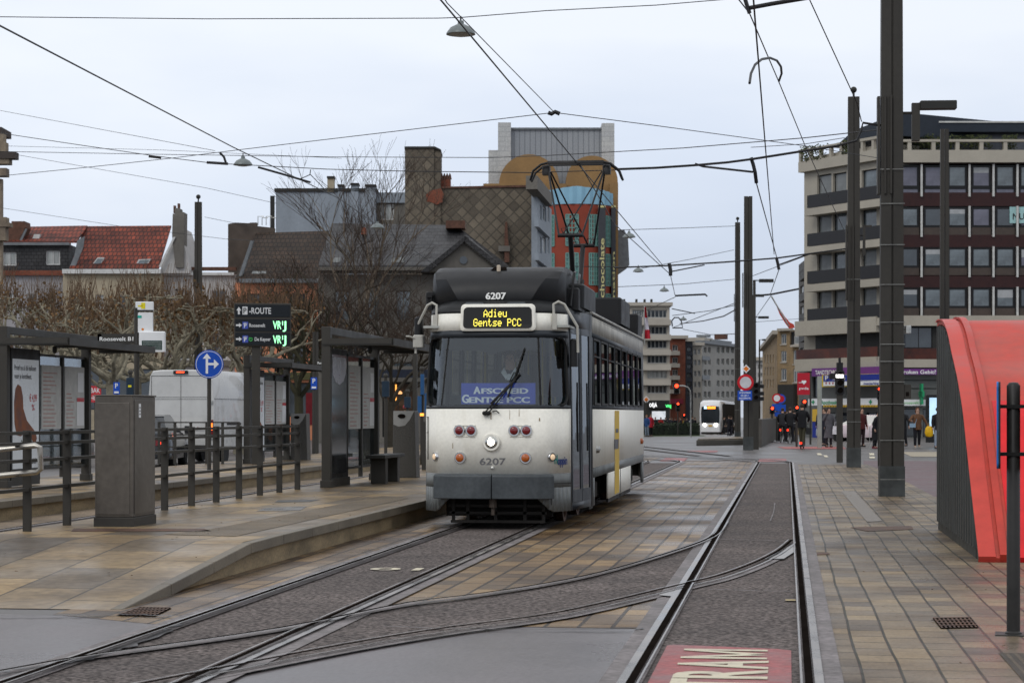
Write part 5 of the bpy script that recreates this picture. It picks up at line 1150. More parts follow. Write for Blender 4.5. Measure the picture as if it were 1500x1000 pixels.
# ================================================================ POLES, LAMPS, SIGNALS
m_pole = M('pole_steel', (.040, .037, .032), .55, .0, .18, 1.2, grain=.06, bscale=12, stretch=(1, 1, .25))
def mast(label, px, d, w, h, fin=None, knob=False, rings=(), group='tapered steel masts of the tram line', slim=False):
    P = GP(px, d); P.z = gz(P.y); r = thing('mast', label, 'mast', P, R(3), group)
    k = .84
    b = MB(); g = .04 * w
    for s in (-1, 1):
        b.loft([[(s * (g + 0), -w * .36, 0), (s * w * .5, -w * .30, 0), (s * w * .5, w * .30, 0), (s * g, w * .36, 0)], [(s * g, -w * .36 * k, h), (s * w * .5 * k, -w * .30 * k, h), (s * w * .5 * k, w * .30 * k, h), (s * g, w * .36 * k, h)]])
    if not slim: b.box(-g, g, -w * .24, w * .24, 0, h - .02)
    b.build('shaft', m_pole, r)
    if not slim: b = MB(); b.box(-w * .52, w * .52, -w * .38, w * .38, 0, .55); b.build('foot', M('foot_paint', (.05, .055, .055), .5, 0, .3), r)
    if knob: b = MB(); b.tube([(0, 0, h), (0, 0, h + .16)], .03, 6); b.ball((0, 0, h + .2), .09, 8); b.build('finial', m_steel_d, r, smooth=60)
    for z in rings: b = MB(); b.box(-w * .51, w * .51, -w * .385, -w * .37, z, z + .014); b.build('band', M('dull_band', (.20, .20, .19), .5, .3, .3, 8), r)
    if fin: b = MB(); b.box(-w * .60, -w * .50, -.1, .1, fin[0], fin[1]); b.box(-w * .34, -w * .26, -w * .40, -w * .3, fin[0], fin[1]); b.box(-w * .1, -w * .02, -w * .46, -w * .3, fin[0], fin[1]); b.build('cable_duct', m_pole, r)
    return r
p1 = mast('thickest steel mast rising out of view beside the red canopy', 1306, 37, .43, 11.5, (zz(285, 37) , zz(142, 37)), rings=[zz(y, 37) for y in (702, 645, 592, 560, 530, 505, 473, 418, 360, 300, 250)])
b = MB(); b.tube([(.2, 0, zz(166, 37)), (.42, 0, zz(166, 37))], .025, 6); b.box(.36, .50, -.07, .07, zz(207, 37), zz(152, 37)); b.box(.5, .75, -.03, .03, zz(152.5, 37) - .02, zz(152.5, 37) + .02); b.build('lamp_bracket', m_pole, p1)
b = MB(); b.rbox(.50, 1.15, -.14, .14, zz(161, 37), zz(149.5, 37), .02); b.build('lamp_head', m_steel_d, p1)
b = MB(); b.rbox(.24, .34, -.1, .18, zz(480, 37) - .1, zz(480, 37) + .04, .02); b.tube([(.15, 0, zz(486, 37)), (.28, 0, zz(480, 37))], .015, 6)
cm = b.build('security_camera', m_galv, p1)
b = MB(); b.rbox(.21, .34, -.1, .1, zz(584, 37), zz(563, 37), .01); sb = b.build('signal_box', m_pole, p1); b = MB(); b.box(.245, .30, -.104, -.101, zz(580, 37), zz(574, 37)); b.build('signal_lens', m_groove, sb)
p2 = mast('second tall steel mast with a ball finial beside the corner building', 1250.5, 57, .37, 10.3, (zz(440, 57), zz(330, 57)), True, [zz(y, 57) for y in (618, 600, 470, 410)])
b = MB(); b.box(.25, .32, -.05, .05, zz(374, 57), zz(330, 57)); b.tube([(.15, 0, zz(345, 57)), (.27, 0, zz(345, 57))], .02, 5); b.box(.27, .5, -.03, .03, zz(333, 57), zz(330, 57)); b.build('signal_bracket', m_pole, p2)
p3 = mast('tall steel mast carrying the round prohibition sign', 1096, 84, .40, 10.4, (zz(450, 84), zz(400, 84)))
p4 = mast('thinner steel mast with finial standing close behind the sign mast', 1080.5, 108, .32, 11.6, (zz(470, 108), zz(430, 108)), True, [zz(y, 108) for y in (600, 580, 540, 510)])
p5 = mast('slim steel mast in front of the office windows', 1383.5, 62, .29, 10.1, slim=True)
p6 = mast('steel mast among the pollarded trees above the white van', 290.5, 78, .30, 9.55, (zz(420, 78), zz(395, 78)), True)
p7 = mast('thin steel mast between the parking board and the near shelter', 462, 72, .22, 9.5 * .46, slim=True)
# street lamps down the avenue
for px, d, py, hl, sgn, lab in ((1105, 118, 410, 28, 1, 'tallest street lamp with flat head behind the sign mast'), (1103, 150, 432, 16, 1, 'street lamp with short flat head, second behind the sign mast'), (1106, 170, 464, 20, 1, 'street lamp with flat head, third behind the sign mast'), (1112.5, 230, 497, 16, 1, 'small far street lamp with side box before the yellow brick house')):
    P = GP(px, d); P.z = gz(P.y); z = zz(py, d) - P.z; r = thing('street_lamp', lab, 'street lamp', P, YAW, 'flat headed street lamps of the avenue')
    b = MB(); b.tube([(0, 0, 0), (0, 0, z)], [.11, .08], 8); b.build('post', m_pole, r, smooth=40)
    L_ = hl / 3000 * d; b = MB(); b.box(0, L_ * .3, -.03, .03, z - .06, z); b.build('arm', m_pole, r)
    b = MB(); b.rbox(L_ * .25, L_, -.15, .15, z - .14, z + .05, .03); b.build('lamp_head', m_steel_d, r)
# hanging dish lamps
def dish(px, py, d, w, label):
    P = at(px, py, d); Rr = w / 2 / 3000 * d; r = thing('hanging_lamp', label, 'street lamp', P, 0, 'dish lamps hung on the span wires')
    b = MB(); b.lathe([(Rr, -Rr * .50), (Rr * .98, -Rr * .40), (Rr * .72, -Rr * .05), (Rr * .32, Rr * .16), (Rr * .22, Rr * .20), (Rr * .2, Rr * .42), (0.01, Rr * .45)], (0, 0, 0), 24); b.build('shade', M('lamp_shade_grey', (.16, .18, .18), .4, .2, .15, 3), r, smooth=40)
    b = MB(); b.lathe([(Rr * .93, -Rr * .46), (Rr * .5, -Rr * .60), (0, -Rr * .62)], (0, 0, 0), 20); b.build('diffuser', M('lamp_diffuser', (.35, .36, .34), .4), r, smooth=40)
    b = MB(); b.tube([(0, 0, Rr * .4), (0, 0, Rr * .75)], Rr * .06, 5); b.build('hanger', m_cable, r)
for a_ in ((675, 40, 40, 43, 'largest dish lamp hanging on the uppermost span wire'), (356, 235, 50, 28, 'dish lamp on the span wire above the parking board'), (553, 329, 70, 20, 'dish lamp before the slate roof of the classical house'),
          (921.5, 343, 75, 19, 'dish lamp beside the chocolate building, upper one'), (935, 394, 92, 16, 'dish lamp hanging just above the tram rear'), (973, 423, 120, 14, 'small dish lamp over the boulevard near the flag'), (1001, 466, 180, 11, 'tiniest dish lamp far down the boulevard')): dish(*a_)
# traffic signals
def signal(px, pytop, pybot, d, w, label, lit=None, pole=True, face=0, kind='traffic light', board=None):
    P = GP(px, d); P.z = gz(P.y); r = thing('traffic_signal', label, kind, P, YAW + R(face))
    s = d / 3000; z0, z1 = zz(pybot, d) - P.z, zz(pytop, d) - P.z; hw = w / 2 * s
    if pole: b = MB(); b.tube([(0, .0, 0), (0, .0, z0)], .055, 8); b.build('post', m_pole, r, smooth=40)
    b = MB(); b.rbox(-hw, hw, -.10, .12, z0, z1, .03); hd_ = b.build('signal_head', m_black, r)
    n = 3 if (z1 - z0) > hw * 4 else 2
    for i in range(n):
        zc = z1 - (z1 - z0) * (i + .5) / n; rr_ = min(hw * .72, (z1 - z0) / n * .4)
        on = lit and lit[0] == i
        b = MB(); b.lathe([(rr_, 0), (rr_ * .8, .02), (0, .03)], (0, -.10, zc), 14, (0, -1, 0)); b.build('signal_lens', (m_litred if lit[1] == 'r' else m_green if lit[1] == 'g' else M('lit_white', (1, 1, 1), .3, 0, 0, emis=5)) if on else m_groove, hd_)
        b = MB(); b.tube([(rr_ * 1.1 * math.cos(a_), -.16, zc + rr_ * 1.1 * math.sin(a_)) for a_ in [math.pi * q / 8 for q in range(9)]], .02, 4); b.build('visor', m_black, hd_)
    return r
sgA = signal(1230, 543, 577, 63, 13, 'tram signal with a glowing white bar before the corner building', None)
z = zz(551, 63); b = MB(); b.box(-.13, .10, -.13, -.11, z - .04, z + .05); b.build('lit_bar', M('lit_white', (1, .98, .92), .3, 0, 0, emis=5), sgA); b = MB(); b.rbox(-.32, -.12, -.1, .1, z - .09, z + .09, .03); b.box(-.09, .09, -.09, .09, zz(543, 63), zz(531, 63)); b.tube([(0, 0, zz(531, 63)), (0, 0, zz(524, 63))], .04, 6); b.build('side_visor', m_black, sgA)
b = MB(); b.box(-.09, .09, -.06, .06, 0, zz(577, 63)); b.build('signal_column', m_pole, sgA)
signal(991, 561, 577, 160, 8, 'red traffic light hanging on the curved mast arm', (0, 'r'), pole=False)
P = GP(1012, 162); P.z = gz(P.y); r = thing('signal_gantry', 'curved grey mast arm holding the hanging red light', 'mast', P, YAW); s_ = 162 / 3000
b = MB(); b.tube([(0, 0, 0), (0, 0, zz(575, 162)), (-.05, 0, zz(566, 162)), (-.25, 0, zz(561, 162)), (-.6, 0, zz(559, 162)), (-21 * s_, 0, zz(559, 162))], .06, 8); b.build('arm', m_galv, r, smooth=40)
signal(993, 589, 602, 172, 6, 'small red traffic light over the green shop sign', (0, 'r'))
signal(1002, 606, 612, 190, 5, 'tiny red light low beside the hedge end', (0, 'r'))
signal(1288.5, 566, 585, 58, 8, 'pedestrian light glowing red at the edge of the thick mast', (0, 'r'), face=-10)
signal(1178, 585, 597, 97, 8, 'pedestrian light glowing red above the scooter rider', (0, 'r'))
signal(1167, 594, 604, 92, 7, 'low red light beside the scooter rider', (0, 'r'))
signal(1131, 595, 606, 112, 7, 'small traffic light with pink red glow before the island wall', (0, 'r'))
sgB = signal(1107, 560, 586, 86, 9, 'black signal heads seen from the side on the post beside the sign mast', None)
b = MB(); z = zz(565, 86); b.rbox(-.38, -.12, -.1, .1, z - .08, z + .08, .03); b.rbox(.12, .34, -.1, .1, z - .10, z + .06, .03); b.rbox(.12, .34, -.1, .1, z - .40, z - .24, .03); b.rbox(.12, .34, -.1, .1, z - .62, z - .46, .03); b.build('side_visor', m_black, sgB)
b = MB(); b.box(-.12, .12, -.05, .05, 0, zz(586, 86)); b.build('signal_column', m_pole, sgB)
m_sblue = M('signal_blue_black', (.015, .03, .05), .4)
for px, y0, y1, d, lab in ((565, 558, 581, 62, 'blue-black signal head seen from behind, nearest the waste bin'), (597, 581, 597, 68, 'blue-black signal head seen from behind, beside the slim post'), (618, 548, 614, 60, 'cluster of blue signal heads seen from behind at the tram corner'), (191, 553, 578, 62, 'dark signal head with yellow mark above the cabinet')):
    P = GP(px, d); r = thing('traffic_signal', lab, 'traffic light', P, YAW); b = MB(); b.tube([(0, 0, 0), (0, 0, zz(y0 - 8, d))], .05, 8); b.ball((0, 0, zz(y0 - 8, d)), .08, 6); b.build('post', m_pole, r)
    if px == 618: b = MB(); b.rbox(-.14, .0, -.1, .1, zz(604, d), zz(580, d), .02); b.rbox(.08, .17, -.1, .1, zz(604, d), zz(576, d), .02); b.rbox(-.04, .07, -.1, .1, zz(578, d), zz(548, d), .02); b.build('signal_head', M('signal_blue', (.02, .08, .20), .4), r); b = MB(); b.box(-.05, .06, -.12, -.1, zz(609, d), zz(605, d)); b.build('lit_lamp', M('amber_glow', (1, .35, .05), .4, 0, 0, emis=2), r)
    else: b = MB(); b.rbox(-.11, .11, -.1, .1, zz(y1, d), zz(y0, d), .02); b.build('signal_head', m_sblue, r)
    if px == 191: b = MB(); b.box(-.05, .05, -.105, -.101, zz(567, d), zz(564, d)); b.build('yellow_mark', MATS['yellow_print'], r)
# round prohibition sign and plate on the mast
def ringsign(px, py, d, rad, label, plate=None, diamond=False, kind=0):
    P = at(px, py, d); r = thing('prohibition_sign', label, 'road sign', P, YAW); s = d / 3000; q = rad * s
    b = MB(); b.lathe([(q, 0), (q, .02), (q * .97, .025)], (0, 0, 0), 32, (0, -1, 0)); dd = b.build('disc', m_sred, r)
    b = MB(); b.lathe([(q * .70, .026), (q * .70, .030)], (0, 0, 0), 28, (0, -1, 0)); b.build('disc_centre', M('sign_grey_white', (.5, .5, .52), .4), dd)
    return r
rs = ringsign(1092, 560, 83.3, 12, 'round white sign with red rim above a blue plate on the mast')
P = at(1091, 579, 83.3); r = thing('sign_plate', 'blue plate with white exception lettering below the round sign', 'road sign', P, YAW); s = 83.3 / 3000
b = MB(); b.box(-10.5 * s, 10.5 * s, -.02, 0, -7 * s, 7 * s); pl = b.build('plate', m_blue, r); b = MB()
for t, z in (('UITGEZONDERD', 4), ('DE LIJN +', 0), ('HULPDIENSTEN', -4)): b.text(t, (0, -.025, z * s), (1, 0, 0), UP, 2.3 * s, (17 if len(t) > 9 else 12) * s)
b.build('lettering', m_swhite, pl)
P = at(1093, 540, 83.3); r = thing('priority_sign', 'small orange and white diamond priority sign on top of the mast signs', 'road sign', P, YAW)
b = MB(); q = 6.2 * s; b.prism([(q, 0, 0), (0, 0, q), (-q, 0, 0), (0, 0, -q)], (0, .02, 0)); pl = b.build('plate', m_swhite, r); q *= .68; b = MB(); b.poly([(q, -.004, 0), (0, -.004, q), (-q, -.004, 0), (0, -.004, -q)][::-1]); b.build('diamond', M('sign_orange', (.65, .17, .02), .4), pl)
for px, py, d, rad, lab in ((1138, 583, 112, 7, 'small round sign with red rim down the bicycle street'), (1144, 584, 116, 7, 'overlapping second round sign down the bicycle street')):
    P = GP(px, d); z = zz(py, d); r = thing('road_sign', lab, 'road sign', P, YAW); q = rad * d / 3000
    b = MB(); b.tube([(0, .03, 0), (0, .03, z + q)], .04, 6); b.build('post', m_pole, r)
    b = MB(); b.lathe([(q, 0), (q, .02)], (0, 0, z), 24, (0, -1, 0)); dd = b.build('disc', m_sred if px < 1140 else m_blue, r)
    b = MB(); b.lathe([(q * .68, .021), (q * .68, .025)], (0, 0, z), 24, (0, -1, 0)); b.build('disc_centre', m_swhite if px < 1140 else m_sred, dd)
    b = MB(); b.box(-q, q, -.02, 0, z - q * 2.6, z - q * 1.2); b.box(-q * .5, q * .5, -.02, 0, z - q * 3.8, z - q * 2.9); b.build('plate', m_blue, r)
P = GP(952, 170); P.z = gz(P.y); z = zz(585, 170) - P.z; r = thing('road_sign', 'tiny orange diamond sign beside the tram rear', 'road sign', P, YAW); b = MB(); b.tube([(-.3, 0, 0), (-.3, 0, z)], .04, 6); b.build('post', m_pole, r); b = MB(); b.prism([(.0, -.02, z), (-.3, -.02, z + .3), (-.6, -.02, z), (-.3, -.02, z - .3)], (0, .02, 0)); b.build('plate', m_swhite, r); b = MB(); b.prism([(-.1, -.03, z), (-.3, -.03, z + .2), (-.5, -.03, z), (-.3, -.03, z - .2)], (0, .01, 0)); b.build('diamond', MATS['sign_orange'], r)
# concrete wall of the bicycle ramp behind the masts
P = GP(1108, 96); b = MB(); A = GP(1104, 92); B_ = GP(1128, 118); q = B_ - A; b.obox(A, q, (.35, 0, 0), (0, 0, 1.25)); tag(b.build('parapet_wall', M('dark_concrete', (.075, .07, .062), .7, 0, .25, 1.5), origin=A, bevel=.02), 'low dark concrete parapet running back behind the sign mast', 'wall')
# ================================================================ OVERHEAD WIRES
def wire(label, pts, r=.011, cat='wire', name='overhead_wire', n=5, sag=0):
    P = [at(*p) for p in pts]
    if sag and len(P) == 2: P = [P[0].lerp(P[1], i / 10) - Vector((0, 0, sag * 4 * (i / 10) * (1 - i / 10))) for i in range(11)]
    b = MB(); b.tube([p - P[0] for p in P], r, n, True); o = b.build(name, m_cable); o.location = P[0]; return tag(o, label, cat, 'overhead wires of the tram junction')
ZW = 5.97
def trackwire(x, y0, y1, label, z=ZW):
    b = MB(); k = max(2, int((y1 - y0) / 15)); b.tube([(0, (y1 - y0) * i / k, 0) for i in range(k + 1)], .011, 5); o = b.build('overhead_wire', m_cable); o.location = (x, y0, z); tag(o, label, 'wire', 'overhead wires of the tram junction')
trackwire(XL, 2, 62, 'contact wire running above the tram to its current collector')
trackwire(XR, 2, 58, 'contact wire running straight above the empty track')
wire('contact wire slanting across the sky to the slate roofs', [(-60, 0, 24), (0, 38, 26), (340, 215, 45), (495, 290, 62), (640, 390, 90)], .013)
wire('pull-off wire falling from the top edge to the black knot', [(640, -20, 30), (655, 5, 31), (812, 165, 42)], .009)
wire('topmost span wire holding the largest dish lamp', [(-40, 24, 40), (0, 25, 40), (300, 28, 40), (640, 27, 40), (675, 26, 40), (800, 16, 40), (960, 8, 40), (1080, -2, 40)], .009)
wire('span wire rising from the stone tower to the black knot', [(0, 258, 60), (130, 245, 57), (250, 232, 54), (355, 219, 50), (600, 190, 46), (812, 165, 42)], .009)
wire('span wire falling from the black knot towards the corner building', [(812, 165, 42), (960, 184, 44), (1180, 214, 50), (1289, 232, 55)], .009)
wire('long thin span wire passing behind the chimney tower', [(0, 222, 70), (220, 226, 66), (490, 230, 60), (720, 231, 56), (800, 228, 52), (1000, 217, 45), (1180, 202, 40), (1289, 190, 37)], .010)
wire('span wire with insulators running from the tower past the chimneys', [(0, 195, 60), (120, 213, 56), (230, 229, 52), (310, 239, 50), (480, 248, 48), (600, 251, 47), (778, 253, 44), (905, 249, 42)], .010)
wire('faint wire falling from the sky edge behind the first dish lamp', [(0, 162, 90), (315, 221, 70)], .010)
wire('faint wire falling behind the blue-grey gable', [(20, 226, 90), (300, 275, 85), (405, 298, 85)], .009)
wire('faint level wire above the terrace roofs', [(10, 214, 90), (240, 220, 85), (500, 232, 80)], .008)
wire('faint wire above the red tiled roof', [(5, 305, 95), (180, 332, 90), (330, 350, 85), (400, 354, 80)], .009)
wire('thin wire from the mast across the terrace gable', [(300, 318, 77), (370, 332, 90)], .009)
wire('thick cable swinging from the collector level to the thick mast', [(905, 248, 38), (960, 246, 38), (1020, 242, 38), (1065, 238, 38), (1103, 233, 37.5), (1160, 224, 37), (1225, 214, 37), (1255, 206, 37), (1262, 190, 37), (1264, 180, 37), (1290, 184, 37)], .022, 'cable', 'feeder_cable', 8)
wire('steady arm below the thick cable', [(1018, 240, 38), (1030, 244, 38), (1103, 252, 37.6)], .020, 'steady arm', 'steady_arm', 8)
wire('black hanger clamp between cable and straight contact wire', [(1100, 231, 37.6), (1103, 240, 37.6), (1106, 252, 37.6), (1108, 268, 37.7)], .035, 'clamp', 'hanger_clamp', 6)
wire('second cable sweeping from the mast over the distant track', [(900, 392, 58), (978, 389, 57.5), (1060, 384, 57), (1138, 378, 57), (1190, 371, 57), (1241, 364, 57)], .022, 'cable', 'feeder_cable', 8)
wire('level cable crossing behind the collector to the second cable', [(840, 390, 60), (905, 391, 59), (978, 389, 58)], .012)
wire('steady arm of the second cable reaching back from its clamp', [(1140, 388, 57), (1187, 371, 57)], .018, 'steady arm', 'steady_arm')
wire('steady arm beside the flag over the tram rear', [(982, 398, 57), (1032, 388, 57)], .018, 'steady arm', 'steady_arm')
wire('hanger clamp of the second cable', [(1137, 377, 57), (1139, 385, 57), (1141, 395, 57)], .045, 'clamp', 'hanger_clamp')
wire('hanger clamp above the tram rear', [(980, 386, 57), (982, 395, 57), (982, 404, 57)], .055, 'clamp', 'hanger_clamp')
wire('contact wire curving down to the boulevard from the tram rear', [(902, 330, 52), (982, 402, 62), (989, 433, 75)], .012)
wire('insulated arm hanging over the boulevard', [(989, 433, 75), (1033, 431, 75), (1036, 434, 75)], .035, 'steady arm', 'steady_arm')
wire('curved branch wire from the insulated arm into the distance', [(989, 435, 75), (950, 453, 90), (900, 470, 110)], .014)
wire('contact wire of the empty track beyond its first clamp', [(1108, 268, 38), (1125, 330, 47), (1140, 385, 57), (1141, 395, 57), (1128, 432, 75)], .012)
wire('branch wire leaning across the straight wire towards the tall masts', [(1076, -8, 27), (1098, 20, 29), (1140, 118, 36), (1180, 215, 44), (1240, 345, 60)], .010)
wire('stay wire slanting from the top edge to the thick mast', [(1186, 0, 33), (1255, 150, 36), (1262, 178, 37)], .010)
wire('curved black jumper looping between two contact wires', [(1098, 122, 30), (1100, 108, 30.5), (1106, 95, 31), (1116, 87, 32), (1128, 85, 33), (1138, 89, 34), (1144, 98, 35), (1145, 108, 35.5), (1141, 119, 36)], .020, 'cable', 'jumper_cable', 8)
wire('metal tube bracket at the top edge over the empty track', [(1098, 12, 28), (1130, 6, 28), (1190, -4, 28)], .030, 'bracket', 'bracket_tube', 8)
wire('black clamp where bracket tube and contact wire meet', [(1090, -5, 28), (1094, 8, 28), (1098, 20, 28)], .030, 'clamp', 'hanger_clamp')
wire('steady arm on the slanting contact wire near the blue-grey gable', [(378, 245, 49), (410, 254, 49), (454, 267, 50)], .026, 'steady arm', 'steady_arm', 8)
wire('short stay with insulator above the gable chimneys', [(440, 262, 50), (454, 256, 50), (455, 249, 49)], .012)
wire('stay falling from the insulator into the bare branches', [(455, 256, 50), (482, 284, 56)], .011)
wire('insulator stick on the span wire before the first dish lamp', [(218, 229, 52), (236, 231, 52)], .035, 'insulator', 'wire_insulator')
wire('insulator stick beside the first dish lamp', [(303, 238, 50), (334, 240, 50)], .035, 'insulator', 'wire_insulator')
wire('curved pull-off arm beside the first dish lamp', [(322, 224, 50), (328, 230, 50), (331, 239, 50)], .030, 'bracket', 'pull_off_arm')
wire('black knot where three span wires meet', [(803, 165, 42), (808, 167, 42), (813, 164, 42), (820, 167, 42)], .045, 'clamp', 'wire_knot')
wire('contact wire beyond the collector towards the boulevard', [(848, 238, 36.6), (900, 328, 50), (903, 332, 52)], .011)
wire('wire linking distant masts above the hedge, topmost of the bundle', [(985, 462, 130), (1040, 455, 120), (1076, 447, 108)], .022)
wire('wire linking distant masts, middle of the bundle', [(985, 480, 140), (1030, 462, 120), (1076, 444, 108)], .020)
wire('thick sagging cable of the distant bundle', [(996, 474, 150), (1030, 470, 130), (1060, 463, 115), (1080, 452, 108)], .035)
wire('lowest wire of the distant bundle', [(1000, 482, 150), (1040, 490, 130), (1076, 489, 110)], .022)
wire('level wire from chocolate building to the twin masts, upper', [(905, 337, 90), (1000, 334, 95), (1078, 331, 108)], .014)
wire('level wire above the tram rear to the twin masts', [(905, 420, 90), (1000, 416, 95), (1076, 409, 100)], .014)
wire('rising wire from the upper dish lamp to the twin masts', [(940, 393, 92), (1010, 380, 95), (1075, 366, 108)], .013)
wire('distant arch shaped insulator frame over the boulevard', [(985, 478, 150), (984, 470, 150), (988, 465, 150), (994, 465, 150), (998, 470, 150), (1000, 480, 150), (985, 480, 150)], .05, 'insulator', 'insulator_frame')
wire('distant steady arm left of the ringed insulator', [(984, 452, 120), (1018, 459, 120)], .030, 'steady arm', 'steady_arm')
wire('steady arm over the avenue near the hanging banner', [(1118, 432, 84), (1130, 431, 84), (1150, 427, 84), (1170, 423, 84)], .04, 'steady arm', 'steady_arm')
wire('wire from the far mast to the roof edge of the corner building', [(1100, 475, 110), (1130, 432, 84)], .014)
wire('upper branch wires reaching the corner building roof', [(1100, 216, 60), (1180, 211, 55), (1237, 202, 57)], .010)
wire('low faint wire behind the avenue lamps', [(1100, 472, 150), (1180, 466, 150)], .016)
wire('wire descending to the avenue behind the corner building balconies', [(1100, 405, 84), (1187, 372, 57)], .012)
# ---- pantograph belongs to the tram
YP = 10.5; ZP = ZW - .02
b = MB()
for dy in (-.16, .16):
    b.tube([(-.82, YP + dy * .6, ZP - .30), (-.76, YP + dy, ZP - .14), (-.62, YP + dy, ZP - .03), (-.5, YP + dy, ZP), (.5, YP + dy, ZP), (.62, YP + dy, ZP - .03), (.76, YP + dy, ZP - .14), (.82, YP + dy * .6, ZP - .30)], .022, 8)
b.rbox(-.50, .50, YP - .19, YP - .13, ZP - .02, ZP + .03, .01); b.rbox(-.50, .50, YP + .13, YP + .19, ZP - .02, ZP + .03, .01)
for s in (-1, 1): b.rbox(s * .54 - .07, s * .54 + .07, YP - .1, YP + .1, ZP - .20, ZP - .04, .03)
hdp = b.build('collector_head', m_black, tram, smooth=50)
b = MB(); K1, K2 = YP - 1.05, YP + 1.15; KZ = 4.58
m_arm = M('collector_grey', (.13, .12, .12), .4, .4, .1)
for y, k in ((K1, 0), (K2, 0)):
    b.tube([(-.22, y, KZ), (.22, y, KZ)], .035, 8)
    b.tube([(0, y, KZ), (.0, YP + (y - YP) * .10, 3.12)], .045, 8)
    for s in (-1, 1): b.tube([(s * .20, y, KZ), (s * .50, YP + (y - YP) * .06, ZP - .12)], .018, 6)
b.tube([(-.14, K1, KZ), (.45, YP, ZP - .15)], .014, 6); b.tube([(.10, K2, KZ), (-.46, YP, ZP - .15)], .016, 6)
for y in (K1, K2):
    for s in (-1, 1): b.tube([(s * .12, y, KZ + .02), (s * .16, y, KZ + .12), (s * .09, y, KZ + .13), (s * .05, y, KZ + .03)], .008, 5)
pt = b.build('collector_arms', m_black, tram, smooth=50)
b = MB(); b.rbox(-.6, .6, YP - 1.0, YP + 1.0, 3.02, 3.14, .03); b.build('collector_base', m_black, tram)
# flag on the tram roof corner
P = at(944, 496, 38.8); r = thing('flag', 'small red and white flag standing at the rear roof corner of the tram', 'flag', P)
b = MB(); b.tube([(0, 0, -.1), (0, 0, .62)], .010, 6); b.build('flag_pole', m_galv, r)
b = MB(); n = 8
for c, (z0, z1) in enumerate(((.40, .60), (.17, .40), (.0, .17))):
    b.m = [0, 1, 0][c]; w = lambda z: .03 + .085 * (1 - z / .6)
    for i in range(4):
        f = lambda i, z: (w(z) * i / 4, .03 * math.sin(i * 1.9 + z * 6), z)
        b.poly([f(i, z0), f(i + 1, z0), f(i + 1, z1), f(i, z1)])
b.build('flag_cloth', [M('flag_red', (.42, .015, .03), .7), M('flag_white', (.55, .52, .58), .7)], r)
# red banner hanging in the avenue
P = at(1145, 455, 120); r = thing('banner', 'long red pennant streaming from a thin pole over the avenue', 'flag', P)
b = MB(); b.tube([at(1130, 434, 120) - P, at(1156, 478, 120) - P], .05, 5); b.build('banner_pole', m_galv, r)
b = MB(); q = [at(x, y, 120) - P for x, y in ((1136, 445), (1139, 447), (1150, 464), (1157, 472), (1163, 475), (1164, 480), (1156, 481), (1150, 473), (1142, 460))]; b.prism(q, (0, .05, 0)); b.build('banner_cloth', M('banner_red', (.50, .06, .04), .7), r)
# ================================================================ BUILDINGS
m_slate = M_bricks('slate_roof', (.050, .050, .054), (.035, .035, .038), (.015, .015, .016), .30, .22, .02, .6, .1, 'xz', .4, 0, (.7, .7, .7), .6)
m_tile = M_bricks('red_roof_tiles', (.27, .058, .032), (.15, .038, .026), (.05, .018, .014), .26, .30, .035, .7, 0, 'xz', .8, 0, (.38, .40, .42), .45)
m_tiled = M_bricks('brown_roof_tiles', (.055, .036, .026), (.038, .028, .022), (.015, .012, .01), .28, .30, .03, .7, 0, 'xz', .6, 0, (.6, .6, .6), .6)
m_shingle = M_bricks('diamond_shingles', (.19, .165, .13), (.115, .10, .082), (.10, .09, .074), .56, .56, .045, .75, 0, 'xz', 1.0, R(45), (.62, .6, .58), .25, offs=0)
m_orange = M('orange_render', (.56, .22, .12), .75, 0, .10, .5, grain=.05, bscale=5)
m_cream = M('cream_render', (.34, .29, .21), .75, 0, .18, .6, grain=.08, bscale=6)
m_whiter = M('white_render', (.42, .41, .40), .75, 0, .14, .5, grain=.05, bscale=6)
m_bgrey = M('blue_grey_render', (.235, .265, .30), .7, 0, .14, .35, grain=.06, bscale=5, stretch=(1, 1, .4))
m_greyr = M('grey_stucco', (.135, .125, .11), .75, 0, .2, .5, grain=.08, bscale=6)
m_beige = M('beige_stone_panel', (.36, .33, .275), .65, 0, .08, .4, grain=.05, bscale=10)
m_brick = M_bricks('red_brick', (.26, .065, .035), (.18, .05, .03), (.12, .09, .07), .22, .075, .01, .8, 0, 'xz', .4)
m_ybrick = M_bricks('yellow_brick', (.33, .235, .13), (.27, .20, .12), (.15, .12, .09), .25, .08, .008, .8, 0, 'xz', .3, 0, (.75, .74, .72), .3)
m_lead = M('lead_grey', (.16, .17, .18), .5, .2, .2, 2)
m_gut = M('white_gutter', (.50, .50, .49), .5, 0, .15, 2)
m_pot = M('chimney_clay', (.10, .05, .035), .8, 0, .3, 5)
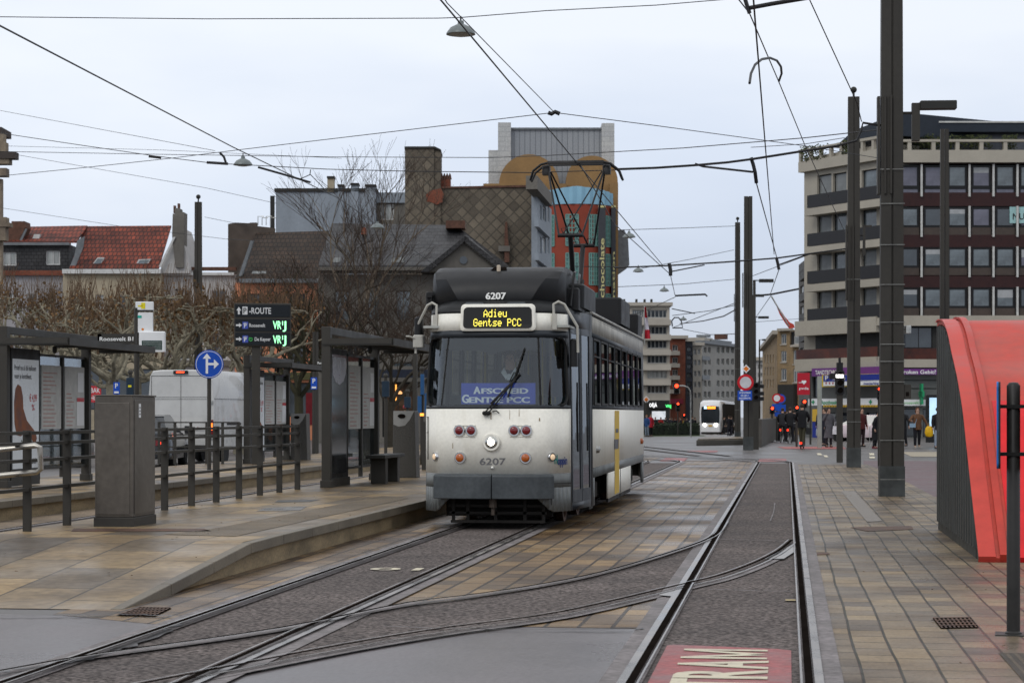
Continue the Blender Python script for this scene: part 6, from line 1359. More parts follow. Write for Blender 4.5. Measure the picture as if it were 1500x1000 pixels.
class Bld:
    def __init__(s, name, label, ax, da, bx, db, cat='building', group=None, zb=None):
        A = GP(ax, da); B_ = GP(bx, db); s.zb = gz(min(A.y, 417)) if zb is None else zb
        s.A = Vector((A.x, A.y, s.zb)); u = (B_ - A); u.z = 0; s.W = u.length; s.u = u.normalized(); s.n = Vector((-s.u.y, s.u.x, 0))
        s.r = thing(name, label, cat, s.A, math.atan2(s.u.y, s.u.x), group)
        s.cache = {}
    def L(s, px, py, k=0):           # photo point -> (x, z) on the facade plane k metres behind it
        d_ = (FW + RT * ((px - 750) / F) + UP * ((HZ - py) / F)); P0 = s.A + s.n * k
        t = (P0 - EYE).dot(s.n) / d_.dot(s.n); P = EYE + d_ * t; v = P - s.A; return v.dot(s.u), v.z
    def wall(s, x0, x1, z0, z1, holes, mat, depth=8, name='wall', y=0, rev=.22, back=True):
        b = MB(); hs = [(max(x0, a), max(z0, c), min(x1, e_), min(z1, g)) for a, c, e_, g in holes]
        hs = [h for h in hs if h[2] - h[0] > .02 and h[3] - h[1] > .02]
        xs = sorted({x0, x1} | {h[0] for h in hs} | {h[2] for h in hs}); zs = sorted({z0, z1} | {h[1] for h in hs} | {h[3] for h in hs})
        for i in range(len(xs) - 1):
            for j in range(len(zs) - 1):
                cx, cz = (xs[i] + xs[i + 1]) / 2, (zs[j] + zs[j + 1]) / 2
                if any(h[0] < cx < h[2] and h[1] < cz < h[3] for h in hs): continue
                b.poly([(xs[i], y, zs[j]), (xs[i + 1], y, zs[j]), (xs[i + 1], y, zs[j + 1]), (xs[i], y, zs[j + 1])])
        for h in hs:
            a, c, e_, g = h; Y = y + rev
            b.poly([(a, y, c), (a, Y, c), (e_, Y, c), (e_, y, c)][::-1]); b.poly([(a, y, g), (a, Y, g), (e_, Y, g), (e_, y, g)]); b.poly([(a, y, c), (a, y, g), (a, Y, g), (a, Y, c)][::-1]); b.poly([(e_, y, c), (e_, y, g), (e_, Y, g), (e_, Y, c)])
        if back:
            D = depth; b.poly([(x0, y, z0), (x0, D, z0), (x0, D, z1), (x0, y, z1)][::-1]); b.poly([(x1, y, z0), (x1, D, z0), (x1, D, z1), (x1, y, z1)]); b.poly([(x0, D, z0), (x1, D, z0), (x1, D, z1), (x0, D, z1)][::-1]); b.poly([(x0, y, z1), (x1, y, z1), (x1, D, z1), (x0, D, z1)])
        return b.build(name, mat, s.r)
    def window(s, x0, z0, x1, z1, fm, gm=None, nx=2, nz=1, y=.10, fw=.07, name='window'):
        w, h = x1 - x0, z1 - z0; key = (round(w, 1), round(h, 1), fm.name, nx, nz, fw)
        gm = gm or random.choice([m_glassd, m_glassd, m_glassb, m_glassc])
        if key not in s.cache:
            b = MB(); b.box(0, w, 0, .06, 0, fw); b.box(0, w, 0, .06, h - fw, h); b.box(0, fw, 0, .06, fw, h - fw); b.box(w - fw, w, 0, .06, fw, h - fw)
            for i in range(1, nx): b.box(w * i / nx - fw * .35, w * i / nx + fw * .35, .002, .05, fw, h - fw)
            for i in range(1, nz): b.box(fw, w - fw, .004, .045, h * i / nz - fw * .3, h * i / nz + fw * .3)
            f = b.build(name, fm, s.r)
            b = MB(); b.poly([(fw * .5, .03, fw * .5), (w - fw * .5, .03, fw * .5), (w - fw * .5, .03, h - fw * .5), (fw * .5, .03, h - fw * .5)]); g = b.build('pane', gm, f)
            s.cache[key] = (f, g, w, h, {})
            f.location = (x0, y, z0)
        else:
            f0, g0, w0, h0, pm = s.cache[key]
            f = f0.copy(); C.objects.link(f); f.parent = s.r; f.location = (x0, y, z0); f.scale = (w / w0, 1, h / h0)
            if gm.name not in pm:
                me = g0.data.copy(); me.materials.clear(); me.materials.append(gm); pm[gm.name] = me
            g = g0.copy(); g.data = pm[gm.name]; C.objects.link(g); g.parent = f
        return f
    def pw(s, px0, py0, px1, py1, k=0):   # photo rectangle -> facade rectangle
        x0, z1 = s.L(px0, py0, k); x1, z0 = s.L(px1, py1, k); return (x0, z0, x1, z1)
    def boxp(s, name, px0, py0, px1, py1, mat, k0=0, k1=None, bevel=0, parent=None):
        x0, z0, x1, z1 = s.pw(px0, py0, px1, py1, k0); b = MB(); b.box(x0, x1, k0, k1 if k1 is not None else k0 + .2, z0, z1); return b.build(name, mat, parent or s.r, bevel=bevel)
    def polyp(s, name, pts, mat, k=0, th=.2, parent=None):
        b = MB(); b.prism([(lambda q: (q[0], k, q[1]))(s.L(px, py, k)) for px, py in pts], (0, th, 0)); return b.build(name, mat, parent or s.r)
    def textp(s, name, t, px, py, hpx, wpx, mat, k=-.03, parent=None):
        x, z = s.L(px, py, k); x0, z0, x1, z1 = s.pw(px - wpx / 2, py - hpx / 2, px + wpx / 2, py + hpx / 2, k); b = MB(); b.text(t, (x, k, z), (1, 0, 0), UP, z1 - z0, x1 - x0); return b.build(name, mat, parent or s.r)
    def roof(s, name, pts_front, pts_back, k0, k1, mat, parent=None):
        """sloping roof sheet between an eaves line (photo points on plane k0) and a ridge line (plane k1)"""
        a = [(lambda q: Vector((q[0], k0, q[1])))(s.L(px, py, k0)) for px, py in pts_front]; c = [(lambda q: Vector((q[0], k1, q[1])))(s.L(px, py, k1)) for px, py in pts_back]
        b = MB(); poly = a + c[::-1]; b.prism(poly, (0, .05, .12)); return b.build(name, mat, parent or s.r)
random.seed(11)
def grid(s, xs, ys, w, h, fm, nx=2, nz=1, **kw):
    R_ = [s.pw(x, y, x + w, y + h) for x in xs for y in ys]
    return R_
def dress(s, rects, fm, nx=2, nz=1, gms=None, sill=None, **kw):
    for a, c, e_, g in rects:
        s.window(a, c, e_, g, fm, random.choice(gms) if gms else None, nx, nz, **kw)
    if sill:
        for i, (a, c, e_, g) in enumerate(rects):
            b = MB(); b.box(a - .06, e_ + .06, -.10, .0, c - .10, c); b.build('sill', sill, s.r)
# --- terrace with red roofs behind the pollards
T = Bld('terraced_house', 'terraced house with red tiled roof, two skylights and white gutter', 92, 126, 236, 126)
hs = [T.pw(x, y, x + 12, y + 24) for x in (108, 140, 172, 204) for y in (432, 480)]
T.wall(0, T.W, 0, T.L(92, 400)[1], hs + [T.pw(100, 540, 228, 600)], m_cream); dress(T, hs, m_gut, 2, sill=m_greyr)
T.window(*T.pw(100, 540, 228, 600), m_steel_d, m_glassd, 4)
T.boxp('gutter', 91, 394, 235, 400.5, m_gut, -.35, -.02)
rf = T.roof('roof', [(101, 397), (232, 397)], [(124, 334), (251, 333)], -.3, 5.5, m_tile)
T.polyp('valley', [(100, 396), (109, 374), (113, 352), (124, 346), (122, 362), (108, 396)], m_lead, .2, .1)
for q in (((132, 391), (143, 377), (153, 377), (145, 391)), ((197, 390), (203, 380), (221, 379), (215, 390))):
    f = T.polyp('skylight', q, m_gut, .5, .25); cx = sum(p[0] for p in q) / 4; cy = sum(p[1] for p in q) / 4
    T.polyp('pane', [(cx + (x - cx) * .72, cy + (y - cy) * .72) for x, y in q], m_glassb, .46, .03, f)
g = T.polyp('gable', [(236, 392), (256, 346), (262, 330), (267, 345), (277, 391), (277, 400), (236, 400)], m_whiter, .4, 5)
T.polyp('chimney', [(252, 345), (253, 313), (256, 313), (256, 305), (263, 305), (263, 310), (270, 311), (269, 392), (257, 392)], m_greyr, .2, 1.2)
T.boxp('chimney_pot', 254, 301, 257, 312, m_pot, .5, .8); T.boxp('chimney_pot', 260, 298, 263, 310, m_pot, .5, .8)
T.polyp('flashing', [(232, 391), (236, 391), (257, 347), (254, 347)], m_gut, .1, .1)
T = Bld('terraced_house', 'terraced house with slate mansard and two dormer windows under red tiles', -30, 127, 92, 127)
hs = [T.pw(x, y, x + 13, y + 26) for x in (12, 40, 68) for y in (430, 480)]
T.wall(0, T.W, 0, T.L(0, 403)[1], hs, M('grey_white_render', (.30, .29, .30), .7, 0, .12, .6)); dress(T, hs, m_gut, 2)
T.window(*T.pw(5, 545, 85, 600), m_steel_d, m_glassd, 3, y=-.2)
dh = [T.pw(4, 369, 24, 389, .3), T.pw(67, 367, 88, 388, .3)]
T.wall(T.L(-30, 400)[0], T.L(100, 400)[0], T.L(0, 397, .3)[1], T.L(0, 358, .3)[1], dh, m_slate, name='mansard', y=.3, depth=3); dress(T, dh, m_gut, 2, gms=[m_glassc], y=.4)
T.boxp('gutter', -30, 396, 96, 403, m_brick, -.3, -.02); T.boxp('cornice', -30, 355, 101, 359, m_lead, .0, .6)
T.roof('roof', [(-30, 356), (112, 356)], [(20, 335), (128, 333)], .5, 4.5, m_tile)
T.polyp('chimney', [(8, 357), (9, 331), (16, 331), (17, 324), (36, 324), (37, 333), (26, 357)], m_pot, .8, 1.5)
T.polyp('flashing', [(26, 357), (30, 357), (40, 335), (37, 335)], m_lead, .75, .1)
f = T.polyp('skylight', [(47, 350), (50, 343), (59, 343), (57, 350)], m_gut, 1.2, .3)
T = Bld('terraced_house', 'low white rendered house with flat dark parapet beside the orange house', 235, 127, 346, 127)
hs = [T.pw(x, y, x + 22, y + 42) for x in (258, 310) for y in (425, 485)]
T.wall(0, T.W, 0, T.L(235, 402)[1], hs + [T.pw(248, 545, 332, 600)], m_whiter); dress(T, hs, m_gut, 2, sill=m_greyr); T.window(*T.pw(248, 545, 332, 600), m_steel_d, m_glassd, 3)
T.boxp('gutter', 235, 399, 343, 403, m_gut, -.3, -.02); T.boxp('parapet', 240, 391, 346, 396, m_pot, .3, .6)
T.boxp('string_course', 235, 528, 346, 536, m_greyr, -.25, -.005)
# red shop sign at street level
P = at(139, 577, 112); r = thing('shop_sign', 'red shop board with white baker lettering half hidden by the shelter', 'sign', P, YAW)
s_ = 112 / 3000; b = MB(); b.box(-9 * s_, 9 * s_, -.05, .05, -12 * s_, 12 * s_); pl = b.build('board', M('shop_red', (.50, .04, .05), .4), r)
b = MB(); b.text('BAK', (1 * s_, -.055, 5.5 * s_), (1, 0, 0), UP, 7 * s_, 14 * s_); b.text('SHOP', (-1 * s_, -.055, -5.5 * s_), (1, 0, 0), UP, 7 * s_, 16 * s_); b.build('lettering', m_swhite, pl)
b = MB(); b.tube([(0, .1, -12 * s_), (0, .1, -P.z)], .06, 6); b.build('post', m_steel, r)
# stone tower at the picture edge
T = Bld('stone_tower', 'weathered ornate stone tower shaft with cornices at the square edge', -50, 100, 2, 100)
T.wall(0, T.W, 0, T.L(0, 262)[1], [], M('old_limestone', (.30, .245, .175), .8, 0, .35, .7, grain=.15, c2=(.14, .11, .085), bscale=8), depth=.4)
ms = MATS['old_limestone']
for x1, y0, y1 in ((9, 246, 258), (13, 232, 240), (22, 222, 232), (8, 208, 222), (5, 196, 208), (7, 250, 246), (9, 318, 326), (14, 326, 332), (8, 332, 352), (6, 345, 350)):
    if y1 > y0: T.boxp('cornice', -50, y0, x1, y1, ms if x1 != 22 else M('sooty_stone', (.06, .05, .045), .8), -.25 - x1 * .01, .3)
T.boxp('dome', -50, 186, 2, 196, M('sooty_stone', (.06, .05, .045), .8), 0, 2)
# --- orange house
T = Bld('terraced_house', 'orange rendered house with brown tiled roof and dark ground floor shop', 344, 124, 468, 124)
hs = [T.pw(x, y, x + 22, y + h) for x in (362, 425) for y, h in ((430, 38), (490, 46))]
T.wall(0, T.W, 0, T.L(344, 414)[1], hs + [T.pw(380, 560, 460, 610)], m_orange); dress(T, hs, m_steel_d, 2, gms=[m_glassd]); 
T.window(*T.pw(380, 560, 460, 610), m_steel_d, m_glassd, 3)
T.boxp('cornice', 350, 408, 468, 414, m_lead, -.4, -.02); T.boxp('band', 378, 545, 468, 556, M('olive_band', (.08, .075, .03), .6), -.15, -.005)
T.boxp('red_door', 448, 575, 458, 622, M('door_red', (.14, .01, .015), .4), -.05, .0)
T.roof('roof', [(344, 410), (500, 410)], [(375, 344), (500, 340)], -.2, 6.0, m_tiled)
T.polyp('skylight', [(366, 407), (370, 397), (390, 397), (389, 407)], m_glassc, .4, .15)
T.polyp('gable_wall', [(334, 600), (334, 328), (345, 326), (366, 327), (366, 326), (376, 326), (376, 331), (402, 334), (402, 600)], M('dark_old_brick', (.075, .06, .05), .8, 0, .3, 1), 6.1, .5)
T.polyp('gable_flashing', [(347, 412), (352, 412), (372, 352), (367, 352)], m_lead, .1, .3)
b = MB()
for i, x in enumerate((378, 384, 390, 396)): x0, z0 = T.L(x, 330, 2); x1, z1 = T.L(x, 317 + (i % 2) * 2, 2); b.tube([(x0, 2, z0), (x0, 2, z1), (x0 + .35, 2, z1)], .03, 5)
b.build('flue_pipe', m_galv, T.r)
# --- blue grey blank gable with chimneys
T = Bld('apartment_building', 'tall blank blue-grey gable with a row of chimney stacks', 402, 150, 592, 150)
T.wall(T.L(404, 400)[0], T.L(551, 400)[0], 0, T.L(404, 280)[1], [], m_bgrey, 10)
b = MB(); a = T.L(402, 281)[0]; e_ = T.L(552, 281)[0]; z = T.L(402, 281)[1]; b.box(a, e_, -.12, 10.1, z, z + .25); b.build('coping', m_steel_d, T.r)
for x0, y0, x1 in ((479.5, 258, 489), (495, 270, 503), (514, 268, 525), (535, 270, 550)):
    T.boxp('chimney', x0, y0 + 3, x1, 281 if x0 < 490 else 330, m_bgrey if x0 > 490 else m_cream, -.12, .8); T.boxp('chimney_cap', x0 - .7, y0, x1 + .7, y0 + 3, m_steel_d, -.25, .9)
hs = [T.pw(557, 299, 564, 322, .6), T.pw(565, 299, 577, 322, .6)]
T.wall(T.L(552, 300, .6)[0], T.L(593, 300, .6)[0], 0, T.L(555, 286, .6)[1], hs, m_greyr, 9, y=.6); dress(T, hs, m_gut, 1, y=.7)
T.boxp('fascia', 551, 282, 593, 297, m_bgrey, .4, .6)
b = MB(); x, z = T.L(402, 293); b.box(x - .3, x, -.1, .2, z - 6, z + .3); b.build('downpipe', m_steel_d, T.r)
# --- shingled chimney tower and gable
T = Bld('apartment_building', 'brown-grey diamond shingled gable with massive square chimney tower and brick patch', 592, 140, 800, 140)
T.wall(T.L(593.5, 300)[0], T.L(636, 300)[0], 0, T.L(600, 217)[1], [], m_shingle, 3.0, name='chimney_tower', y=-.3)
T.polyp('tower_side', [(636, 600), (636, 218), (645.5, 222), (645.5, 600)], m_shingle, -.2, 2.5)
T.polyp('tower_cap', [(592.5, 217.5), (592.5, 214.5), (637, 214.5), (646, 219), (646, 221.5), (637, 217.5)], m_steel_d, -.4, 3.2)
z = T.L(700, 276)[1]
T.polyp('wall', [(645, 600), (645, 276), (786, 274), (787, 600)], m_shingle, 0, 9)
T.polyp('coping', [(645, 276), (645, 273.5), (786, 271), (786, 274)], m_pot, -.1, 9)
T.polyp('brick_patch', [(625, 295), (624, 285), (632, 279), (646, 276), (650, 284), (648, 296), (640, 300), (634, 297)], m_brick, -.33, .05)
T.boxp('chimney', 645, 263, 660, 276, m_brick, .3, 1.2)
b = MB()
for x in (647, 651, 655, 659): x0, z0 = T.L(x, 263, .6); x1, z1 = T.L(x, 254, .6); b.lathe([(.13, 0), (.09, (z1 - z0) * .6), (.03, z1 - z0)], (x0, .6, z0), 8)
b.build('chimney_pot', m_pot, T.r)
T.polyp('wall_flue', [(739, 384), (739, 345), (740, 325), (743, 325), (744, 345), (746, 370), (746, 384)], m_pot, -.4, .4); T.boxp('flue_box', 730, 360, 747, 368, m_greyr, -.5, -.05)
# --- narrow bay windowed facade
T = Bld('terraced_house', 'narrow pale house edge with bay windows beside the shingled gable', 787, 139, 808, 150)
hs = [T.pw(x, y, x + w, y + 26) for x, w in ((791, 2.5), (795, 5), (802, 3)) for y in (300, 346)]
T.wall(0, T.W, 0, T.L(787, 283)[1], hs, m_bgrey, .4); dress(T, hs, m_gut, 1)
T.boxp('cornice', 787, 277, 809, 284, m_greyr, -.45, .3)
for y in (336, 385): T.boxp('bay_sill', 789, y - 4, 806, y, m_bgrey, -.3, -.01)
# --- classical building with pediment
T = Bld('classical_building', 'grey stucco classical building with slate roof, dentil cornice and pediment', 466, 104, 760, 104)
zt = T.L(500, 402)[1]
hs = [T.pw(x, 425, x + 22, 470) for x in (490, 535, 580)] + [T.pw(505, 500, 530, 528), T.pw(575, 530, 605, 548)]
sh = [T.pw(560, 560, 606, 640), T.pw(490, 570, 550, 640)]
T.wall(0, T.W, 0, zt, hs + sh, m_greyr, 12); dress(T, hs, m_greyr, 2, gms=[m_glassd, m_glassb])
T.window(*sh[1], m_steel_d, m_glassd, 2)
f = T.window(*sh[0], m_steel_d, M('warm_dark_glass', (.06, .035, .02), .15, 0, .7, 1.5), 2, y=.16)
b = MB(); q = T.pw(579, 563, 581, 592, .14); b.box(q[0], q[2], .12, .15, q[1], q[3]); q = T.pw(572, 603, 592, 607, .14); b.box(q[0], q[2], .12, .15, q[1], q[3]); b.build('warm_lamp', M('warm_shop_light', (1, .42, .08), .4, 0, 0, emis=1.6), T.r)
b = MB(); q = T.pw(583, 572, 590, 577, .14); b.lathe([(.16, 0), (.03, .16)], ((q[0] + q[2]) / 2, .10, q[1]), 10); b.build('pendant_lamp', M('lamp_glow', (1, .5, .2), .4, 0, 0, emis=.8), T.r)
T.boxp('shop_band', 555, 541, 640, 553, M('shop_band_dark', (.02, .025, .04), .5), -.2, -.005); T.boxp('ledge', 555, 553, 640, 559, m_greyr, -.25, -.004)
T.boxp('string_course', 466, 536, 760, 541, m_greyr, -.2, -.003)
T.boxp('cornice', 466, 391, 700, 396, m_greyr, -.8, -.02)
b = MB(); n = 60; x0, z0, x1, z1 = T.pw(468, 396, 760, 401)
for i in range(n): x = x0 + (x1 - x0) * i / n; b.box(x, x + .13, -.45, -.02, z0, z1)
b.build('dentil_frieze', m_greyr, T.r)
T.roof('roof', [(466, 392), (735, 392)], [(486, 330), (668, 333)], -.6, 7.0, m_slate)
T.roof('roof_hip', [(668, 333), (668, 333.5)], [(745, 392), (735, 394)], 7.0, 6.0, m_slate)
for a, e_ in ((572, 592), (486, 499)): T.polyp('skylight', [(a, 384), (a + 4, 377), (e_, 377), (e_ - 1, 384)], m_glassc, .0, .15)
T.boxp('chimney', 653, 323, 681, 334, m_pot, 5, 6.5); T.boxp('roof_vent', 529, 333, 535, 343, m_brick, 4, 5)
# pediment standing forward of the roof
pd = T.polyp('pediment', [(625, 398), (680, 354), (738, 398)], m_greyr, -1.0, 2.5)
T.polyp('pediment_cornice', [(616, 398), (681, 346), (686, 348), (681, 353), (628, 398)], m_slate, -1.3, 2.8, pd); T.polyp('pediment_cornice', [(681, 346), (748, 398), (736, 398), (679, 353)], m_slate, -1.3, 2.8, pd)
b = MB()
for i in range(16):
    t = i / 16
    for sgn in (-1, 1):
        x, z = T.L(680 + sgn * (3 + 52 * t), 357 + 41 * t, -1.1); b.box(x - .06, x + .06, -1.15, -1.0, z - .05, z + .12)
b.build('dentil', m_greyr, pd)
b = MB(); x, z = T.L(679, 381, -1); b.lathe([(.20, 0), (.20, .06)], (x, -1.0, z), 20, (0, -1, 0)); b.lathe([(.14, .06), (.14, .07)], (x, -1.0, z), 16, (0, -1, 0)); b.build('oculus', m_glassd, pd)
# --- chocolate building
T = Bld('hotel_building', 'tall building with red curved drum, brown arched tops and vertical chocolate lettering', 713, 205, 906, 205)
m_cor = M_bricks('corrugated_metal', (.27, .29, .32), (.25, .27, .30), (.16, .175, .20), 40, .55, .05, .5, 0, 'zx', .5, 0, (.9, .9, .9), .1)
m_wb = M_bricks('pale_block', (.46, .47, .47), (.42, .43, .44), (.33, .34, .35), 1.2, .5, .03, .6, 0, 'xz', .2, 0, (.9, .9, .9), .1)
m_och = M('ochre_stone', (.26, .155, .065), .7, 0, .12, .25, grain=.06, bscale=3); m_redw = M('red_wall', (.235, .047, .027), .65, 0, .12, .4)
m_zig = M('light_blue_panel', (.22, .40, .52), .4, 0, .12, .15)
T.polyp('upper_block', [(748, 300), (748, 188.5), (882, 190), (882, 300)], m_cor, 6.0, 10)
for x0, y0, x1, k in ((729.5, 179.5, 748.5, 5.4), (881.5, 180.5, 900, 5.4), (715.5, 220, 730, 5.8)): T.polyp('stair_tower', [(x0, 600), (x0, y0), (x1, y0), (x1, 600)], m_wb, k, 4)
T.boxp('parapet', 748, 187, 882, 190, m_lead, 5.8, 6.0)
def arc(cx, top, rad, x0, x1): return [(cx + rad * math.cos(math.pi * i / 18), top + rad - rad * math.sin(math.pi * i / 18)) for i in range(19) if x0 <= cx + rad * math.cos(math.pi * i / 18) <= x1]
T.polyp('arched_wall', [(731, 600)] + arc(775, 226, 44, 731, 820)[::-1] + [(819, 600)], m_och, 3.0, 2.2)
T.polyp('arched_wall', [(829, 600)] + arc(867, 228, 38, 829, 906)[::-1] + [(905, 600)], m_och, 3.0, 2.2)
T.boxp('brown_wall', 708, 269, 830, 280, m_och, 2.4, 6)
T.boxp('brown_wall', 893, 268, 905.5, 640, m_och, 2.2, 8)
x0, z0, x1, z1 = T.pw(793, 298, 897, 640); xc = (x0 + x1) / 2; hw = (x1 - x0) / 2
def drum(a, z, rr_=1.0, k=0):  # a = -1..1 over the visible half of the drum
    t = a * R(70); rad = hw / math.sin(R(70)); return (xc + rad * rr_ * math.sin(t), 2.2 + rad * math.cos(R(70)) - rad * rr_ * math.cos(t) + .001, z)
b = MB(); n = 28
for i in range(n):
    a, c = -1 + 2 * i / n, -1 + 2 * (i + 1) / n; b.poly([drum(a, -2), drum(c, -2), drum(c, z1), drum(a, z1)])
b.build('red_drum', m_redw, T.r, smooth=40)
zt0, zt1 = T.L(840, 299)[1], T.L(840, 273)[1]; b = MB(); n = 22
for i in range(n):
    a, c = -1 + 2 * i / n, -1 + 2 * (i + 1) / n; f0, f1 = (1.0, 1.05) if i % 2 else (1.05, 1.0)
    b.poly([drum(a, zt0, f0), drum(c, zt0, f1), drum(c, zt1 - abs(c) * .5, f1), drum(a, zt1 - abs(a) * .5, f0)])
b.build('zigzag_parapet', m_zig, T.r)
m_teal = M('teal_glazing', (.10, .26, .235), .15, 0, .5, .9, spec=.8, c2=(.05, .13, .12)); m_tealf = M('teal_frame', (.14, .28, .25), .4)
def a_of(px): 
    best = min(range(-100, 101), key=lambda q: abs(T.L(px, 400, drum(q / 100, 0)[1])[0] - drum(q / 100, 0)[0])); return best / 100
for px0, px1 in ((801, 812), (829, 847), (863, 876), (887.5, 894.5), (808, 809.5)):
    if px0 == 808: continue
    for py0, py1 in ((316, 361), (372, 418), (430, 480), (492, 540)):
        a, c = a_of(px0), a_of(px1); zb_, zt_ = T.L(px0, py1, 1)[1], T.L(px0, py0, 1)[1]; zm = (zb_ + zt_) / 2
        b = MB(); b.poly([drum(a, zb_, 1.008), drum(c, zb_, 1.008), drum(c, zt_, 1.008), drum(a, zt_, 1.008)]); g = b.build('window', m_teal, T.r)
        b = MB()
        for i in range(0, 5): q = a + (c - a) * i / 4; P = Vector(drum(q, zb_, 1.012)); b.obox(P - Vector((.05, .05, 0)), (.10, 0, 0), (0, .05, 0), (0, 0, zt_ - zb_))
        for i in range(0, 8): z = zb_ + (zt_ - zb_) * i / 7; P = Vector(drum(a, z, 1.014)); Q_ = Vector(drum(c, z, 1.014)); b.obox(P - Vector((0, .06, .05)), Q_ - P, (0, .05, 0), (0, 0, .10))
        b.build('mullion', m_tealf, g)
for px0, px1, t, px, sz, py in ((876.5, 887, 'chocolate', 881.8, 8, 391), (895.5, 902, 'nation', 898.6, 8, 405)):
    q = T.pw(px0, 303, px1, 640, -2.0 if px0 < 890 else 1.0); k = T.A.y * 0 + (drum(a_of(882), 0)[1] - .9 if px0 < 890 else 1.6)
    q = T.pw(px0, 304, px1, 640, k); b = MB(); b.box(q[0], q[2], k, k + 1.2, q[1], q[3]); bn_ = b.build('sign_band', M('anthracite_band', (.045, .048, .055), .5, 0, .1), T.r)
    q2 = T.pw(px0, 301, px1, 304, k - .05); b = MB(); b.box(q2[0], q2[2], k - .05, k, q2[1], q2[3]); b.build('band_cap', M('pale_gold', (.50, .46, .22), .5), bn_)
    x, z = T.L(px, py, k); zl = T.L(px, 349 if t == 'chocolate' else 369, k)[1] - T.L(px, 436, k)[1]; z = (T.L(px, 349 if t == 'chocolate' else 369, k)[1] + T.L(px, 436, k)[1]) / 2
    V, Fc, tx0, tx1, ty0, ty1 = text_mesh(t); hcap = (q[2] - q[0]) * .62
    b = MB(); b.text(t, (x + .0, k - .03, z), (0, 0, 1), (-1, 0, 0), hcap, zl)
    V2 = list(b.v); b.build('vertical_lettering', MATS['pale_gold'], bn_)
    b = MB(); b.v = [v + Vector((.07, 0.004, .05)) for v in V2]; 
T.polyp('steel_wing', [(903, 460), (903, 338), (914, 336), (920, 348), (922, 388), (908, 398), (903, 402)], m_lead, 5, 6)
# --- boulevard, distant row
m_wf = M('pale_window_frame', (.40, .40, .39), .5); m_con = M('pale_panel', (.36, .33, .285), .7, 0, .1, .3, grain=.05)
def row(name, label, x0, d0, x1, d1, ytop, mat, wins, fm, balc=None, nx=2, roofmat=None, depth=14, gms=None):
    T = Bld(name, label, x0, d0, x1, d1); hs = [T.pw(*w) for w in wins]; T.wall(0, T.W, -1, T.L(x0, ytop)[1], hs, mat, depth, rev=.4); dress(T, hs, fm, nx, y=.3, fw=.12, gms=gms)
    b = MB(); z = T.L(x0, ytop)[1]; b.box(-.4, T.W + .4, -.6, depth, z, z + .5); b.build('roof', roofmat or m_con, T.r); return T
T = row('apartment_building', 'pale seven storey apartment block with ribbon windows behind the tram rear', 897, 300, 981, 300, 448, m_con, [(x, y, x + w, y + 12) for y in (453.5, 477.5, 498, 520, 542, 564) for x, w in ((926, 17), (948, 29))], m_wf, nx=5)
for y in (468, 490, 512, 534, 556): T.boxp('balcony', 940, y, 983, y + 8, m_con, -1.2, -.01)
for x in (913, 931, 943, 953): T.boxp('chimney', x, 438, x + 3, 446, m_steel_d, 3, 4)
T.boxp('shop_front', 930, 586, 981, 616, m_steel_d, -.3, -.01)
sg_ = T.boxp('shop_sign', 950, 588, 976, 598, m_black, -.8, -.35); T.textp('lettering', 'DÉJÀ', 957, 593, 5, 11, M('lit_white_letter', (1, 1, 1), .4, 0, 0, emis=1), -.85, sg_); T.textp('led_lettering', 'VRIJ', 979, 594.5, 4, 8, m_green, -.85, sg_)
T.boxp('shop_window', 955, 602, 975, 614, M('lit_shop_window', (.8, .85, .9), .4, 0, .5, .5, emis=.35), -.4, -.31)
T = row('apartment_building', 'narrow house with white bay and orange brick side down the boulevard', 982, 320, 1004, 320, 496, m_brick, [(985, y, 993, y + 9) for y in (505, 523, 541, 559)], m_wf, gms=[m_glassd, m_glassc])
for y in (514, 532, 550, 570): T.boxp('balcony', 982, y, 996, y + 6, m_con, -1.4, -.01)
T.boxp('shop_awning', 982, 584, 1001, 591, M('awning_dark_red', (.20, .02, .04), .6), -2, -.01)
row('apartment_building', 'narrow dark glazed house between orange brick and pale houses', 1004.5, 325, 1014.5, 325, 500, M('dark_cladding', (.03, .035, .045), .4, 0, .2, .5), [(1006, y, 1013, y + 7) for y in (508, 520, 533, 546, 559, 572)], m_steel_d, gms=[m_glassb])
T = row('apartment_building', 'slim pale house with paired windows down the boulevard', 1015, 330, 1028, 330, 506, m_con, [(x, y, x + 4, y + 8) for x in (1016, 1022) for y in (511, 527, 543, 559, 575)], m_wf, gms=[m_glassd])
T = row('apartment_building', 'long grey stone block with attic storey and balconies closing the boulevard', 1028.5, 345, 1078, 365, 503, M('grey_stone_block', (.27, .26, .24), .7, 0, .14, .3), [(x, y, x + 4, y + 9) for x in (1031, 1037, 1050, 1057, 1064, 1071) for y in (508, 525, 541, 557, 573)], m_wf, gms=[m_glassd, m_glassb], roofmat=m_lead)
T.boxp('attic', 1032, 494, 1044, 503, m_con, 2, 6); T.boxp('attic', 1048, 497, 1072, 503, m_lead, 1, 6); T.boxp('chimney', 1036, 490, 1041, 494, m_lead, 3, 5); T.boxp('chimney', 1062, 489, 1066, 497, m_pot, 3, 5)
for y in (521, 549): T.boxp('balcony', 1029, y, 1040, y + 7, m_lead, -1.2, -.01)
T.boxp('shop_front', 1028.5, 592, 1078, 630, m_steel_d, -.3, -.01)
T = row('apartment_building', 'sliver of white building seen between the masts and the yellow brick house', 1108, 300, 1118, 300, 528, m_whiter, [(x, y, x + 2.5, y + 6) for x in (1110, 1114) for y in (534, 546, 558)], m_wf)
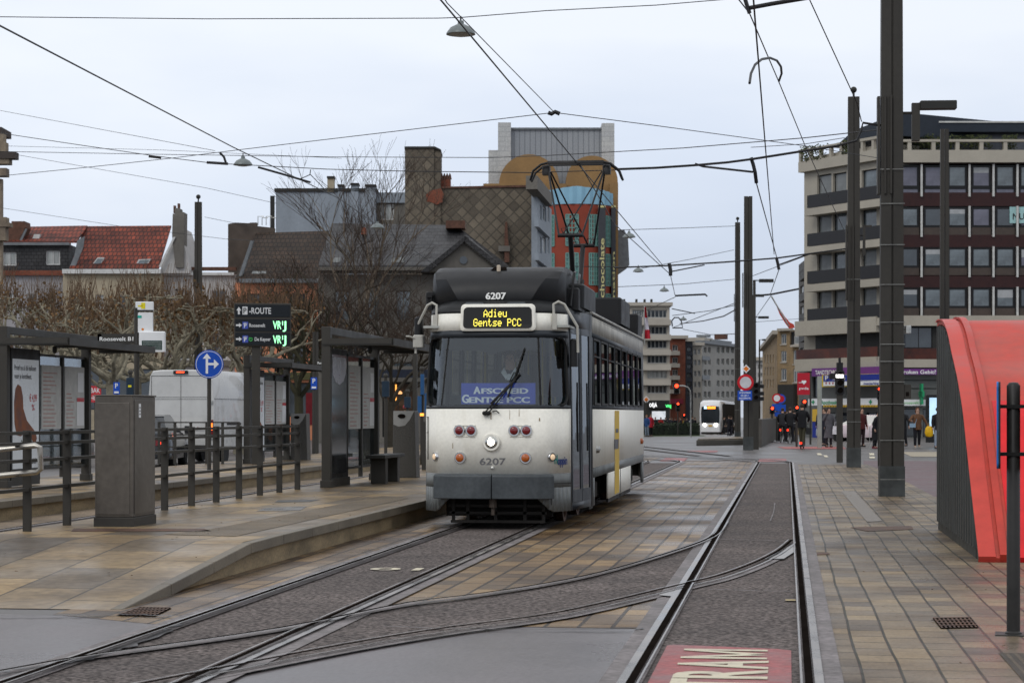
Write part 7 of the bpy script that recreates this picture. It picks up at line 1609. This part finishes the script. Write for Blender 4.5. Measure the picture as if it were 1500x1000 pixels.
for px, d, w, h, lab in ((968, 215, 3, 1.7, 0), (984, 230, 3, 1.7, 1), (1002, 240, 3, 1.7, 2)):
    P = ground_at(px, d); P.z = gz(P.y); person(('person in red coat on the far side of the hedge', 'person in dark coat on the far side of the hedge', 'person in yellow jacket on the far side of the hedge')[lab], P, R(40 * lab), coat=((.35, .02, .02), (.03, .03, .04), (.45, .30, .02))[lab])
# --- yellow brick house on the avenue
T = Bld('corner_house', 'yellow brick corner house with arched attic window and slate mansard', 1140, 205, 1178, 203)
hs = [T.pw(x, y, x + w, y + h) for x, w, y, h in ((1144, 8, 489, 15), (1144, 8, 514, 16), (1144, 8, 540, 17), (1163, 7, 492, 12), (1162, 8, 513, 20), (1162, 8, 540, 20))]
T.wall(T.L(1139, 500)[0], T.L(1157, 500)[0], 0, T.L(1140, 483)[1], hs[:3], m_ybrick, 9); T.wall(T.L(1157, 500)[0] + .01, T.W, 0, T.L(1140, 506)[1], hs[4:], m_ybrick, 9)
dress(T, hs, m_wf, 2, fw=.1, sill=m_con, gms=[m_glassd, m_glassb]); T.boxp('roof', 1156.5, 486, 1178, 506, m_slate, .25, 6); T.boxp('cornice', 1138, 481, 1158, 484, m_con, -.5, -.01); T.boxp('cornice', 1157.3, 505, 1178, 507.5, m_con, -.5, -.01); T.boxp('shop_front', 1139, 563, 1162, 605, m_steel_d, -.8, -.01)
T2 = Bld('terraced_house', 'long receding yellow-brown side of the avenue houses', 1117, 262, 1138.5, 206)
hs = [T2.pw(x, y, x + 1.6, y + 11) for x in (1120, 1124, 1128, 1132) for y in (520, 538, 556)]
T2.wall(0, T2.W, 0, T2.L(1138, 490)[1], hs, m_ybrick, 8); dress(T2, hs, m_wf, 1, fw=.1, gms=[m_glassd]); b = MB(); z = T2.L(1138, 490)[1]; b.box(0, T2.W, -.5, 8, z, z + .4); b.build('cornice', m_con, T2.r)
# --- corner office building
TG = 'corner office building'
K = Bld('office_building', 'large seven storey corner building, beige balconied wing and dark red gridded office front', 1300, 150, 1560, 150)
m_dred = M('dark_red_panel', (.034, .012, .011), .35, 0, .15, 2); m_fin = M('white_fin', (.48, .48, .46), .5); m_fr = M('black_window_frame', (.012, .012, .013), .4); m_brn = M('brown_spandrel', (.065, .05, .042), .5)
zr = K.L(1300, 206)[1]
K.wall(K.L(1308, 300)[0], K.W, K.L(1300, 462)[1], K.L(1300, 220)[1], [K.pw(x, y, x + 31, y + 42) for x in [1282 + 35.1 * i for i in range(8)] for y in (240, 302, 362, 421)], m_dred, 22, rev=.35)
xs = [1282 + 35.1 * i for i in range(8)]
for j, y in enumerate((242, 303, 362, 421)):
    for i, x in enumerate(xs):
        a, c, e_, g = K.pw(x + (27 if i == 0 else .8), y, x + 29.5, y + (46 if j == 0 else 41))
        if i == 0: continue
        zt_ = g; zb_ = K.L(x, y + (33 if j == 0 else 30))[1]
        if (i * 7 + j * 3) % 4 == 0:
            b = MB(); b.box(a + .15, e_ - .15, .065, .075, zt_ - (zt_ - zb_) * (.18 + .16 * ((i + j) % 3)), zt_ - .16); b.build('roller_blind', M('blind_pale', (.34, .35, .36), .6, 0, .1), K.r)
        K.window(a, zb_, e_, zt_, m_fr, random.choice([m_glassb, m_glassb, m_glassd, M('lilac_reflection_glass', (.15, .15, .19), .08, 0, .3, .5)]), 1, fw=.16, y=.05)
        if j == 0: K.window(a, c, e_, zb_, m_fr, M('lilac_reflection_glass', (.15, .15, .19), .08, 0, .3, .5), 1, fw=.10, y=.05)
        else:
            b = MB(); b.box(a, e_, .06, .2, c, zb_); b.build('spandrel', m_brn, K.r)
b = MB()
for j, (y0, y1) in enumerate(((241, 288), (302, 347), (361, 406), (420, 465))):
    for x in xs:
        a, c, e_, g = K.pw(x + 31.2, y0, x + 34.0, y1, -.1); b = MB(); b.box(a, e_, -.22, -.005, c, g); b.build('fin', m_fin, K.r)
zc0, zc1 = K.L(1300, 238)[1], K.L(1300, 220)[1]
q = K.pw(1300, 221, 1560, 239); b = MB(); b.box(K.L(1303, 230)[0], K.W, -.5, 22, q[1], q[3]); b.build('parapet_band', m_beige, K.r)
b = MB()
for i in range(9): x = K.L(1330 + 35 * i - 2, 210)[0]; b.box(x, x + .28, -.45, -.1, q[3], K.L(1300, 209)[1])
b.box(K.L(1303, 230)[0], K.W, -.5, -.1, K.L(1300, 209)[1], K.L(1300, 205.5)[1]); b.build('balustrade', m_beige, K.r)
K.boxp('penthouse', 1303, 196, 1570, 222, M('penthouse_glass', (.12, .125, .14), .15, 0, .7, .3), 2.6, 20)
b = MB(); q = K.pw(1290, 181, 1570, 194, 1.5); b.box(q[0], q[2], 1.2, 22, q[1], q[3]); b.build('roof_slab', M('dark_blue_fascia', (.018, .024, .034), .4, 0, .15), K.r)
b = MB(); b.box(q[0], q[2], 1.1, 22, q[3], q[3] + .12); b.build('roof_edge', m_fin, K.r)
for x0, y0, x1 in ((1384, 171, 1390), (1424, 175, 1431)): K.boxp('chimney', x0, y0, x1, 181, m_pot if x0 > 1400 else m_whiter, 5, 6)
b = MB(); random.seed(21)
for i in range(1500):
    c = random.choice([(1340, 25), (1372, 22), (1410, 18), (1438, 16), (1480, 10)]); x, z = K.L(c[0] + random.uniform(-c[1], c[1]), 209, .4); p = Vector((x, random.uniform(.2, 1.0), K.L(1300, 212)[1] + random.uniform(-.2, .75))); a = Vector((random.gauss(0, 1), random.gauss(0, 1), random.gauss(0, 1))).normalized() * .13; b.poly([p, p + a, p + a.orthogonal() * .9 + a * .4])
b.build('planting', M('terrace_green', (.05, .06, .02), .8, 0, .5, 2), K.r)['kind'] = 'stuff'
m_nu = M('teal_window_sign', (.30, .48, .48), .5); q = K.pw(1479, 303, 1504, 327); b = MB(); b.box(q[0], q[2], .0, .04, q[1], q[3]); ns = b.build('window_sign', m_nu, K.r); K.textp('lettering', 'NU', 1492, 317, 9, 17, m_steel_d, -.01, ns)
# lower storeys of the front
zA = K.L(1300, 462)[1]
for y0, y1, pr in ((462, 477, -.6), (526, 538, -.6)): q = K.pw(1180, y0, 1560, y1, pr); b = MB(); b.box(K.L(1300, 470, pr)[0], K.W, pr, 0, q[1], q[3]); b.build('floor_band', m_beige, K.r)
hs = [K.pw(x, 479, x + 60, 510) for x in (1306, 1372, 1438, 1504)]
K.wall(K.L(1300, 500)[0], K.W, K.L(1300, 541)[1], K.L(1300, 462)[1] - .01, hs, m_steel_d, 22, y=.05); 
for h in hs: K.window(*h, m_fr, m_glassd, 3, y=.12)
b = MB(); q = K.pw(1300, 510, 1560, 526, -.5); b.box(q[0], q[2], -.55, -.5, q[1], q[3]); b.build('balcony_glass', M('red_brown_glass', (.10, .026, .016), .25, 0, .5, .6, c2=(.03, .014, .012)), K.r)
hs = [K.pw(x, 598, x + 44, 640) for x in (1300, 1352, 1404)]
K.wall(K.L(1290, 600)[0], K.W, 0, K.L(1300, 541)[1], hs, M('shop_grey_wall', (.13, .135, .13), .6, 0, .1, .5), 22, y=.08)
for h in hs: K.window(*h, m_fr, m_glassd, 2, y=.2)
b = MB()
for y in (556, 568): q = K.pw(1300, y, 1560, y + 1.2, 0); b.box(q[0], q[2], .03, .075, q[1], q[3])
b.build('wall_joint', m_steel_d, K.r)
m_purp = M('purple_sign', (.14, .035, .19), .4, 0, .1); m_pblue = M('parking_blue', (.015, .03, .24), .35, 0, .05); m_apo = M('pharmacy_green', (.02, .28, .12), .4)
s_ = K.boxp('purple_fascia_sign', 1291, 540, 1400, 548.5, m_purp, -.75, -.6); K.textp('lettering', 'broken Gebit?', 1345, 544.5, 5.5, 52, m_letter_w, -.77, s_); K.textp('lettering', '80 dem', 1303, 543.5, 5, 20, m_letter_w, -.77, s_)
s_ = K.boxp('pharmacy_fascia_sign', 1298, 585, 1356, 594, m_swhite, -.4, -.2); K.textp('lettering', 'Roosevelt', 1333, 589.5, 4, 26, M('pale_green_letter', (.25, .55, .25), .5), -.42, s_)
b = MB(); x, z = K.L(1350, 577, -.8); b.box(x - .07, x + .07, -1.1, -.4, z - .75, z + .75); b.box(x - .07, x + .07, -1.5, .0, z - .2, z + .2); b.build('pharmacy_cross', m_apo, K.r)
# the wing turning the corner
Wg = Bld('office_building', 'beige curved wing of the corner building with long dark balconies', 1178, 158, 1302, 149.4)
x1w = Wg.L(1301, 300)[0]
hs = []
for i, (yl, yr) in enumerate(((258, 246), (314, 304), (368, 362), (423, 420))):
    for px0, px1 in ((1197, 1218), (1220, 1240), (1262, 1284)):
        t = (px0 - 1190) / 110; yt = yl + (yr - yl) * t; hs.append((px0, yt, px1, yt + 30))
hr = [Wg.pw(*h) for h in hs]
Wg.wall(0, x1w, Wg.L(1180, 541)[1], Wg.L(1180, 254)[1] + 1.2, hr, m_beige, 3, rev=.5); 
for h in hr: Wg.window(*h, m_fr, random.choice([m_glassb, M('grey_reflecting_glass', (.2, .21, .21), .1, 0, .3, .4), M('grey_reflecting_glass', (.2, .21, .21), .1)]), 1, fw=.08, y=.2)
for i, (yl, yr) in enumerate(((287, 276), (343, 334), (398, 392), (453, 449))):
    a = Wg.L(1180, yl, -1.0); c = Wg.L(1300, yr, -1.0); h_ = .95
    b = MB(); b.box(a[0] + .2, c[0], -1.0, -.9, a[1] - .95, a[1]); b.box(a[0] + .2, a[0] + .3, -1.0, 0, a[1] - .95, a[1]); b.build('balcony_panel', M('balcony_black', (.02, .02, .022), .4, 0, .15), Wg.r)
    b = MB(); b.box(a[0], c[0], -1.1, -.0, a[1] - 1.55, a[1] - 1.0); b.build('balcony_slab', m_beige, Wg.r)
za = Wg.L(1180, 254)[1]; b = MB(); b.box(-.1, x1w, -.5, 2, za + .05, Wg.L(1180, 238)[1]); b.build('parapet_band', m_beige, Wg.r)
zt_ = Wg.L(1180, 238)[1]; b = MB()
for i in range(8): b.box(-.1 + (x1w) * i / 8, .15 + x1w * i / 8, -.45, -.2, zt_, zt_ + .75)
b.box(-.1, x1w, -.5, -.2, zt_ + .75, zt_ + .95); b.build('balustrade', m_beige, Wg.r)
b = MB(); b.prism([(2.6, .8, zt_ + .9), (x1w + .6, .6, zt_ + .9), (x1w + .6, .6, zt_ + 2.6), (5, .7, zt_ + 1.9)], (0, 10, 0)); b.build('roof_slab', MATS['dark_blue_fascia'], Wg.r)
b = MB()
for i in range(500): p = Vector((random.choice([.8, 2.2, 5.6]) + random.gauss(0, .35), random.uniform(-.7, 0), zt_ + random.uniform(0, 1.1))); a = Vector((random.gauss(0, 1), random.gauss(0, 1), random.gauss(0, 1))).normalized() * .14; b.poly([p, p + a, p + a.orthogonal() * .9 + a * .4])
b.build('planting', MATS['terrace_green'], Wg.r)['kind'] = 'stuff'
for y0, y1 in ((470, 485), (526, 540)):
    q = Wg.pw(1178, y0, 1301, y1, -1.1); b = MB(); b.box(.3, x1w, -1.15, -.01, q[1], q[3]); b.build('floor_band', m_beige, Wg.r)
hs = [Wg.pw(x, 482, x + 30, 512, .2) for x in (1204, 1236, 1268)]
b = MB(); q = Wg.pw(1178, 512, 1301, 527, -1.0); b.box(.35, x1w, -1.05, -1.0, q[1], q[3]); b.build('balcony_glass', MATS['red_brown_glass'], Wg.r)
for h in hs: Wg.window(*h, m_fr, random.choice([m_glassd, m_glassc]), 2, y=-.02)
b = MB(); q = Wg.pw(1195, 480, 1301, 526, 0); b.box(q[0], q[2], -.03, -.005, q[1], q[3]); b.build('dark_panel', m_steel_d, Wg.r)
hs = [Wg.pw(x, 604, x + 32, 640) for x in (1192, 1230, 1268)] + [Wg.pw(1190, 552, 1204, 582), Wg.pw(1240, 566, 1258, 578)]
Wg.wall(0, x1w, 0, Wg.L(1180, 541)[1] - .01, hs, MATS['shop_grey_wall'], 14)
for h in hs: Wg.window(*h, m_fr, random.choice([m_glassd, m_glassc]), 2, y=.15)
s_ = Wg.boxp('purple_fascia_sign', 1189, 539.5, 1291, 548.5, m_purp, -1.4, -1.2); Wg.textp('lettering', 'TANDTECHNIEK', 1213, 545, 5, 38, m_letter_w, -1.42, s_)
s_ = Wg.boxp('parking_sign', 1204, 549, 1290, 565, M('sign_yellow_edge', (.60, .42, .04), .5), -1.9, -1.6); q = Wg.pw(1206, 549.5, 1290, 557.5, -1.95); b = MB(); b.box(q[0], q[2], -1.95, -1.91, q[1], q[3]); b.build('blue_panel', m_pblue, s_); q = Wg.pw(1206, 558, 1290, 563.5, -1.95); b = MB(); b.box(q[0], q[2], -1.95, -1.91, q[1], q[3]); b.build('white_panel', m_swhite, s_)
Wg.textp('lettering', 'P', 1211, 553.3, 6, 4.5, m_letter_w, -1.98, s_); Wg.textp('lettering', 'Roosevelt', 1229, 554, 4, 18, m_letter_w, -1.98, s_); Wg.textp('lettering', 'interparking', 1276, 561, 3.4, 22, m_pblue, -1.98, s_)
b = MB()
for i in range(4): x, z = Wg.L(1210 + i * 5, 561, -1.97); b.lathe([(.09, 0), (.09, .01)], (x, -1.96, z), 10, (0, -1, 0))
b.build('price_dots', M('price_dot_red', (.4, .1, .12), .5), s_)
s_ = Wg.boxp('pharmacy_fascia_sign', 1184, 584, 1290, 593, m_swhite, -1.0, -.8); Wg.textp('lettering', 'Apotheek', 1214, 589, 5.5, 24, m_apo, -1.03, s_)
b = MB()
for px in (1191, 1275): x, z = Wg.L(px, 588.5, -1.03); b.box(x - .05, x + .05, -1.04, -1.01, z - .16, z + .16); b.box(x - .16, x + .16, -1.045, -1.012, z - .05, z + .05)
b.build('green_cross', m_apo, s_)
b = MB()
for i in range(22): px = 1206 + i * 4; x, z = Wg.L(px, 594, -1.1); b.box(x, x + .11, -1.1, -.9, z - .1, z + .06)
b.build('awning_fringe', M('awning_yellow', (.60, .38, .05), .6), s_)
b = MB(); q = Wg.pw(1190, 599, 1198, 643, -1.5); b.box(q[0], q[2], -1.5, -1.1, q[1], q[3]); b.build('totem', m_pblue, Wg.r); b = MB(); q = Wg.pw(1190, 599, 1202, 617, -1.55); b.box(q[0], q[2], -1.56, -1.51, q[1], q[3]); b.build('totem_top', MATS['awning_yellow'], Wg.r)
# dark neighbours peeping out behind the wing
T = Bld('terraced_house', 'dark narrow facade with bay windows squeezed beside the beige wing', 1170, 182, 1179, 176)
hs = [T.pw(1172, y, 1177, y + 14) for y in (300, 420, 450, 480, 510)]
T.wall(0, T.W, 0, T.L(1175, 390)[1], hs[1:], M('dark_facade', (.09, .085, .08), .7, 0, .2), 9); dress(T, hs[1:], m_steel_d, 1)
for y in (388, 400, 432, 462, 492): T.boxp('balcony', 1170, y, 1179, y + 6, m_steel_d, -1.0, -.01)
P = at(1177.5, 562, 100); r = thing('hanging_banner', 'red party banner with white heart-like sign hanging on a post', 'banner', P, YAW); s_ = 100 / 3000
b = MB(); b.box(-9.5 * s_, 9.5 * s_, -.03, .03, -16 * s_, 16 * s_); bb = b.build('banner_cloth', M('party_red', (.42, .015, .03), .5, 0, .06), r)
b = MB(); b.text('pvda', (0, -.035, -6.5 * s_), (1, 0, 0), UP, 3.6 * s_, 14 * s_)
b.ball((-1.6 * s_, -.035, 3.2 * s_), 1.9 * s_, 8, (1, .1, 1)); b.ball((1.6 * s_, -.035, 3.2 * s_), 1.9 * s_, 8, (1, .1, 1)); b.prism([(-3.3 * s_, -.04, 2.6 * s_), (0, -.04, -1 * s_), (3.3 * s_, -.04, 2.6 * s_)], (0, .01, 0)); b.box(-8 * s_, -2.5 * s_, -.045, -.035, 1.4 * s_, 2.2 * s_); b.build('banner_lettering', m_swhite, bb)
b = MB(); b.tube([(9.7 * s_, 0, 16 * s_), (9.7 * s_, 0, -P.z)], .05, 6); b.build('post', m_pole, r)
P = ground_at(1200.5, 89); r = thing('street_post', 'pale tall post standing before the parking sign', 'post', P); b = MB(); b.tube([(0, 0, 0), (0, 0, zz(551, 89))], .10, 8); b.build('shaft', M('pale_post', (.30, .32, .29), .5), r)
P = ground_at(1376, 92); z0, z1 = zz(640, 92), zz(578, 92); r = thing('advertising_screen', 'lit street advertising screen showing a face, beside the red canopy', 'screen', P, YAW + R(8)); b = MB(); b.rbox(-.62, .62, -.1, .1, .2, z1, .04); b.box(-.2, .2, -.08, .08, 0, .2); cz = b.build('screen_case', m_black, r)
b = MB(); b.box(-.5, .5, -.11, -.101, z1 - 1.75, z1 - .14); b.build('lit_screen', M('screen_sky', (.45, .65, .85), .4, 0, .3, 1.2, emis=.7), cz); b = MB(); b.ball((.18, -.112, z1 - .95), .33, 10, (1, .03, 1.2)); b.build('screen_picture', M('screen_face', (.75, .45, .36), .5, 0, .2, 3, emis=.4), cz)
b = MB(); b.ball((.15, -.114, z1 - .66), .34, 10, (1.1, .03, .45)); b.build('screen_picture', m_black, cz)
# ================================================================ TREES
m_bark = M('plane_bark', (.25, .225, .165), .85, 0, .35, 3, grain=.2, bscale=18, c2=(.085, .072, .05), lo=.3, hi=.55)
m_twig = M('twig_brown', (.045, .030, .021), .85, 0, .3, 3)
m_leafb = M('withered_leaves', (.17, .095, .04), .8, 0, .5, 1.2, c2=(.07, .045, .02))
m_shoot = M('shoot_brown', (.11, .07, .042), .85, 0, .3, 3)
m_barkd = M('dark_bark', (.045, .038, .028), .85, 0, .3, 4)
def pollard(label, px, d, seed, h=2.6, top=5.6, spread=2.6):
    rd = random.Random(seed); P = GP(px, d, 0); r = thing('plane_tree', label, 'tree', P, rd.uniform(0, 6), 'pollarded plane trees on the square')
    b = MB(); lx, ly = rd.uniform(-.25, .25), rd.uniform(-.25, .25)
    b.tube([(0, 0, -.05), (lx * .3, ly * .3, .6), (lx * .8, ly * .8, h * .6), (lx, ly, h)], [.24, .19, .17, .20], 9); b.build('trunk', m_bark, r, smooth=60)
    cr = MB(); kn = []
    def limb(p, dr, ln, rad, lev):
        pts = [p]; q = p; n = 4
        for i in range(n):
            dr = (dr + Vector((rd.gauss(0, .22), rd.gauss(0, .22), rd.gauss(.04, .20)))).normalized()
            if q.z > top - .3: dr.z = min(dr.z, .05); dr.normalize()
            q = q + dr * ln / n; pts.append(q)
        cr.tube(pts, [rad * (1 - .10 * i) for i in range(n + 1)], 6 if lev < 2 else 5)
        if lev >= 3 or rad < .045: kn.append((q, rad)); return
        for j in range(rd.choice([2, 2, 3])):
            a = rd.uniform(0, 6.28); nd = (dr + Vector((math.cos(a) * .75, math.sin(a) * .75, rd.uniform(-.1, .55)))).normalized()
            limb(q, nd, ln * rd.uniform(.62, .85), rad * .64, lev + 1)
        if lev: kn.append((pts[2] + Vector((0, 0, .1)), rad * .7))
    for i in range(6):
        a = i * 1.047 + rd.uniform(-.3, .3); limb(Vector((lx, ly, h - .1 * (i % 3))), Vector((math.cos(a), math.sin(a), rd.uniform(.35, .9))).normalized(), spread * rd.uniform(.40, .55), .115, 0)
    tw = MB(); lf = MB()
    for q, rad in kn:
        cr.ball(q, rad * 1.7, 5, (1, 1, .9))
        if q.z < h + .8: continue
        for j in range(4):
            a = rd.uniform(0, 6.28); t = rd.uniform(.05, .5); dv = Vector((math.cos(a) * t, math.sin(a) * t, 1)).normalized(); ln = rd.uniform(.5, 1.3) * (1 if q.z > top - 1.0 else .6)
            tw.tube([q, q + dv * ln * .5 + Vector((rd.gauss(0, .04), rd.gauss(0, .04), 0)), q + dv * ln], [.014, .010, .006], 3, False)
        for j in range(5 if q.z > top - 1.4 else 1):
            p = q + Vector((rd.gauss(0, .28), rd.gauss(0, .28), rd.gauss(.15, .25))); a = Vector((rd.gauss(0, 1), rd.gauss(0, 1), rd.gauss(0, 1))).normalized() * rd.uniform(.05, .10); c = a.orthogonal().normalized() * a.length
            lf.poly([p, p + a, p + a + c, p + c])
    cr.build('limbs', m_bark, r, smooth=60); tw.build('shoots', m_shoot, r); lf.build('foliage', m_leafb, r); return r
TL = [(-14, 74, 'pollarded plane whose crown fills the picture edge beside the stone tower'), (70, 72, 'pollarded plane above the ham poster shelter'), (106, 84, 'pollarded plane rising behind the shelter roof glass'),
      (160, 70, 'pollarded plane with thick trunk behind the stop flag post'), (206, 82, 'pollarded plane behind the departures display'), (240, 92, 'pollarded plane above the cabin edge of the white van'),
      (256, 74, 'pollarded plane straight above the white van roof'), (305, 86, 'pollarded plane behind the mast above the van'), (350, 76, 'pollarded plane overlapping the parking guidance board')]
for i, (px, d, lab) in enumerate(TL): pollard(lab, px, d, 40 + i, 2.7 + .2 * (i % 3), 5.5 + .25 * (i % 2), 2.9)
def bare(label, px, d, seed, H, rad, spread=.55, lev=6, trunk=.3, mat=None, nbr=3, kind='bare_tree', crownlow=.25, tl=None, twr=.012):
    rd = random.Random(seed); P = GP(px, d, 0); r = thing(kind, label, 'tree', P, 0, 'leafless winter trees of the square'); mat = mat or m_barkd
    tk = MB(); cr = MB(); tws = MB(); th = H * trunk
    tk.tube([(0, 0, -.05), (.03, .02, th * .5), (0, .05, th)], [rad * 1.15, rad * .95, rad * .85], 9); tk.build('trunk', mat, r, smooth=60)
    def br(p, dr, ln, rd_, lv):
        pts = [p]; q = p; n = 4 if lv < 3 else 3
        for i in range(n):
            dr = (dr + Vector((rd.gauss(0, .13), rd.gauss(0, .13), rd.gauss(.05, .08)))).normalized(); q = q + dr * ln / n; pts.append(q)
        (cr if rd_ > .02 else tws).tube(pts, [max(.0062, rd_ * (1 - .4 * i / n)) for i in range(n + 1)], 6 if rd_ > .05 else (4 if rd_ > .02 else 3), False)
        if lv <= 0: return
        for j in range(nbr):
            at_ = pts[rd.randint(max(1, n - 2), n)]; a = rd.uniform(0, 6.28); s = spread * rd.uniform(.6, 1.3)
            br(at_, (dr + Vector((math.cos(a), math.sin(a), rd.uniform(-.15, .35))) * s).normalized(), ln * rd.uniform(.62, .86), rd_ * rd.uniform(.52, .68), lv - 1)
    for j in range(nbr + 1):
        a = j * 6.28 / (nbr + 1) + rd.uniform(-.4, .4); br(Vector((0, .05, th - rd.uniform(0, .3))), Vector((math.cos(a) * spread, math.sin(a) * spread, 1)).normalized(), H * .24, rad * .55, lev - 1)
    cr.build('limbs', mat, r, smooth=60); tws.build('twigs', m_twig, r); return r
bare('dark leafless tree with mossy trunk behind the parking guidance board', 437, 82, 5, 9.6, .20, .8, 6, .24, M('mossy_bark', (.055, .05, .028), .85, 0, .4, 3, c2=(.03, .03, .018)))
bare('spreading leafless tree before the orange house roof', 388, 96, 9, 9.6, .16, .8, 5, .24)
bare('broad leafless tree before the classical building facade', 505, 88, 14, 10.2, .22, .85, 7, .22)
bare('leafless tree with fine reddish twigs above the near shelter', 572, 84, 23, 9.0, .18, .85, 6, .22)
bare('tallest leafless tree whose pale branches rise over the slate roof', 528, 100, 31, 13.4, .14, .42, 6, .40, M('pale_bark', (.14, .11, .08), .85, 0, .3, 3))
b = MB(); random.seed(77)
for i in range(260):
    if i < 90: x, y, z = random.uniform(-7.9, -5.1), random.uniform(16, 36), None; z = min(PZ, .006 + (y - 15) / 3.9 * (PZ - .006)) + .012
    elif i < 180: x, y, z = random.uniform(-10.6, -8.0), random.uniform(20, 60), .02
    else: x, y, z = random.uniform(.6, 2.4), random.uniform(11, 40), .015
    a = random.uniform(0, 6.28); s_ = random.uniform(.012, .03); b.poly([(x, y, z), (x + s_ * math.cos(a), y + s_ * math.sin(a), z + .004), (x + s_ * 1.3 * math.cos(a + .6), y + s_ * 1.3 * math.sin(a + .6), z + .008), (x + s_ * math.cos(a + 1.3), y + s_ * math.sin(a + 1.3), z + .003)])
tag(b.build('fallen_leaves', m_leafb), 'scattered small fallen leaves on platform and paving', 'leaves', kind='stuff')
